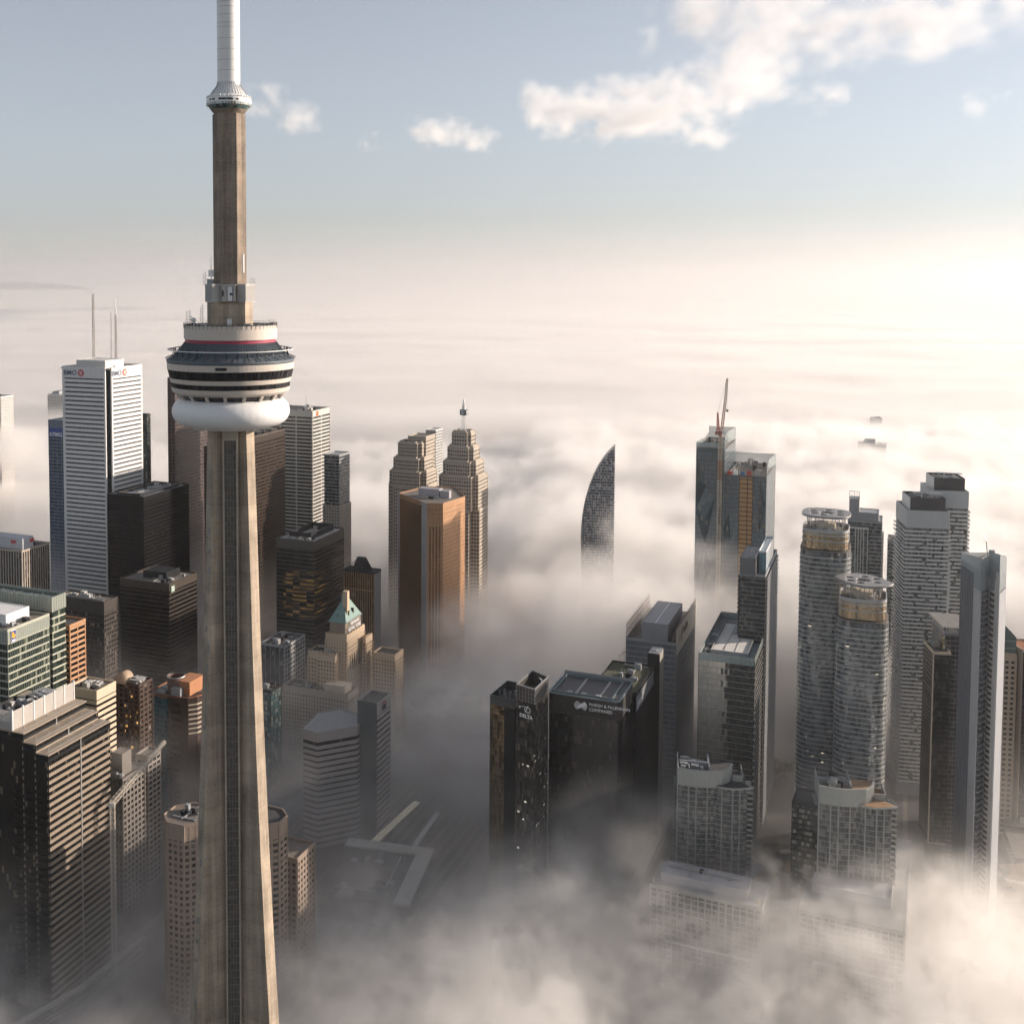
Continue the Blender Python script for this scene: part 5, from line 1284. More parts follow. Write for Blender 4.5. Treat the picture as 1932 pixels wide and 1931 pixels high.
# ================================================================ right side
GI = glass('silver_condo_glazing', (.19, .205, .21), (1.5, 1.5, 3.0), .08, metal=.4, var=.65, blind=.22, blindcol=(.30, .31, .30), tilt=.03, lit=.02, litcol=(1., .85, .6), lite=.5)
GIC = glass('gold_reflection_glazing', (.72, .54, .34), (1.6, 1.6, 12), .14, metal=.75, var=.25, blind=.1, blindcol=(.38, .33, .25), tilt=.03)  # gold of a bright reflection put into the glass colour
BAL = paint('silver_balcony_edge', (.42, .43, .43), .4, .35, var=.1)
def ring_condo(name, label, near, Htop, zc, L, Rt, canopy, seed):
    """rounded condo: banded shaft, crown glass coloured by a gold reflection, holed canopy disc on raking struts"""
    b = Bld(name, label, 'building', near, Htop, L=L, d=30)
    w, d, H = b.w, b.d, b.H
    poly = rrect(0, 0, w, d, min(w, d) * .30, 7); big = offset(poly, 1.3)
    b.part(b.mb().prism(big, 0, zc - 1.5, True), 'glass_facade', GI)
    fh = 3.0; n = int((zc - 2) / fh)
    for i in range(max(0, n - 99), n):
        z = i * fh + 1.5; q = offset(big, .35)
        b.part(b.mb().prism(q, z, z + .30).ring(offset(big, .33), z + .30, z + .75, .12), 'balcony_band', BAL)
    b.part(b.mb().prism(offset(poly, -.1), zc - 1.5, zc + .2), 'shadow_gap', M['dark'])
    b.part(b.mb().prism(big, zc - 1.45, zc - .4), 'shoulder_roof', M['roof'])
    b.part(b.mb().prism(poly, zc + .2, H - 1.5, True), 'crown_glass', GIC)
    for f in (.42, .72): 
        z = zc + (H - zc) * f; b.part(b.mb().prism(offset(poly, .35), z, z + .8), 'crown_band', BAL)
    b.part(fins(b.mb(), poly, zc + .2, H - .1, 1.7, .10, .12), 'crown_mullion', M['grey'])
    b.part(b.mb().ring(offset(poly, .2), H - 1.5, H + .6, .5), 'parapet', BAL)
    rf = b.part(b.mb().prism(offset(poly, -.5), H - 1.5, H - .9), 'roof', M['roof'])
    b.part(b.mb().prism(rect(w * .3, d * .3, w * .7, d * .65), H - 1, H + 3.2), 'plant_room', M['cream'], rf)
    clutter(b, w * .2, d * .15, w * .8, d * .8, H - 1, 8, rf, hmax=2.4, seed=seed)
    # canopy with real holes
    cx, cy = w / 2, d / 2; zt0 = H + 8.5
    if canopy == 'round': outl = [(cx + math.copysign(abs(math.cos(a)) ** .72, math.cos(a)) * w * .53, cy + math.copysign(abs(math.sin(a)) ** .72, math.sin(a)) * d * .52) for a in [2 * math.pi * i / 48 for i in range(48)]]
    else:
        outl = []
        for i in range(24): t = i / 24; outl.append((cx - w * .62 + w * 1.26 * t, cy - d * .52 * math.sin(math.pi * (t * .98 + .01)) ** .8 + d * .1 - d * .22 * t))
        for i in range(24): t = i / 24; outl.append((cx + w * .64 - w * 1.26 * t, cy + d * .52 * math.sin(math.pi * (t * .98 + .01)) ** .8 - d * .12 + d * .22 * t))
    holes = [(0, -.03, .14)] + [(a, c, .085) for a, c in ((-.30, .10), (-.27, -.16), (.28, .17), (.30, -.13), (.02, .27), (-.05, -.30))]
    cv = bpy.data.curves.new('canopy', 'CURVE'); cv.dimensions = '2D'; cv.fill_mode = 'BOTH'; cv.extrude = .45; cv.bevel_depth = .25; cv.bevel_resolution = 1
    def spl(pts):
        sp = cv.splines.new('POLY'); sp.points.add(len(pts) - 1); sp.use_cyclic_u = True
        for p, q in zip(sp.points, pts): p.co = (q[0] - b.c[0], q[1] - b.c[1], 0, 1)
    spl(outl)
    for hx, hy, hr in holes: spl(disc(cx + hx * w, cy + hy * d, hr * min(w, d) * 1.15, 24))
    o = bpy.data.objects.new('tmp', cv); COL.objects.link(o); dg = bpy.context.evaluated_depsgraph_get(); dg.update()
    me = bpy.data.meshes.new_from_object(o.evaluated_get(dg)); bpy.data.objects.remove(o); bpy.data.curves.remove(cv)
    me.materials.append(paint('pale_canopy_panel', (.25, .245, .24), .45, .15, var=.06)); o = bpy.data.objects.new('canopy_disc', me); COL.objects.link(o); o.parent = b.o; o.location.z = zt0
    for i in range(14):
        a = 2 * math.pi * i / 14; x, y = cx + math.cos(a) * w * .40, cy + math.sin(a) * d * .40
        for da in (-.16, .16):
            x2, y2 = cx + math.cos(a + da) * w * .43, cy + math.sin(a + da) * d * .42
            b.part(b.mb().bar((x, y, H - 1), (x2, y2, zt0 - .4), .32), 'canopy_strut', M['steel'])
    return b
ring_condo('condo_tower', 'taller of two rounded silver condo towers with a holed disc canopy on top', (1600, 1005), 226, 214, 1513, 1614, 'round', 40)
ring_condo('condo_tower', 'shorter of two rounded silver condo towers with a leaf shaped holed canopy', (1672, 1137), 193, 181, 1582, 1687, 'leaf', 41)

# --- two condos behind
GB = glass('greenish_condo_glazing', (.07, .085, .085), (1.5, 1.5, 3.0), .1, var=.6, blind=.25, blindcol=(.22, .23, .22))
b = Bld('condo_tower', 'grey condo with pale vertical frames and balconies behind the taller rounded tower', 'building', (1664, 984), 196, L=1600, d=26)
w, d, H = b.w, b.d, b.H
WS = paint('white_balcony_slab', (.58, .56, .53), .6, var=.1)
rf = body(b, b.rect, 0, H, 3.0, GB, M['grey'], .14, .25, None, roof='roof')
for x in (.02, .22, .30, .38, .46, .58): b.part(b.mb().box(w * x, -1.0, H - 72 if x > .1 and x < .5 else 0, w * x + .7, .2, H - 6), 'frame_upright', WS)
b.part(b.mb().box(0, -1.05, H - 7, w * .62, .2, H - 5.5).box(0, -1.05, H - 74, w * .58, .2, H - 72.8), 'frame_beam', WS)
for i in range(60):
    z = H - 12 - i * 3.0
    if z > 6: b.part(b.mb().box(w * .66, -1.5, z, w + 1.6, d * .8, z + .3).box(w + 1.4, -1.4, z + .3, w + 1.55, d * .8, z + 1.3), 'balcony', WS)
penthouse(b, w * .05, 2, w * .9, d * .8, H - 1.2, H + 6, M['grey'], False, rf=rf); penthouse(b, w * .02, 3, w * .32, d * .6, H + 5, H + 16, M['grey'], False, rf=rf)
m = b.mb()
for i in range(5): m.bar((w * .02 + w * .3 * i / 4, 3, H + 16), (w * .02 + w * .3 * i / 4, 3, H + 22), .35)
m.bar((w * .02, 3, H + 22), (w * .32, 3, H + 22), .35); b.part(m, 'roof_frame', M['grey'], rf)
b = Bld('condo_tower', 'narrow dark condo sliver behind the staggered white balcony tower', 'building', (1706, 1021), 168, L=1675.5, d=24)
body(b, b.rect, 0, b.H, 3.0, GB, M['grey'], .2, .4, None, roof='roof'); clutter(b, 2, 2, b.w - 2, 10, b.H - 1.2, 4, seed=42)

# --- staggered white balcony towers
GH2 = glass('white_tower_glazing', (.17, .175, .17), (1.5, 1.5, 3.0), .09, metal=.15, var=.6, blind=.3, blindcol=(.30, .30, .29))
WB = paint('white_balcony_front', (.62, .62, .61), .5, var=.06)
def stagger(name, label, near, H, L, d, seed, nf):
    b = Bld(name, label, 'building', near, H, L=L, d=d, ang=8)
    w, d = b.w, b.d
    b.part(b.mb().prism(b.rect, 0, H - 13), 'glass_facade', GH2)
    rr = random.Random(seed); fh = 3.0
    for i in range(nf):
        z = H - 16 - i * fh
        if z < 3: break
        m = b.mb(); ph = (i // 3 + i % 2 * 2) % 5
        # front: bays of differing length that shift floor by floor
        x = -1.6
        while x < w + 1:
            L_ = rr.choice([7, 9.5, 12, 15]); x2 = min(x + L_, w + 1.6)
            m.box(x, -1.55, z, x2, .1, z + .25).box(x, -1.6, z + .05, x2, -1.42, z + 1.3); x = x2 + rr.choice([.0, 1.6, 3.2])
        y = -1.5
        while y < d:
            L_ = rr.choice([8, 11, 14]); y2 = min(y + L_, d + 1)
            m.box(-1.75, y, z, .1, y2, z + .25).box(-1.85, y, z + .05, -1.67, y2, z + 1.3); y = y2 + rr.choice([0, 2, 4])
        m.box(w - .1, 0, z, w + 1.5, d, z + .25).box(w + 1.4, 0, z + .05, w + 1.55, d, z + 1.3)
        b.part(m, 'balcony', WB)
    b.part(fins(b.mb(), b.rect, 0, H - 13, 3.0, .25, .15), 'mullion_cladding', M['grey'])
    b.part(b.mb().ring(offset(b.rect, .3), H - 13, H, .5), 'crown_screen', paint('white_crown_glass', (.50, .52, .52), .3, .1, var=.06))
    b.part(fins(b.mb(), offset(b.rect, .3), H - 13, H - .2, 2.0, .12, .15), 'crown_mullion', WB)
    rf = b.part(b.mb().prism(offset(b.rect, -.4), H - 13, H - 3), 'roof', M['roof'])
    p = b.part(b.mb().prism(rect(w * .08, 3, w * .93, d * .8), H - 3, H + 7.5).ring(rect(w * .08 - .1, 2.9, w * .93 + .1, d * .8 + .1), H + 7.4, H + 9, .6), 'penthouse', paint('charcoal_cladding', (.045, .047, .05), .5, var=.15), rf)
    b.part(b.mb().box(w * .075, 2.8, H - 3, w * .085, d * .8, H + 9), 'pale_side_wall', WB, rf)
    b.part(b.mb().bar((w * .15, 6, H + 12.5), (w * .85, 4, H + 12.5), .9, .9).bar((w * .38, 6, H + 8), (w * .38, 6, H + 12.5), .9).bar((w * .15, 6, H + 12.5), (w * .42, 6, H + 9), .3), 'window_washing_crane', WB, rf)
    clutter(b, w * .15, 6, w * .85, d * .7, H + 7.5, 8, rf, hmax=1.8, seed=seed + 2)
    b.part(b.mb().box(-3, -3, 0, w + 3, d + 3, 9), 'podium', M['grey'])
    return b
stagger('condo_tower', 'nearer white condo tower wrapped in staggered balcony bands', (1791, 965), 214, 1712, 38, 50, 66)
stagger('condo_tower', 'farther white condo tower with balcony bands behind the nearer twin', (1827, 927), 227, 1758, 36, 51, 40)

# --- dark pair with the sign at their base
GDK = glass('dark_condo_wall', (.03, .033, .034), (1.5, 1.5, 3.1), .09, var=.6, blind=.15, blindcol=(.1, .1, .095))
b = Bld('condo_tower', 'lower dark glass condo with brown roof beside the wedge shaped tower', 'building', (1794, 1230), 150, L=1762, d=24, ang=6)
w, d, H = b.w, b.d, b.H
body(b, b.rect, 26, H, 3.1, GDK, M['dark'], .15, .15, M['dark'], 3, .15, .15, roof='roof_dark', parmat=M['cream'])
b.part(b.mb().bar((-.2, -.2, 26), (-.2, -.2, H), .7).bar((-.2, -.2, 26), (w, -.2, 26), .6), 'pale_edge', M['cream'])
b.part(b.mb().box(4, 3, 0, w - 1, d, 26.1), 'core_wall', M['dark'])
clutter(b, 1, d * .4, w - 1, d - 2, H - 1.2, 4, seed=53)
b2 = Bld('condo_tower', 'upper dark glass condo capped by a pale slatted canopy beside the wedge tower', 'building', (1826, 1187), 163, L=1783, d=30, ang=6)
w, d, H = b2.w, b2.d, b2.H
body(b2, b2.rect, 0, H - 2, 3.1, GDK, M['grey'], .12, .12, M['grey'], 3, .15, .15, roof='roof_dark')
m = b2.mb()
for i in range(14): m.box(-2, -2 + i * (d + 4) / 14, H + 1, w + 2, -1 + i * (d + 4) / 14, H + 1.5)
for x in (-2, w * .5, w + 1.4): m.box(x, -2, H + .4, x + .8, d + 2, H + 1.1)
b2.part(m, 'slatted_canopy', M['roof_pale'])
for x in (1, w - 2): b2.part(b2.mb().box(x, 1, H - 3, x + .6, 1.6, H + .5), 'post', M['grey'])
b2.part(b2.mb().box(-1.2, -.6, 30, -.1, 2.2, H - 6), 'lit_stair_strip', glass('amber_stair_glazing', (.2, .17, .08), (1, 1, 3.1), .15, lit=.4, litcol=(1., .8, .35), lite=.35))
pd = Bld('podium_building', 'low white podium wall with two dark letters at the foot of the dark condos', 'building', (1798, 1556), 12, L=1757, d=14, ang=6)
b = pd; w, d = b.w, b.d
b.part(b.mb().box(0, 0, 0, w, d, 12), 'wall', M['white']); b.part(b.mb().box(-.5, .5, 12, w, d + .5, 12.5), 'roof', M['roof_pale']); b.part(b.mb().box(3, -.15, 0, w, .3, 3.2), 'shop_window', G_AM)
lettering(b, 'ON', 5.2, sign_frame(b, 'front', w * .62, 8.2, .3), M['dark'], bold=.08, sx=1.15)

# --- wedge-shaped grey tower
H = 222.
pts = [at(*q, H) for q in ((1814, 1052), (1852, 1076), (1868, 1070), (1886, 1077), (1899, 1066), (1872, 1042))]
b = Bld('condo_tower', 'wedge shaped grey tower with pinstriped flank and tall glass crown at right', 'building', (1852, 1076), H, w=.02, d=.02)
poly = [b.loc(p) for p in pts]
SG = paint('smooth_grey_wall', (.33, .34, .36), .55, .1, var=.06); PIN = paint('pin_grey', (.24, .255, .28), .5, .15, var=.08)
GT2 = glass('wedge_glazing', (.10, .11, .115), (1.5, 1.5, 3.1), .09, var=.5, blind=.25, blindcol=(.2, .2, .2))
b.part(b.mb().prism(poly, 0, H - 1), 'glass_facade', GT2)
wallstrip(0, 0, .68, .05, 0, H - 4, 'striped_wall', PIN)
for k in range(8): wallstrip(0, .03 + k * .083, .055 + k * .083, .55, 0, H - 4, 'wall_rib', paint('rib_dark_grey', (.13, .145, .17), .5, .15, var=.1))  # ribs in a darker grey than the wall between them
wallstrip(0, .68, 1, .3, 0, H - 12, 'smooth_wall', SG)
WW = paint('white_window_wall', (.58, .56, .53), .55, var=.06)
for i in range(64):
    z = 4 + i * 3.35
    if z < H - 12:
        wallstrip(1, .10, .98, 1.4, z, z + .4, 'balcony', M['grey'])
        wallstrip(2, .06, .62, .25, z, z + 1.5, 'window_band', WW)
wallstrip(2, .0, .06, .4, 0, H - 6, 'white_pier', WW); wallstrip(2, .62, .70, .4, 0, H - 6, 'white_pier', WW)
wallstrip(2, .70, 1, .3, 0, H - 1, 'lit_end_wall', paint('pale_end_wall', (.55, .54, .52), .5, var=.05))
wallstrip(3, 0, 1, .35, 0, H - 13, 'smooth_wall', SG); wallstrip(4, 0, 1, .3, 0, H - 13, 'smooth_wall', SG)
m, f = b.mb(), b.mb()
zz = {0: H + 3, 1: H + 7, 2: H + 7.5, 3: H + 9, 4: H + 5, 5: H}
for i in range(6):
    j = (i + 1) % 6; a, c = Vector(poly[i]), Vector(poly[j]); dd = (c - a).normalized(); nn = Vector((dd.y, -dd.x)) * .12
    v = [(a.x + nn.x, a.y + nn.y, H - 12), (c.x + nn.x, c.y + nn.y, H - 12), (c.x + nn.x, c.y + nn.y, zz[j]), (a.x + nn.x, a.y + nn.y, zz[i]), (a.x - nn.x, a.y - nn.y, H - 12), (c.x - nn.x, c.y - nn.y, H - 12), (c.x - nn.x, c.y - nn.y, zz[j]), (a.x - nn.x, a.y - nn.y, zz[i])]
    m.add(v, [(0, 1, 2, 3), (5, 4, 7, 6), (3, 2, 6, 7)])
    k = 7
    for q in range(k + 1):
        p = a + (c - a) * q / k; f.bar((p.x, p.y, H - 12), (p.x, p.y, zz[i] + (zz[j] - zz[i]) * q / k), .2)
    f.bar((a.x, a.y, zz[i]), (c.x, c.y, zz[j]), .3)
b.part(m, 'crown_screen', screen_glass('pale_blue_crown', (.40, .46, .48), .35)); b.part(f, 'crown_frame', M['grey'])
ctr = Vector((sum(p[0] for p in poly) / 6, sum(p[1] for p in poly) / 6))
rf = b.part(b.mb().prism(offset(poly, -.5), H - 1.2, H - .6), 'roof', M['roof'])
b.part(b.mb().bar((ctr.x, ctr.y, H - 1), (ctr.x - 1.5, ctr.y, H + 13), .5).bar((ctr.x - 1.5, ctr.y, H + 13), (ctr.x - 3, ctr.y + 1, H + 17), .35).box(ctr.x, ctr.y - 1, H - 1, ctr.x + 3, ctr.y + 2, H + 8), 'roof_hoist', M['steel'], rf)
b.w = 22

# --- right edge group
b = Bld('office_building', 'beige gridded tower with square windows and green sloping top at the right edge', 'building', (1917, 1232), 128, L=1884, d=30, ang=8)
w, d, H = b.w, b.d, b.H
BG = paint('tan_grid_precast', (.44, .35, .26), .75, var=.1)
body(b, b.rect, 0, H, 3.6, G_DK, BG, .48, .35, BG, 3.3, 1.5, .4, roof='roof_dark', crown=4)
m = b.mb(); va = [(0, 0, H - 1), (w, 0, H - 1), (w, d, H - 1), (0, d, H - 1), (-1, 0, H + 24), (w, 0, H + 11), (w, d, H + 11), (-1, d, H + 24)]
m.add(va, [(0, 1, 5, 4), (1, 2, 6, 5), (2, 3, 7, 6), (3, 0, 4, 7), (4, 5, 6, 7)])
b.part(m, 'sloping_top', paint('grey_green_glass', (.10, .15, .14), .25, .1, var=.15))
b.part(slabs(b.mb(), b.rect, H + 3, H + 10, 5, .1, .1), 'floor_line', M['grey'])
b = Bld('office_building', 'dark tower with rust brown roof and pale left flank cut by the right edge', 'building', (1972, 1226), 132, L=1931, d=26, ang=-2)
w, d, H = b.w, b.d, b.H
body(b, b.rect, 0, H, 3.6, G_BK, M['dark'], .3, .1, M['dark'], 2, .2, .15, roof=paint('rust_brown_roof', (.33, .13, .06), .9, var=.25, streak=False), parmat=M['cream'])
b.part(b.mb().box(-.5, -.1, 0, .05, d + .1, H - .2), 'flank_wall', paint('taupe_flank', (.36, .30, .25), .7, var=.1))
b = Bld('condo_tower', 'pale building almost lost in bright fog beyond the wedge tower', 'building', (1950, 1158), 172, L=1896, Y=1260, d=30)
body(b, b.rect, 0, b.H, 3.3, GB, WS, .4, .3, WS, 4, 1, .35, roof='roof_pale'); penthouse(b, 4, 3, b.w - 8, 20, b.H - 1.2, b.H + 8, M['grey'], False)
b = Bld('parking_garage', 'low flat roofed garage with a lit sign at the right edge', 'building', (1958, 1562), 12, L=1900, d=90, ang=19)
w, d = b.w, b.d
b.part(b.mb().box(0, 0, 0, w, d, 11), 'wall', M['dark']); rf = b.part(b.mb().box(-.6, -.6, 11, w + .6, d + .6, 11.8), 'roof', M['roof']); clutter(b, 3, 4, w - 2, d - 5, 11.8, 5, rf, seed=60)
lettering(b, 'IMPARK', 2.6, sign_frame(b, 'front', w * .62, 6.0, .3), paint('lit_letter', (1., .9, .7), .5, emit=.6), bold=.03)

# --- two curved-parapet condos in the foreground fog
GC = glass('foreground_condo_glazing', (.05, .055, .05), (1.45, 1.45, 3.05), .09, var=.75, blind=.28, blindcol=(.20, .21, .18), tilt=.03, lit=.0)
FRM = paint('pale_condo_frame', (.34, .34, .32), .55, .1, var=.1)
def wave_condo(label, pL, pR, H, d, roofmat, seed):
    a, c = at(*pL, H), at(*pR, H); ux = (c - a).normalized(); 
    ang = math.degrees(math.atan2(-ux.y, ux.x)) - 5.0
    b = Bld('condo_tower', label, 'building', pR, H, w=(c - a).length, d=d, ang=ang)
    w = b.w
    f1 = [(w * .54 * t, 3.0 - 3.4 * math.sin(math.pi * (.16 + .66 * t))) for t in [i / 10 for i in range(11)]]
    j = .5
    f2 = [(w * (.54 + .46 * t), 2.2 - 3.0 * math.sin(math.pi * (.18 + .62 * t))) for t in [i / 9 for i in range(10)]]
    poly = f1[:-1] + [(f1[-1][0], f1[-1][1])] + f2[1:] + [(w, d), (0, d)]
    poly = [(x, y) for x, y in poly]
    H0 = H - 9
    b.part(b.mb().prism(poly, 0, H0), 'glass_facade', GC)
    fh = 3.05; n = int(H0 / fh)
    for i in range(n):
        z = H0 - (i + 1) * fh
        b.part(b.mb().prism(offset(poly, .28), z, z + .32), 'floor_edge', FRM)
        b.part(b.mb().box(w - .2, 2.5, z, w + 3.4, d * .8, z + .3).box(w + 3.2, 2.5, z + .3, w + 3.35, d * .8, z + 1.2).box(w + .4, 2.5, z + .3, w + 3.3, 2.65, z + 1.2).box(-1.8, 4, z, .1, d * .7, z + .3).box(-1.8, 4, z + .3, -1.68, d * .7, z + 1.2), 'balcony', FRM)
    acc, k = 0., 0
    for i in range(len(f1) + len(f2) - 2):
        p = Vector(poly[i]); q = Vector(poly[i + 1])
        if i in (0, 3, 5, 8, 12, 15, 17): b.part(b.mb().box(p.x - .3, p.y - .75, 0, p.x + .3, p.y + .3, H0), 'upright', FRM)
        s = 3
        m = b.mb()
        for t in range(s):
            r = p + (q - p) * t / s; m.box(r.x - .07, r.y - .3, 0, r.x + .07, r.y + .2, H0)
        b.part(m, 'mullion_cladding', M['grey'])
    # high curved parapet on the left, lower lens-shaped roof on the right
    wallp = [(x, y) for x, y in f1] + [(w * .64, 2.2), (w * .72, 5.5), (w * .78, 10.), (w * .80, 14)]
    rp = FR2 = paint('ribbed_pale_parapet', (.40, .42, .38), .45, .15, var=.1)
    m, f = b.mb(), b.mb()
    for p, q in zip(wallp, wallp[1:]):
        P, Q = Vector(p), Vector(q); dd = (Q - P); L_ = dd.length; dd.normalize(); nn = Vector((dd.y, -dd.x)) * .5
        m.prism([tuple(P + nn), tuple(Q + nn), tuple(Q - nn * .3), tuple(P - nn * .3)], H0 - .5, H)
        k = max(1, int(L_ / .9))
        for t in range(k):
            r = P + (Q - P) * t / k + nn; f.box(r.x - .09, r.y - .2, H0 - .4, r.x + .09, r.y + .05, H - .1)
    b.part(m, 'curved_parapet', rp); b.part(f, 'parapet_rib', M['grey'])
    m = b.mb()
    for p, q in zip(wallp, wallp[1:]): m.bar((p[0], p[1] - .3, H + .1), (q[0], q[1] - .3, H + .1), 1.1, .4)
    b.part(m, 'coping', FRM)
    b.part(b.mb().box(-.1, f1[0][1], H0 - .5, .5, d, H), 'side_parapet', FRM)
    rf = b.part(b.mb().prism([(.2, 3), *[(x, y + .6) for x, y in wallp[1:]], (w * .8, d - .2), (.2, d - .2)], H0 - .3, H - 4), 'roof', roofmat)
    lens = [(w * .50 + w * .60 * t, 1.6 - 4.6 * math.sin(math.pi * t) * (1 - .35 * t) + 1.5 * t) for t in [i / 14 for i in range(15)]] + [(w * .95, 9), (w * .95, d), (w * .55, d), (w * .55, 9)]
    b.part(b.mb().prism(lens, H0, H0 + .9), 'lens_roof', FRM)
    b.part(b.mb().prism([(x * .985 + w * .012, y + .6) for x, y in lens[1:14]] + [(w * .94, 9), (w * .94, d - .5), (w * .56, d - .5), (w * .56, 9)], H0 + .9, H0 + 1.05), 'lens_roof_surface', roofmat)
    b.part(b.mb().box(w * .02, d * .45, H - 4, w * .45, d * .5, H + .5).box(w * .45, d * .2, H - 4, w * .47, d, H + .5).box(w * .16, d * .15, H - 4, w * .18, d * .48, H - .5), 'roof_wall', M['grey'], rf)
    b.part(b.mb().box(w * .96 - 6, 8.5, H0 + .8, w * .96, 9.2, H0 + 4.6).box(w * .95, 8.5, H0 + .8, w * .96, d, H0 + 4.6), 'screen_wall', FRM, rf)
    clutter(b, w * .03, d * .15, w * .42, d * .95, H - 4, 12, rf, hmax=4.5, pipes=10, seed=seed)
    return b
wave_condo('grey roofed twin of the two balconied condos with curved parapets', (1279, 1449), (1410, 1461), 108, 25, M['roof_dark'], 70)
b = wave_condo('tan roofed twin of the two curved balconied condos, pipes on its roof', (1546, 1483), (1683, 1497), 110, 25, paint('tan_roof_gravel', (.34, .21, .12), .95, var=.25, streak=False), 72)
m = b.mb().tube((b.w * .22, 9, 106), (b.w * .22, 9, 112), 2.2, n=14); b.part(m, 'cooling_drum', M['steel'])
wg = Bld('condo_tower', 'shadowed condo wing with faint floor lines left of the tan roofed curved condo', 'building', (1546, 1520), 98, L=1495, d=20, ang=22)
body(wg, wg.rect, 0, 98, 3.05, GC, M['dark'], .3, .3, M['dark'], 4, .3, .2, roof='roof_dark')
# --- two flat-roofed blocks at the bottom in the thick fog
GLO = glass('low_block_glazing', (.06, .06, .055), (1.5, 1.5, 3.1), .1, blind=.3)
def slab_block(label, near, L, Rt, H, pm, seed, lit):
    b = Bld('condo_block', label, 'building', near, H, L=L, Rt=Rt, ang=21)
    w, d = b.w, b.d
    rf = body(b, b.rect, 0, H, 3.1, GLO, FRM, .25, .3, FRM, 3.6, .8, .35, roof='roof_dark' if not lit else MATS['tan_roof_gravel'])
    p = b.part(b.mb().prism(rect(w * .07, d * .2, w * .86, d * .75), H - 1.3, H + 3.8).ring(rect(w * .07 - .1, d * .2 - .1, w * .86 + .1, d * .75 + .1), H + 3.6, H + 4.6, .5), 'penthouse', pm, rf)
    if lit:
        for i in range(8): b.part(b.mb().box(w * (.2 + .05 * i), d * .4, H + 3.8, w * (.2 + .05 * i) + .5, d * .6, H + 5.6), 'roof_baffle', M['cream'], p)
        clutter(b, w * .5, d * .3, w * .8, d * .7, H + 3.8, 4, p, hmax=2, seed=seed)
    else: clutter(b, w * .1, d * .3, w * .8, d * .7, H + 3.8, 3, p, hmax=1.3, seed=seed)
    b.part(b.mb().tube((w - 1.5, 1.5, H), (w - 1.5, 1.5, H + 3.5), .5, n=8).tube((1.2, 1.2, H), (1.2, 1.2, H + 3), .4, n=8), 'corner_post', M['cream'], rf)
    # ladder-like white concrete frames on the lower wall
    m = b.mb()
    for x in (.16, .44, .62, .88):
        for z in range(6): m.box(w * x, -1.0, 10 + z * 3.1, w * x + 2.6, -.4, 10.5 + z * 3.1)
        m.box(w * x, -1., 8, w * x + .4, -.4, 30).box(w * x + 2.3, -1., 8, w * x + 2.7, -.4, 30)
    m.box(w * .14, -1.05, 30, w * .92, -.3, 31); b.part(m, 'white_frame', M['white'])
    return b
slab_block('flat roofed block with grey box penthouse sunk in fog below the grey roofed condo', (1437, 1712), 1228, 1451, 60, paint('lilac_grey_box', (.40, .39, .40), .6, var=.1), 80, False)
slab_block('flat roofed block with sunlit roof baffles sunk in fog below the tan roofed condo', (1706, 1757), 1509, 1719, 57, MATS['lilac_grey_box'], 81, True)

# ---------------------------------------------------------------- far roofs poking out of the fog sea
GFAR = glass('far_glazing', (.2, .2, .2), (2, 2, 3.2), .15, blind=.4)
def far(label, near, Y, L, d, name='condo_tower', fh=3.4, ph=True, ang=19):
    b = Bld(name, label, 'building', near, 0, L=L, Y=Y, d=d, ang=ang)
    rf = body(b, b.rect, 0, b.H, fh, GFAR, WS, .45, .35, WS, 4, .8, .4, roof='roof_pale')
    if ph: penthouse(b, b.w * .22, 3, b.w * .6, d * .7, b.H - 1.2, b.H + 6, M['grey'], False, rf=rf)
    clutter(b, 2, 2, b.w - 2, d - 2, b.H - 1.2, 4, rf, seed=int(near[0])); return b
far('white banded tower top cut by the left edge of the picture, above the fog', (1, 748), 1750, -60, 27, ph=False)
far('tiny dark rooftop with railings just clearing the fog left of the white bank tower', (124, 744), 2500, 90, 40, ang=5)
far('nearer of two distant block tops above the bright fog, box on its roof', (1672, 839), 1900, 1619, 30)
far('distant square block top above the bright fog, farther of two', (1664, 790), 2400, 1641, 30, ph=False)
# ---------------------------------------------------------------- ground, streets, rail yard
def sheet(name, poly, z, mat, kind='structure', t=.0):
    o = MB().prism(poly, z - .05, z).build(name, mat); tag(o, kind=kind); return o
def strip(p, q, w):
    p, q = Vector(p[:2]), Vector(q[:2]); d = (q - p).normalized(); n = Vector((d.y, -d.x)) * w / 2
    return [tuple(p + n), tuple(q + n), tuple(q - n), tuple(p - n)]
g = MB().add([(-45000, -6000, 0), (45000, -6000, 0), (45000, 60000, 0), (-45000, 60000, 0)], [(0, 1, 2, 3)]).build('ground', paint('city_ground', (.055, .055, .05), .95, var=.45, scale=.02, streak=False)); tag(g, kind='structure')
ASP = paint('asphalt', (.05, .05, .052), .9, var=.3, scale=.06, streak=False)
A = R(24); UX = Vector((math.cos(A), -math.sin(A), 0)); UY = Vector((math.sin(A), math.cos(A), 0))
def gp(px, py): return at(px, py, 0.)
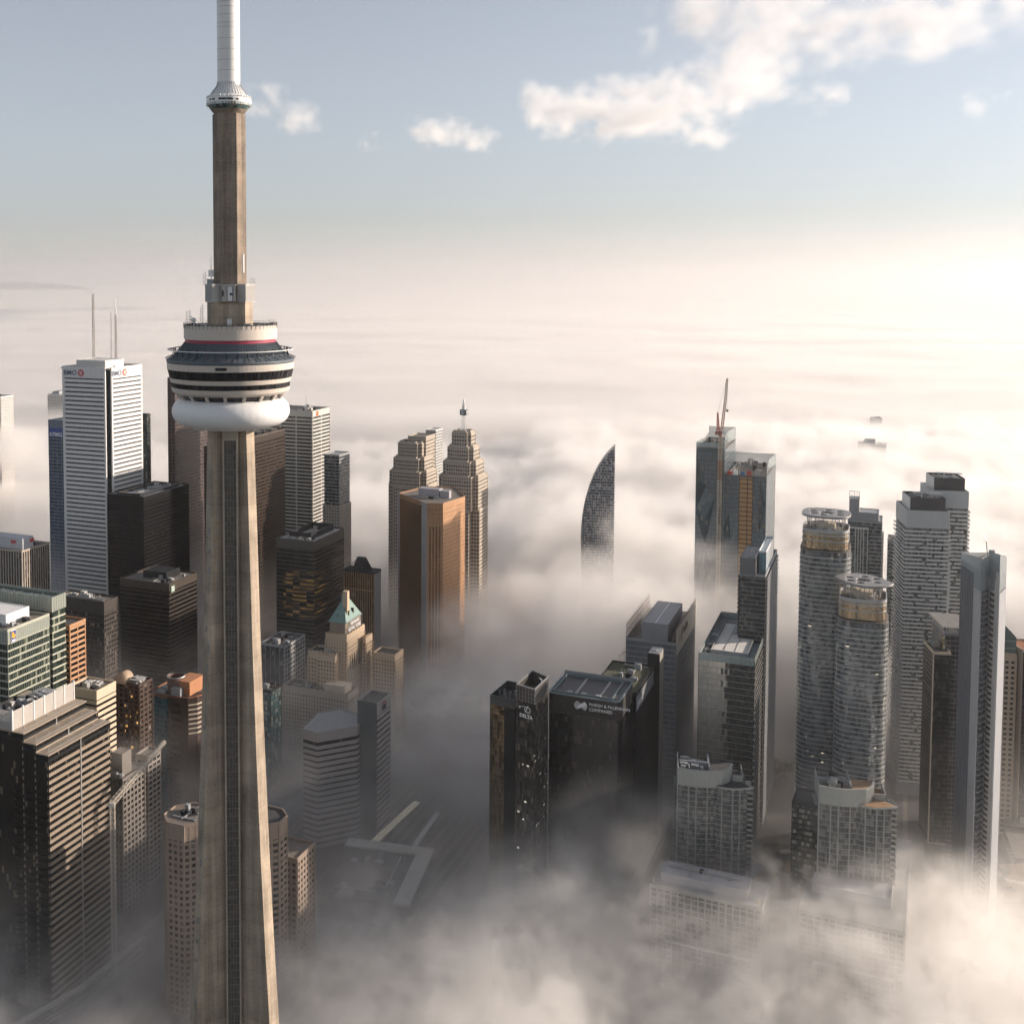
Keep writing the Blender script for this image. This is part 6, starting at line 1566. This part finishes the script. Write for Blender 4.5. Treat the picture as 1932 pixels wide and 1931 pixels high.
# streets running away (parallel to the grid)
for nm, px, py, wd in (('road', 262, 1790, 16), ('road', 1250, 1560, 20), ('road', 1745, 1560, 22), ('road', 1900, 1560, 18), ('road', 700, 1460, 16)):
    c = gp(px, py); sheet('road', strip(c - UY * 420, c + UY * 700, wd), .05, ASP)
    for s in (-1, 1):
        sheet('kerb', strip(c - UY * 420 + UX * s * (wd / 2 + 1.6), c + UY * 700 + UX * s * (wd / 2 + 1.6), 3.0), .15, M['roof'])
    m = MB()
    for k in range(-70, 110): 
        q = c + UY * k * 6; r = strip(q, q + UY * 2.6, .3); m.prism(r, .05, .058)
    tag(m.build('lane_marking', M['white']), kind='structure')
for px, py in ((900, 1420), (1500, 1455)):
    c = gp(px, py); sheet('road', strip(c - UX * 600, c + UX * 600, 18), .054, ASP)
# rail corridor
yard = gp(780, 1600)
sheet('rail_yard', strip(yard - UY * 320, yard + UY * 380, 95), .03, paint('rail_ballast', (.075, .068, .06), .95, var=.35, scale=.2, streak=False))
m = MB()
for k in range(12):
    c = yard + UX * (-40 + k * 7)
    for s in (-.75, .75): m.prism(strip(c + UX * s - UY * 315, c + UX * s + UY * 375, .22), .05, .2)
tag(m.build('rail_track', M['steel']), kind='structure')
def canopy(name, label, p0, p1, w, z, mat, ribs=None):
    p0, p1 = at(*p0, z), at(*p1, z); o = empty(name, (p0.x, p0.y, 0)); tag(o, label, 'platform canopy')
    d = p1 - p0; m = MB(); q = strip((0, 0), d, w); m.prism(q, z - .5, z); m.build('roof_panel', mat, o)
    m = MB(); n = int(d.length / 9)
    for i in range(n + 1):
        c = Vector((0, 0, 0)) + d * i / n; m.box(c.x - .25, c.y - .25, 0, c.x + .25, c.y + .25, z - .5)
    m.build('post', M['grey'], o)
    if ribs:
        m = MB(); n = int(d.length / 3)
        for i in range(n):
            c = d * i / n; e = d.normalized(); q = strip(Vector((c.x, c.y)) - Vector((e.y, -e.x)) * w / 2, Vector((c.x, c.y)) + Vector((e.y, -e.x)) * w / 2, .5); m.prism(q, z, z + .35)
        m.build('roof_rib', ribs, o)
    return o
LITC = paint('lit_canopy_glass', (.85, .80, .62), .4, var=.1, emit=.10)
canopy('platform_canopy', 'long glowing glass platform canopy in the rail yard', (622, 1664), (786, 1512), 5, 7, LITC, M['cream'])
canopy('platform_canopy', 'long plain white platform roof beside the glowing canopy', (719, 1680), (826, 1533), 3.4, 6, M['white'], M['grey'])
canopy('platform_canopy', 'short grey platform roof between the two long canopies', (672, 1634), (706, 1598), 4, 6, M['grey'])
canopy('platform_canopy', 'short pale platform roof right of the glowing canopy', (690, 1632), (712, 1604), 2.4, 6.4, M['roof_pale'])
# convention hall with pale roof rim
b = Bld('convention_hall', 'low dark hall with a broad pale roof rim at the tower foot', 'building', (770, 1704), 16, L=600, d=70, ang=10)
w, d = b.w, b.d
b.part(b.mb().box(0, 0, 0, w, d, 14), 'wall', M['dark']); b.part(b.mb().box(.5, .5, 14, w - .5, d - .5, 14.6), 'roof', M['roof_dark'])
b.part(b.mb().box(-1, d - 9, 14.61, w + 1, d + 1, 16).box(w - 9, -1, 14.62, w + 1, d - 9.02, 15.98), 'roof_rim', M['roof_pale'])
clutter(b, 8, 8, w - 14, d - 14, 14.6, 10, seed=90)
# raised walkway left
def beam_way(name, label, pts, w, z, mat):
    P = [at(*q, z) for q in pts]; o = empty(name, (P[0].x, P[0].y, 0)); tag(o, label, 'walkway'); m = MB()
    for p, q in zip(P, P[1:]): m.prism(strip(p - P[0], q - P[0], w), z - 1.2, z)
    m.build('deck', mat, o); m = MB()
    for p, q in zip(P, P[1:]):
        d = (q - p); e = d.normalized(); n = Vector((e.y, -e.x, 0)) * w / 2
        for s in (-1, 1): m.bar(p - P[0] + n * s + Vector((0, 0, 1.1)), q - P[0] + n * s + Vector((0, 0, 1.1)), .25, .9)
        k = int(d.length / 25)
        for i in range(k + 1):
            c = p - P[0] + d * i / max(k, 1); m.box(c.x - .6, c.y - .6, -z * 0, c.x + .6, c.y + .6, z - 1.2)
    m.build('parapet', M['roof_pale'], o)
beam_way('walkway', 'thin pale elevated walkway crossing the shadow at lower left', [(30, 1931), (150, 1862), (272, 1765)], 3.2, 9, M['roof_pale'])
beam_way('walkway', 'pale slanting service ramp between the black office slab and the curved condo', [(1186, 1690), (1246, 1562)], 5.5, 8, M['roof_pale'])
beam_way('expressway', 'raised expressway strip running past the right edge building', [(1878, 1470), (1900, 1530), (1935, 1620)], 12, 9, M['roof'])
# terrace garden between the condos
tz = 12.
def tpoly(pts, z): return [tuple(at(*q, z)[:2]) for q in pts]
def ccw(p):
    a = sum(p[i - 1][0] * p[i][1] - p[i][0] * p[i - 1][1] for i in range(len(p))); return p if a > 0 else p[::-1]
lawn = MB().prism(ccw(tpoly([(1440, 1590), (1500, 1590), (1500, 1700), (1415, 1690)], tz)), 0, tz).build('terrace_lawn', paint('dim_lawn', (.03, .045, .018), .95, var=.4, scale=.3, streak=False)); tag(lawn, kind='structure')
b = Bld('canopy_roof', 'long grey sloping roof strip beside the terrace lawn', 'building', (1452, 1652), 16, L=1421, d=44, ang=-12)
b.part(b.mb().box(0, 0, 14.5, b.w, b.d, 16), 'roof', M['grey']); b.part(b.mb().box(b.w - .6, -.2, 13, b.w + .3, b.d, 16.5), 'edge_beam', M['cream']); b.part(b.mb().box(.5, .5, 0, b.w - 1, b.d - .5, 14.4), 'wall', M['dark'])
o = MB().prism(ccw(tpoly([(1490 + 10.5 * math.cos(a) * (1 - .35 * max(0, math.sin(a))), 1634 - 13 * math.sin(a)) for a in [2 * math.pi * i / 18 for i in range(18)]], tz + .4)), tz, tz + .4).build('flower_bed', paint('ochre_bed', (.34, .20, .06), .9, var=.2, streak=False)); tag(o, 'teardrop shaped ochre planting bed on the dark terrace', 'flower bed')
o = MB().prism(ccw(tpoly([(1481 + 11 * math.cos(a), 1605 + 4.5 * math.sin(a)) for a in [2 * math.pi * i / 20 for i in range(20)]], tz + .5)), tz, tz + .5).build('stone_disc', M['roof_pale']); tag(o, 'pale oval paved disc on the dark terrace', 'paving')
# trees: tapered trunk, limbs, crown of many leaf-sized faces
def tree(name, label, p, h, col, seed, group=None):
    rr = random.Random(seed); o = empty(name, p); tag(o, label, 'tree', group); m = MB().tube((0, 0, 0), (0, 0, h * .5), h * .035, h * .018, 7); cl = []
    for i in range(6):
        a = i * 1.05 + rr.random(); q = Vector((math.cos(a) * h * .26, math.sin(a) * h * .26, h * rr.uniform(.5, .82))); m.tube((0, 0, h * rr.uniform(.28, .45)), q, h * .014, h * .005, 5); cl.append(q)
    cl.append(Vector((0, 0, h * .88))); m.build('trunk', paint('bark', (.06, .045, .035), .9), o); f = MB()
    for c in cl:
        R0 = h * rr.uniform(.15, .23)
        for k in range(95):
            v = Vector((rr.gauss(0, 1), rr.gauss(0, 1), rr.gauss(0, .8))).normalized() * R0 * rr.uniform(.45, 1.05); q = c + v; s = h * rr.uniform(.02, .042)
            u = Vector((rr.gauss(0, 1), rr.gauss(0, 1), rr.gauss(0, 1))).normalized(); k2 = u.orthogonal().normalized(); t = u.cross(k2)
            f.add([q + k2 * s, q + t * s * .8, q - k2 * s, q - t * s * .8], [(0, 1, 2, 3)])
    f.build('crown', col, o)
LEAF = paint('dark_leaf', (.028, .038, .018), .8, var=.5, scale=.6, streak=False); LEAFO = paint('orange_leaf', (.30, .14, .03), .8, var=.4, scale=.6, streak=False)
for i in range(9):
    p = gp(1436 + i * 7.5, 1466 + (i % 2) * 8); tree('tree', 'dark leafy tree in the row below the gap between mirror block and rounded tower', p, 11 + (i * 37) % 5, LEAF, i, 'trees in the row between the towers')
for i, (px, py) in enumerate(((1404, 1662), (1438, 1668), (1452, 1672))):
    p = at(px, py, tz); tree('tree', ('leftmost', 'middle', 'rightmost')[i] + ' of three orange autumn trees by the terrace', p, 8.5 + i, LEAFO, 20 + i, 'orange trees by the terrace')
for i, (px, py) in enumerate(((1884, 1672), (1893, 1660), (1889, 1684))):
    tree('tree', ('lower left', 'upper right', 'lowest')[i] + ' of three small trees in the sunlit corner at far right', gp(px, py), 8 + i, LEAF, 30 + i, 'trees in the sunlit corner')
# corner plaza with a crossing; sunlight is put into its pale paving colour
sheet('plaza', ccw([tuple(gp(*q)[:2]) for q in ((1880, 1630), (1960, 1626), (1960, 1700), (1872, 1700))]), .06, paint('sunlit_paving', (.30, .24, .18), .9, var=.2, scale=.3, streak=False))
m = MB(); c0 = gp(1891, 1655)
for i in range(16): m.prism(strip(c0 + UX * i * 1.5, c0 + UX * i * 1.5 - UY * 4.5, .7), .06, .07)
tag(m.build('crosswalk', M['white']), kind='structure')
# cars
def car(p, rz, col, label):
    o = empty('parked_car', p, rz); tag(o, label, 'car', 'cars in the streets')
    m = MB(); sec = lambda x, w, z0, z1: [(x, -w, z0), (x, w, z0), (x, w, z1), (x, -w, z1)]
    m.loft([sec(-2.2, .8, .35, .75), sec(-2.0, .88, .3, .9), sec(-.6, .9, .28, .95), sec(.9, .9, .28, .95), sec(2.0, .86, .3, .82), sec(2.25, .75, .38, .65)]); m.build('body', col, o)
    m = MB().loft([sec(-1.7, .76, .9, .93), sec(-1.2, .72, .9, 1.42), sec(.35, .72, .9, 1.42), sec(1.15, .76, .9, .94)]); m.build('cabin', G_BK, o)
    for x in (-1.35, 1.4):
        for s in (-1, 1): MB().tube((x, s * .72, .33), (x, s * .93, .33), .33, n=12).build('wheel', M['black'], o)
for i, (px, py, cn, lab) in enumerate(((1761, 1621, 'white', 'white car in the street left of the wedge tower, in thin fog'), (1779, 1622, 'grey', 'grey car just right of the white car in the fogged street'), (1713, 1625, 'white', 'white car alone on the road right of the tan roofed condo'), (1890, 1688, 'white', 'white van-like car in the sunlit corner'), (1908, 1676, 'grey', 'grey car near the crossing in the sunlit corner'), (1701, 1758, 'white', 'white car deep in the fog at lower right'))):
    car(gp(px, py) + Vector((0, 0, .06)), math.pi / 2 - A if i != 4 else -A, M[cn], lab)

# a dim ridge of land on the horizon at far left, just above the fog
m = MB(); rr = random.Random(4); pts = []
for i in range(40):
    t = i / 39; px = -160 + 330 * t; p = atd(px, 536, 26000.); pts.append((p.x, p.y, 90 + 190 * math.sin(math.pi * min(1, max(0, t))) ** .6 * (.85 + .15 * rr.random())))
v = [(x, y, 0) for x, y, z in pts] + [(x, y + 500, z) for x, y, z in pts] + [(x, y + 2600, 0) for x, y, z in pts]; n = len(pts)
m.add(v, [(i, i + 1, n + i + 1, n + i) for i in range(n - 1)] + [(n + i, n + i + 1, 2 * n + i + 1, 2 * n + i) for i in range(n - 1)], True)
tag(m.build('hills', paint('wooded_ridge', (.05, .06, .055), .95, var=.3, scale=.004, streak=False)), kind='structure')
# ---------------------------------------------------------------- fog, haze, clouds (real volumes)
class X:
    """small expression builder for a density field in geometry nodes"""
    ng = None
    def __init__(s, k): s.k = k
    @staticmethod
    def op(o, *a):
        n = X.ng.nodes.new('ShaderNodeMath'); n.operation = o
        for i, v in enumerate(a):
            if isinstance(v, X): X.ng.links.new(v.k, n.inputs[i])
            else: n.inputs[i].default_value = v
        return X(n.outputs[0])
    def __add__(s, o): return X.op('ADD', s, o)
    __radd__ = __add__
    def __sub__(s, o): return X.op('SUBTRACT', s, o)
    def __rsub__(s, o): return X.op('SUBTRACT', o, s)
    def __mul__(s, o): return X.op('MULTIPLY', s, o)
    __rmul__ = __mul__
    def __truediv__(s, o): return X.op('DIVIDE', s, o)
    def clip(s, a=0., b=1.): return X.op('MINIMUM', X.op('MAXIMUM', s, a), b)
    def mx(s, o): return X.op('MAXIMUM', s, o)
    def mn(s, o): return X.op('MINIMUM', s, o)
def sstep(x, a, b):
    t = ((x - a) / (b - a)).clip(); return t * t * (3. - 2. * t)
def noise(scale, detail=5, stretch=(1, 1, 1), off=(0, 0, 0), rough=.55, dist=0.):
    n = X.ng.nodes.new('ShaderNodeTexNoise'); n.inputs['Scale'].default_value = scale; n.inputs['Detail'].default_value = detail; n.inputs['Roughness'].default_value = rough; n.inputs['Distortion'].default_value = dist
    m = X.ng.nodes.new('ShaderNodeVectorMath'); m.operation = 'MULTIPLY_ADD'; p = X.ng.nodes.new('GeometryNodeInputPosition')
    X.ng.links.new(p.outputs[0], m.inputs[0]); m.inputs[1].default_value = stretch; m.inputs[2].default_value = off; X.ng.links.new(m.outputs[0], n.inputs['Vector'])
    return X(n.outputs[0])
def volmat(name, dens, g, col=(1, 1, 1)):
    m = bpy.data.materials.new(name); m.use_nodes = True; t = m.node_tree; t.nodes.clear()
    o = t.nodes.new('ShaderNodeOutputMaterial'); p = t.nodes.new('ShaderNodeVolumePrincipled'); t.links.new(p.outputs[0], o.inputs['Volume'])
    p.inputs['Density'].default_value = dens; p.inputs['Anisotropy'].default_value = g; p.inputs['Color'].default_value = (*col, 1); return m
def fogvol(name, lo, hi, vox, mat, field):
    ng = bpy.data.node_groups.new(name + '_density', 'GeometryNodeTree'); X.ng = ng
    ng.interface.new_socket('Geometry', in_out='OUTPUT', socket_type='NodeSocketGeometry')
    out = ng.nodes.new('NodeGroupOutput'); vc = ng.nodes.new('GeometryNodeVolumeCube')
    vc.inputs['Min'].default_value = lo; vc.inputs['Max'].default_value = hi
    for a, i in zip('XYZ', range(3)): vc.inputs['Resolution ' + a].default_value = max(4, int((hi[i] - lo[i]) / vox[i]))
    p = ng.nodes.new('GeometryNodeInputPosition'); s = ng.nodes.new('ShaderNodeSeparateXYZ'); ng.links.new(p.outputs[0], s.inputs[0])
    d = field(*[X(k) for k in s.outputs]); ng.links.new(d.k, vc.inputs['Density'])
    sm = ng.nodes.new('GeometryNodeSetMaterial'); sm.inputs['Material'].default_value = mat; ng.links.new(vc.outputs[0], sm.inputs[0]); ng.links.new(sm.outputs[0], out.inputs[0])
    v = bpy.data.volumes.new(name); v.materials.append(mat); o = bpy.data.objects.new(name, v); COL.objects.link(o)
    md = o.modifiers.new('density', 'NODES'); md.node_group = ng; tag(o, kind='stuff'); return o

G_FOG = .35
FOGC = (.997, .98, .96)
# tufts and gaps: (px, py, distance, radius x, y, z, strength)
TUFTS = [(1562, 1500, 640, 26, 30, 18, .6), (1180, 1560, 640, 45, 40, 34, .5), (1255, 1590, 610, 40, 40, 24, .5), (790, 1380, 850, 60, 70, 45, .5), (960, 1180, 1000, 80, 80, 40, .7), (1150, 1120, 960, 85, 80, 40, 1.),
         (1250, 1180, 930, 70, 70, 36, .9), (1190, 1000, 1190, 40, 60, 34, .9), (1340, 1075, 1010, 50, 50, 28, .9), (900, 1330, 800, 70, 60, 40, .6), (245, 1425, 700, 26, 26, 12, .5), (5, 850, 1750, 130, 130, 42, 1.2), (-60, 850, 1700, 130, 130, 42, 1.2)]
HOLES = [(1110, 1850, 560, 42, 40, 36, 1.0), (700, 1800, 545, 40, 30, 26, .7), (330, 1800, 570, 45, 45, 36, .8)]
def blob(x, y, z, lst):
    t = X.op('ADD', x * 0., 0.)
    for px, py, D, rx, ry, rz, k in lst:
        c = atd(px, py, D); q = ((x - c.x) / rx) * ((x - c.x) / rx) + ((y - c.y) / ry) * ((y - c.y) / ry) + ((z - c.z) / rz) * ((z - c.z) / rz)
        t = t + (1. - q).clip() * k
    return t
SK = (966. - CX) / FPX
def city_field(X_, y, z):
    x = X_ - y * SK
    n1 = noise(1 / 260., 3, off=(3, 1, 0)); n2 = noise(1 / 75., 6, off=(0, 7, 2), rough=.6, dist=.8); n3 = noise(1 / 26., 5, off=(5, 2, 9), rough=.64, dist=.9)
    left = sstep(x, 60., -260.)                                   # 1 on the left, where the city stands nearly clear
    y0 = 780. - 110. * (1. - sstep(x, 95., 165.))
    rise = sstep(y - y0, 0., 270.) * (1. - left) + sstep(y, 1260., 1620.) * left
    c = atd(1128, 1010, 1235); dip = (1. - ((X_ - c.x) / 75.) * ((X_ - c.x) / 75.) - ((y - c.y) / 110.) * ((y - c.y) / 110.)).clip()
    top = rise * (88. + 30. * sstep(x, -20., 110.)) + (n1 - .5) * 60. * rise + (n2 - .5) * 105. * rise + (n3 - .5) * 46. * rise - 14. * (1. - rise) - dip * 55.
    d = ((top - z) / 26.).clip() * (.25 + .75 * rise) * sstep(n2 * .6 + n3 * .4, .30, .54)
    # thin grey veil over the streets
    veil = (1. - z / 105.).clip() * sstep(y, 500., 600.) * (.06 + .50 * sstep(n2 * .6 + n3 * .4, .44, .62)) * (.8 + .2 * sstep(x, -260., -140.)) * (1. - .6 * sstep(x, 40., 120.))
    d = d + veil * .8 + blob(X_, y, z, TUFTS) * sstep(n3 * .55 + n2 * .45, .41, .60) * .9
    return d * (1. - sstep(y, 2150., 2400.))
fogvol('city_fog', (-640., 430., -2.), (1250., 2400., 178.), (5., 5., 5.), volmat('city_fog', .026, G_FOG, FOGC), city_field)
def bank_field(X_, y, z):
    x = X_ - y * SK
    n1 = noise(1 / 190., 3, off=(3, 1, 0)); n2 = noise(1 / 60., 6, off=(4, 7, 2), rough=.6, dist=1.2); n3 = noise(1 / 17., 6, stretch=(1, 1, 1.2), off=(5, 2, 9), rough=.68, dist=2.4)
    fr = sstep(y, 392., 440.) * (1. - sstep(y, 610., 700.)) * (.55 + .45 * sstep(x, -170., 10.)) * (1. - sstep(x, 245., 330.))
    ft = 72. + (n2 - .5) * 82. + (n1 - .5) * 50. + (n3 - .5) * 40. - 26. * sstep(x, -30., -190.)
    f = ((ft - z) / 52.).clip() * fr * (.10 + sstep(n3 * .62 + n2 * .38, .38, .60) * 1.25)
    return f * (1. - blob(X_, y, z, HOLES).clip())
fogvol('fog_bank', (-260., 385., -2.), (520., 705., 128.), (2.4, 2.4, 2.4), volmat('fog_bank', .05, G_FOG, (.997, .982, .962)), bank_field)
def sea_field(x, y, z):
    n1 = noise(1 / 1300., 5, stretch=(.5, 1, 1), off=(1, 4, 0), dist=.4); n2 = noise(1 / 300., 5, stretch=(.6, 1, 1), off=(2, 0, 0), dist=.5, rough=.62)
    top = 112. + (n1 - .5) * 55. + (n2 - .5) * 52.
    return ((top - z) / 42.).clip() * sstep(y, 2150., 2400.)
fogvol('fog_sea', (-12000., 2100., -2.), (26000., 44000., 170.), (95., 85., 14.), volmat('fog_sea', .030, G_FOG, (.93, .912, .895)), sea_field)

# mist that hangs over the far fog and thins out upwards
def mist_field(x, y, z):
    return X.op('POWER', 2.718, (90. - z) / 520.) * sstep(y, 5000., 16000.) * (1. - sstep(z, 1500., 2150.))
fogvol('mist', (-16000., 5000., 60.), (30000., 44500., 2200.), (800., 800., 70.), volmat('mist', 7.5e-5, .55, (1, .975, .95)), mist_field)
# thin even air round everything
hz = MB().box(-30000, -3000, -1.5, 40000, 46000, 640).build('haze', volmat('haze', HAZE, .80, (1, .97, .95))); tag(hz, kind='stuff')

# clouds high above, outside the haze
CL = [(1330, 30, 70, 55, .8), (1440, 60, 120, 70, 1.), (1560, 50, 160, 80, 1.), (1720, 40, 170, 60, 1.), (1880, 20, 120, 50, 1.), (1340, 135, 90, 30, .7), (1420, 150, 90, 40, .8), (1100, 225, 110, 42, .9), (1230, 205, 130, 55, 1.),
      (1340, 195, 90, 40, .7), (1530, 185, 60, 22, .6), (1020, 183, 45, 14, .5), (835, 252, 75, 26, .75), (910, 264, 40, 14, .6), (565, 230, 46, 20, .7), (500, 188, 50, 16, .65), (700, 266, 30, 8, .5), (1222, 60, 22, 22, .6), (1850, 195, 40, 14, .35), (1900, 160, 30, 14, .3), (1330, 255, 90, 20, .45), (1570, 175, 40, 14, .4)]
ZC = 1750.
def cloud_field(x, y, z):
    n = noise(1 / 430., 7, stretch=(1, .45, 1.), off=(2, 5, 1), rough=.66, dist=.5); n2 = noise(1 / 130., 4, stretch=(1, .5, 1.), off=(7, 1, 3), rough=.6)
    t = X.op('ADD', x * 0., 0.)
    for px, py, rx, ry, k in CL:
        c = at(px, py, ZC); u = at(px, py - ry, ZC); v = at(px, py + ry, ZC); wx = rx / FPX * c.y * 1.0; wy = abs(u.y - v.y) / 2
        skew = c.x / c.y
        xx = x - c.x - (y - c.y) * skew
        q = (xx / wx) * (xx / wx) + ((y - c.y) / wy) * ((y - c.y) / wy)
        t = t + (1.15 - q).clip() * k
    vert = (1. - ((z - ZC) / 115.) * ((z - ZC) / 115.)).clip()
    return ((t.clip(0., 1.) * .50 + (n - .5) * 2.7 + (n2 - .5) * 1.9) * 1.5 - .46).clip(0., 1.) * vert * sstep(t, .02, .25)
fogvol('cloud', (-3500., 5200., ZC - 120.), (12500., 19000., ZC + 120.), (34., 46., 20.), volmat('cloud', .0052, .2), cloud_field)

# ---------------------------------------------------------------- light
w = bpy.data.worlds.new('World'); SC.world = w; w.use_nodes = True
nt = w.node_tree; bg = nt.nodes['Background']
sk = nt.nodes.new('ShaderNodeTexSky'); sk.sky_type = 'NISHITA'; sk.sun_disc = False
sk.sun_elevation = R(SUN_EL); sk.sun_rotation = R(SUN_AZ); sk.altitude = 200; sk.air_density = SKY_AIR; sk.dust_density = SKY_DUST; sk.ozone_density = 4.5
hs = nt.nodes.new('ShaderNodeHueSaturation'); hs.inputs['Saturation'].default_value = SKY_SAT; nt.links.new(sk.outputs[0], hs.inputs['Color']); nt.links.new(hs.outputs[0], bg.inputs[0]); bg.inputs[1].default_value = SKY
L = bpy.data.lights.new('sun', 'SUN'); L.energy = SUN; L.angle = R(.5); L.color = SUN_COL
lo = bpy.data.objects.new('sun', L); COL.objects.link(lo)
d = Vector((math.sin(R(SUN_AZ)) * math.cos(R(SUN_EL)), math.cos(R(SUN_AZ)) * math.cos(R(SUN_EL)), math.sin(R(SUN_EL))))
lo.rotation_euler = d.to_track_quat('Z', 'Y').to_euler()
lo.location = d * 800 + Vector((0, 800, 300))

c = bpy.data.cameras.new('camera'); c.sensor_width = 36; c.lens = 36 * FPX / 1932; c.clip_start = 1; c.clip_end = 120000; c.shift_x = (966. - CX) / 1932.; c.shift_y = -(965.5 - CY) / 1932.
co = bpy.data.objects.new('camera', c); COL.objects.link(co); SC.camera = co
co.location = (0, 0, EYE); co.rotation_euler = (R(90) - PITCH, 0, 0)

cy = SC.cycles
cy.use_denoising = True; cy.use_adaptive_sampling = True; cy.adaptive_threshold = .03
cy.max_bounces = 10; cy.diffuse_bounces = 3; cy.glossy_bounces = 3; cy.transmission_bounces = 4; cy.transparent_max_bounces = 8; cy.volume_bounces = 7
cy.volume_step_rate = 3.; cy.volume_max_steps = 1024; cy.sample_clamp_indirect = 8
SC.view_settings.view_transform = 'Standard'; SC.view_settings.look = 'None'; SC.view_settings.exposure = EXPO; SC.view_settings.gamma = 1
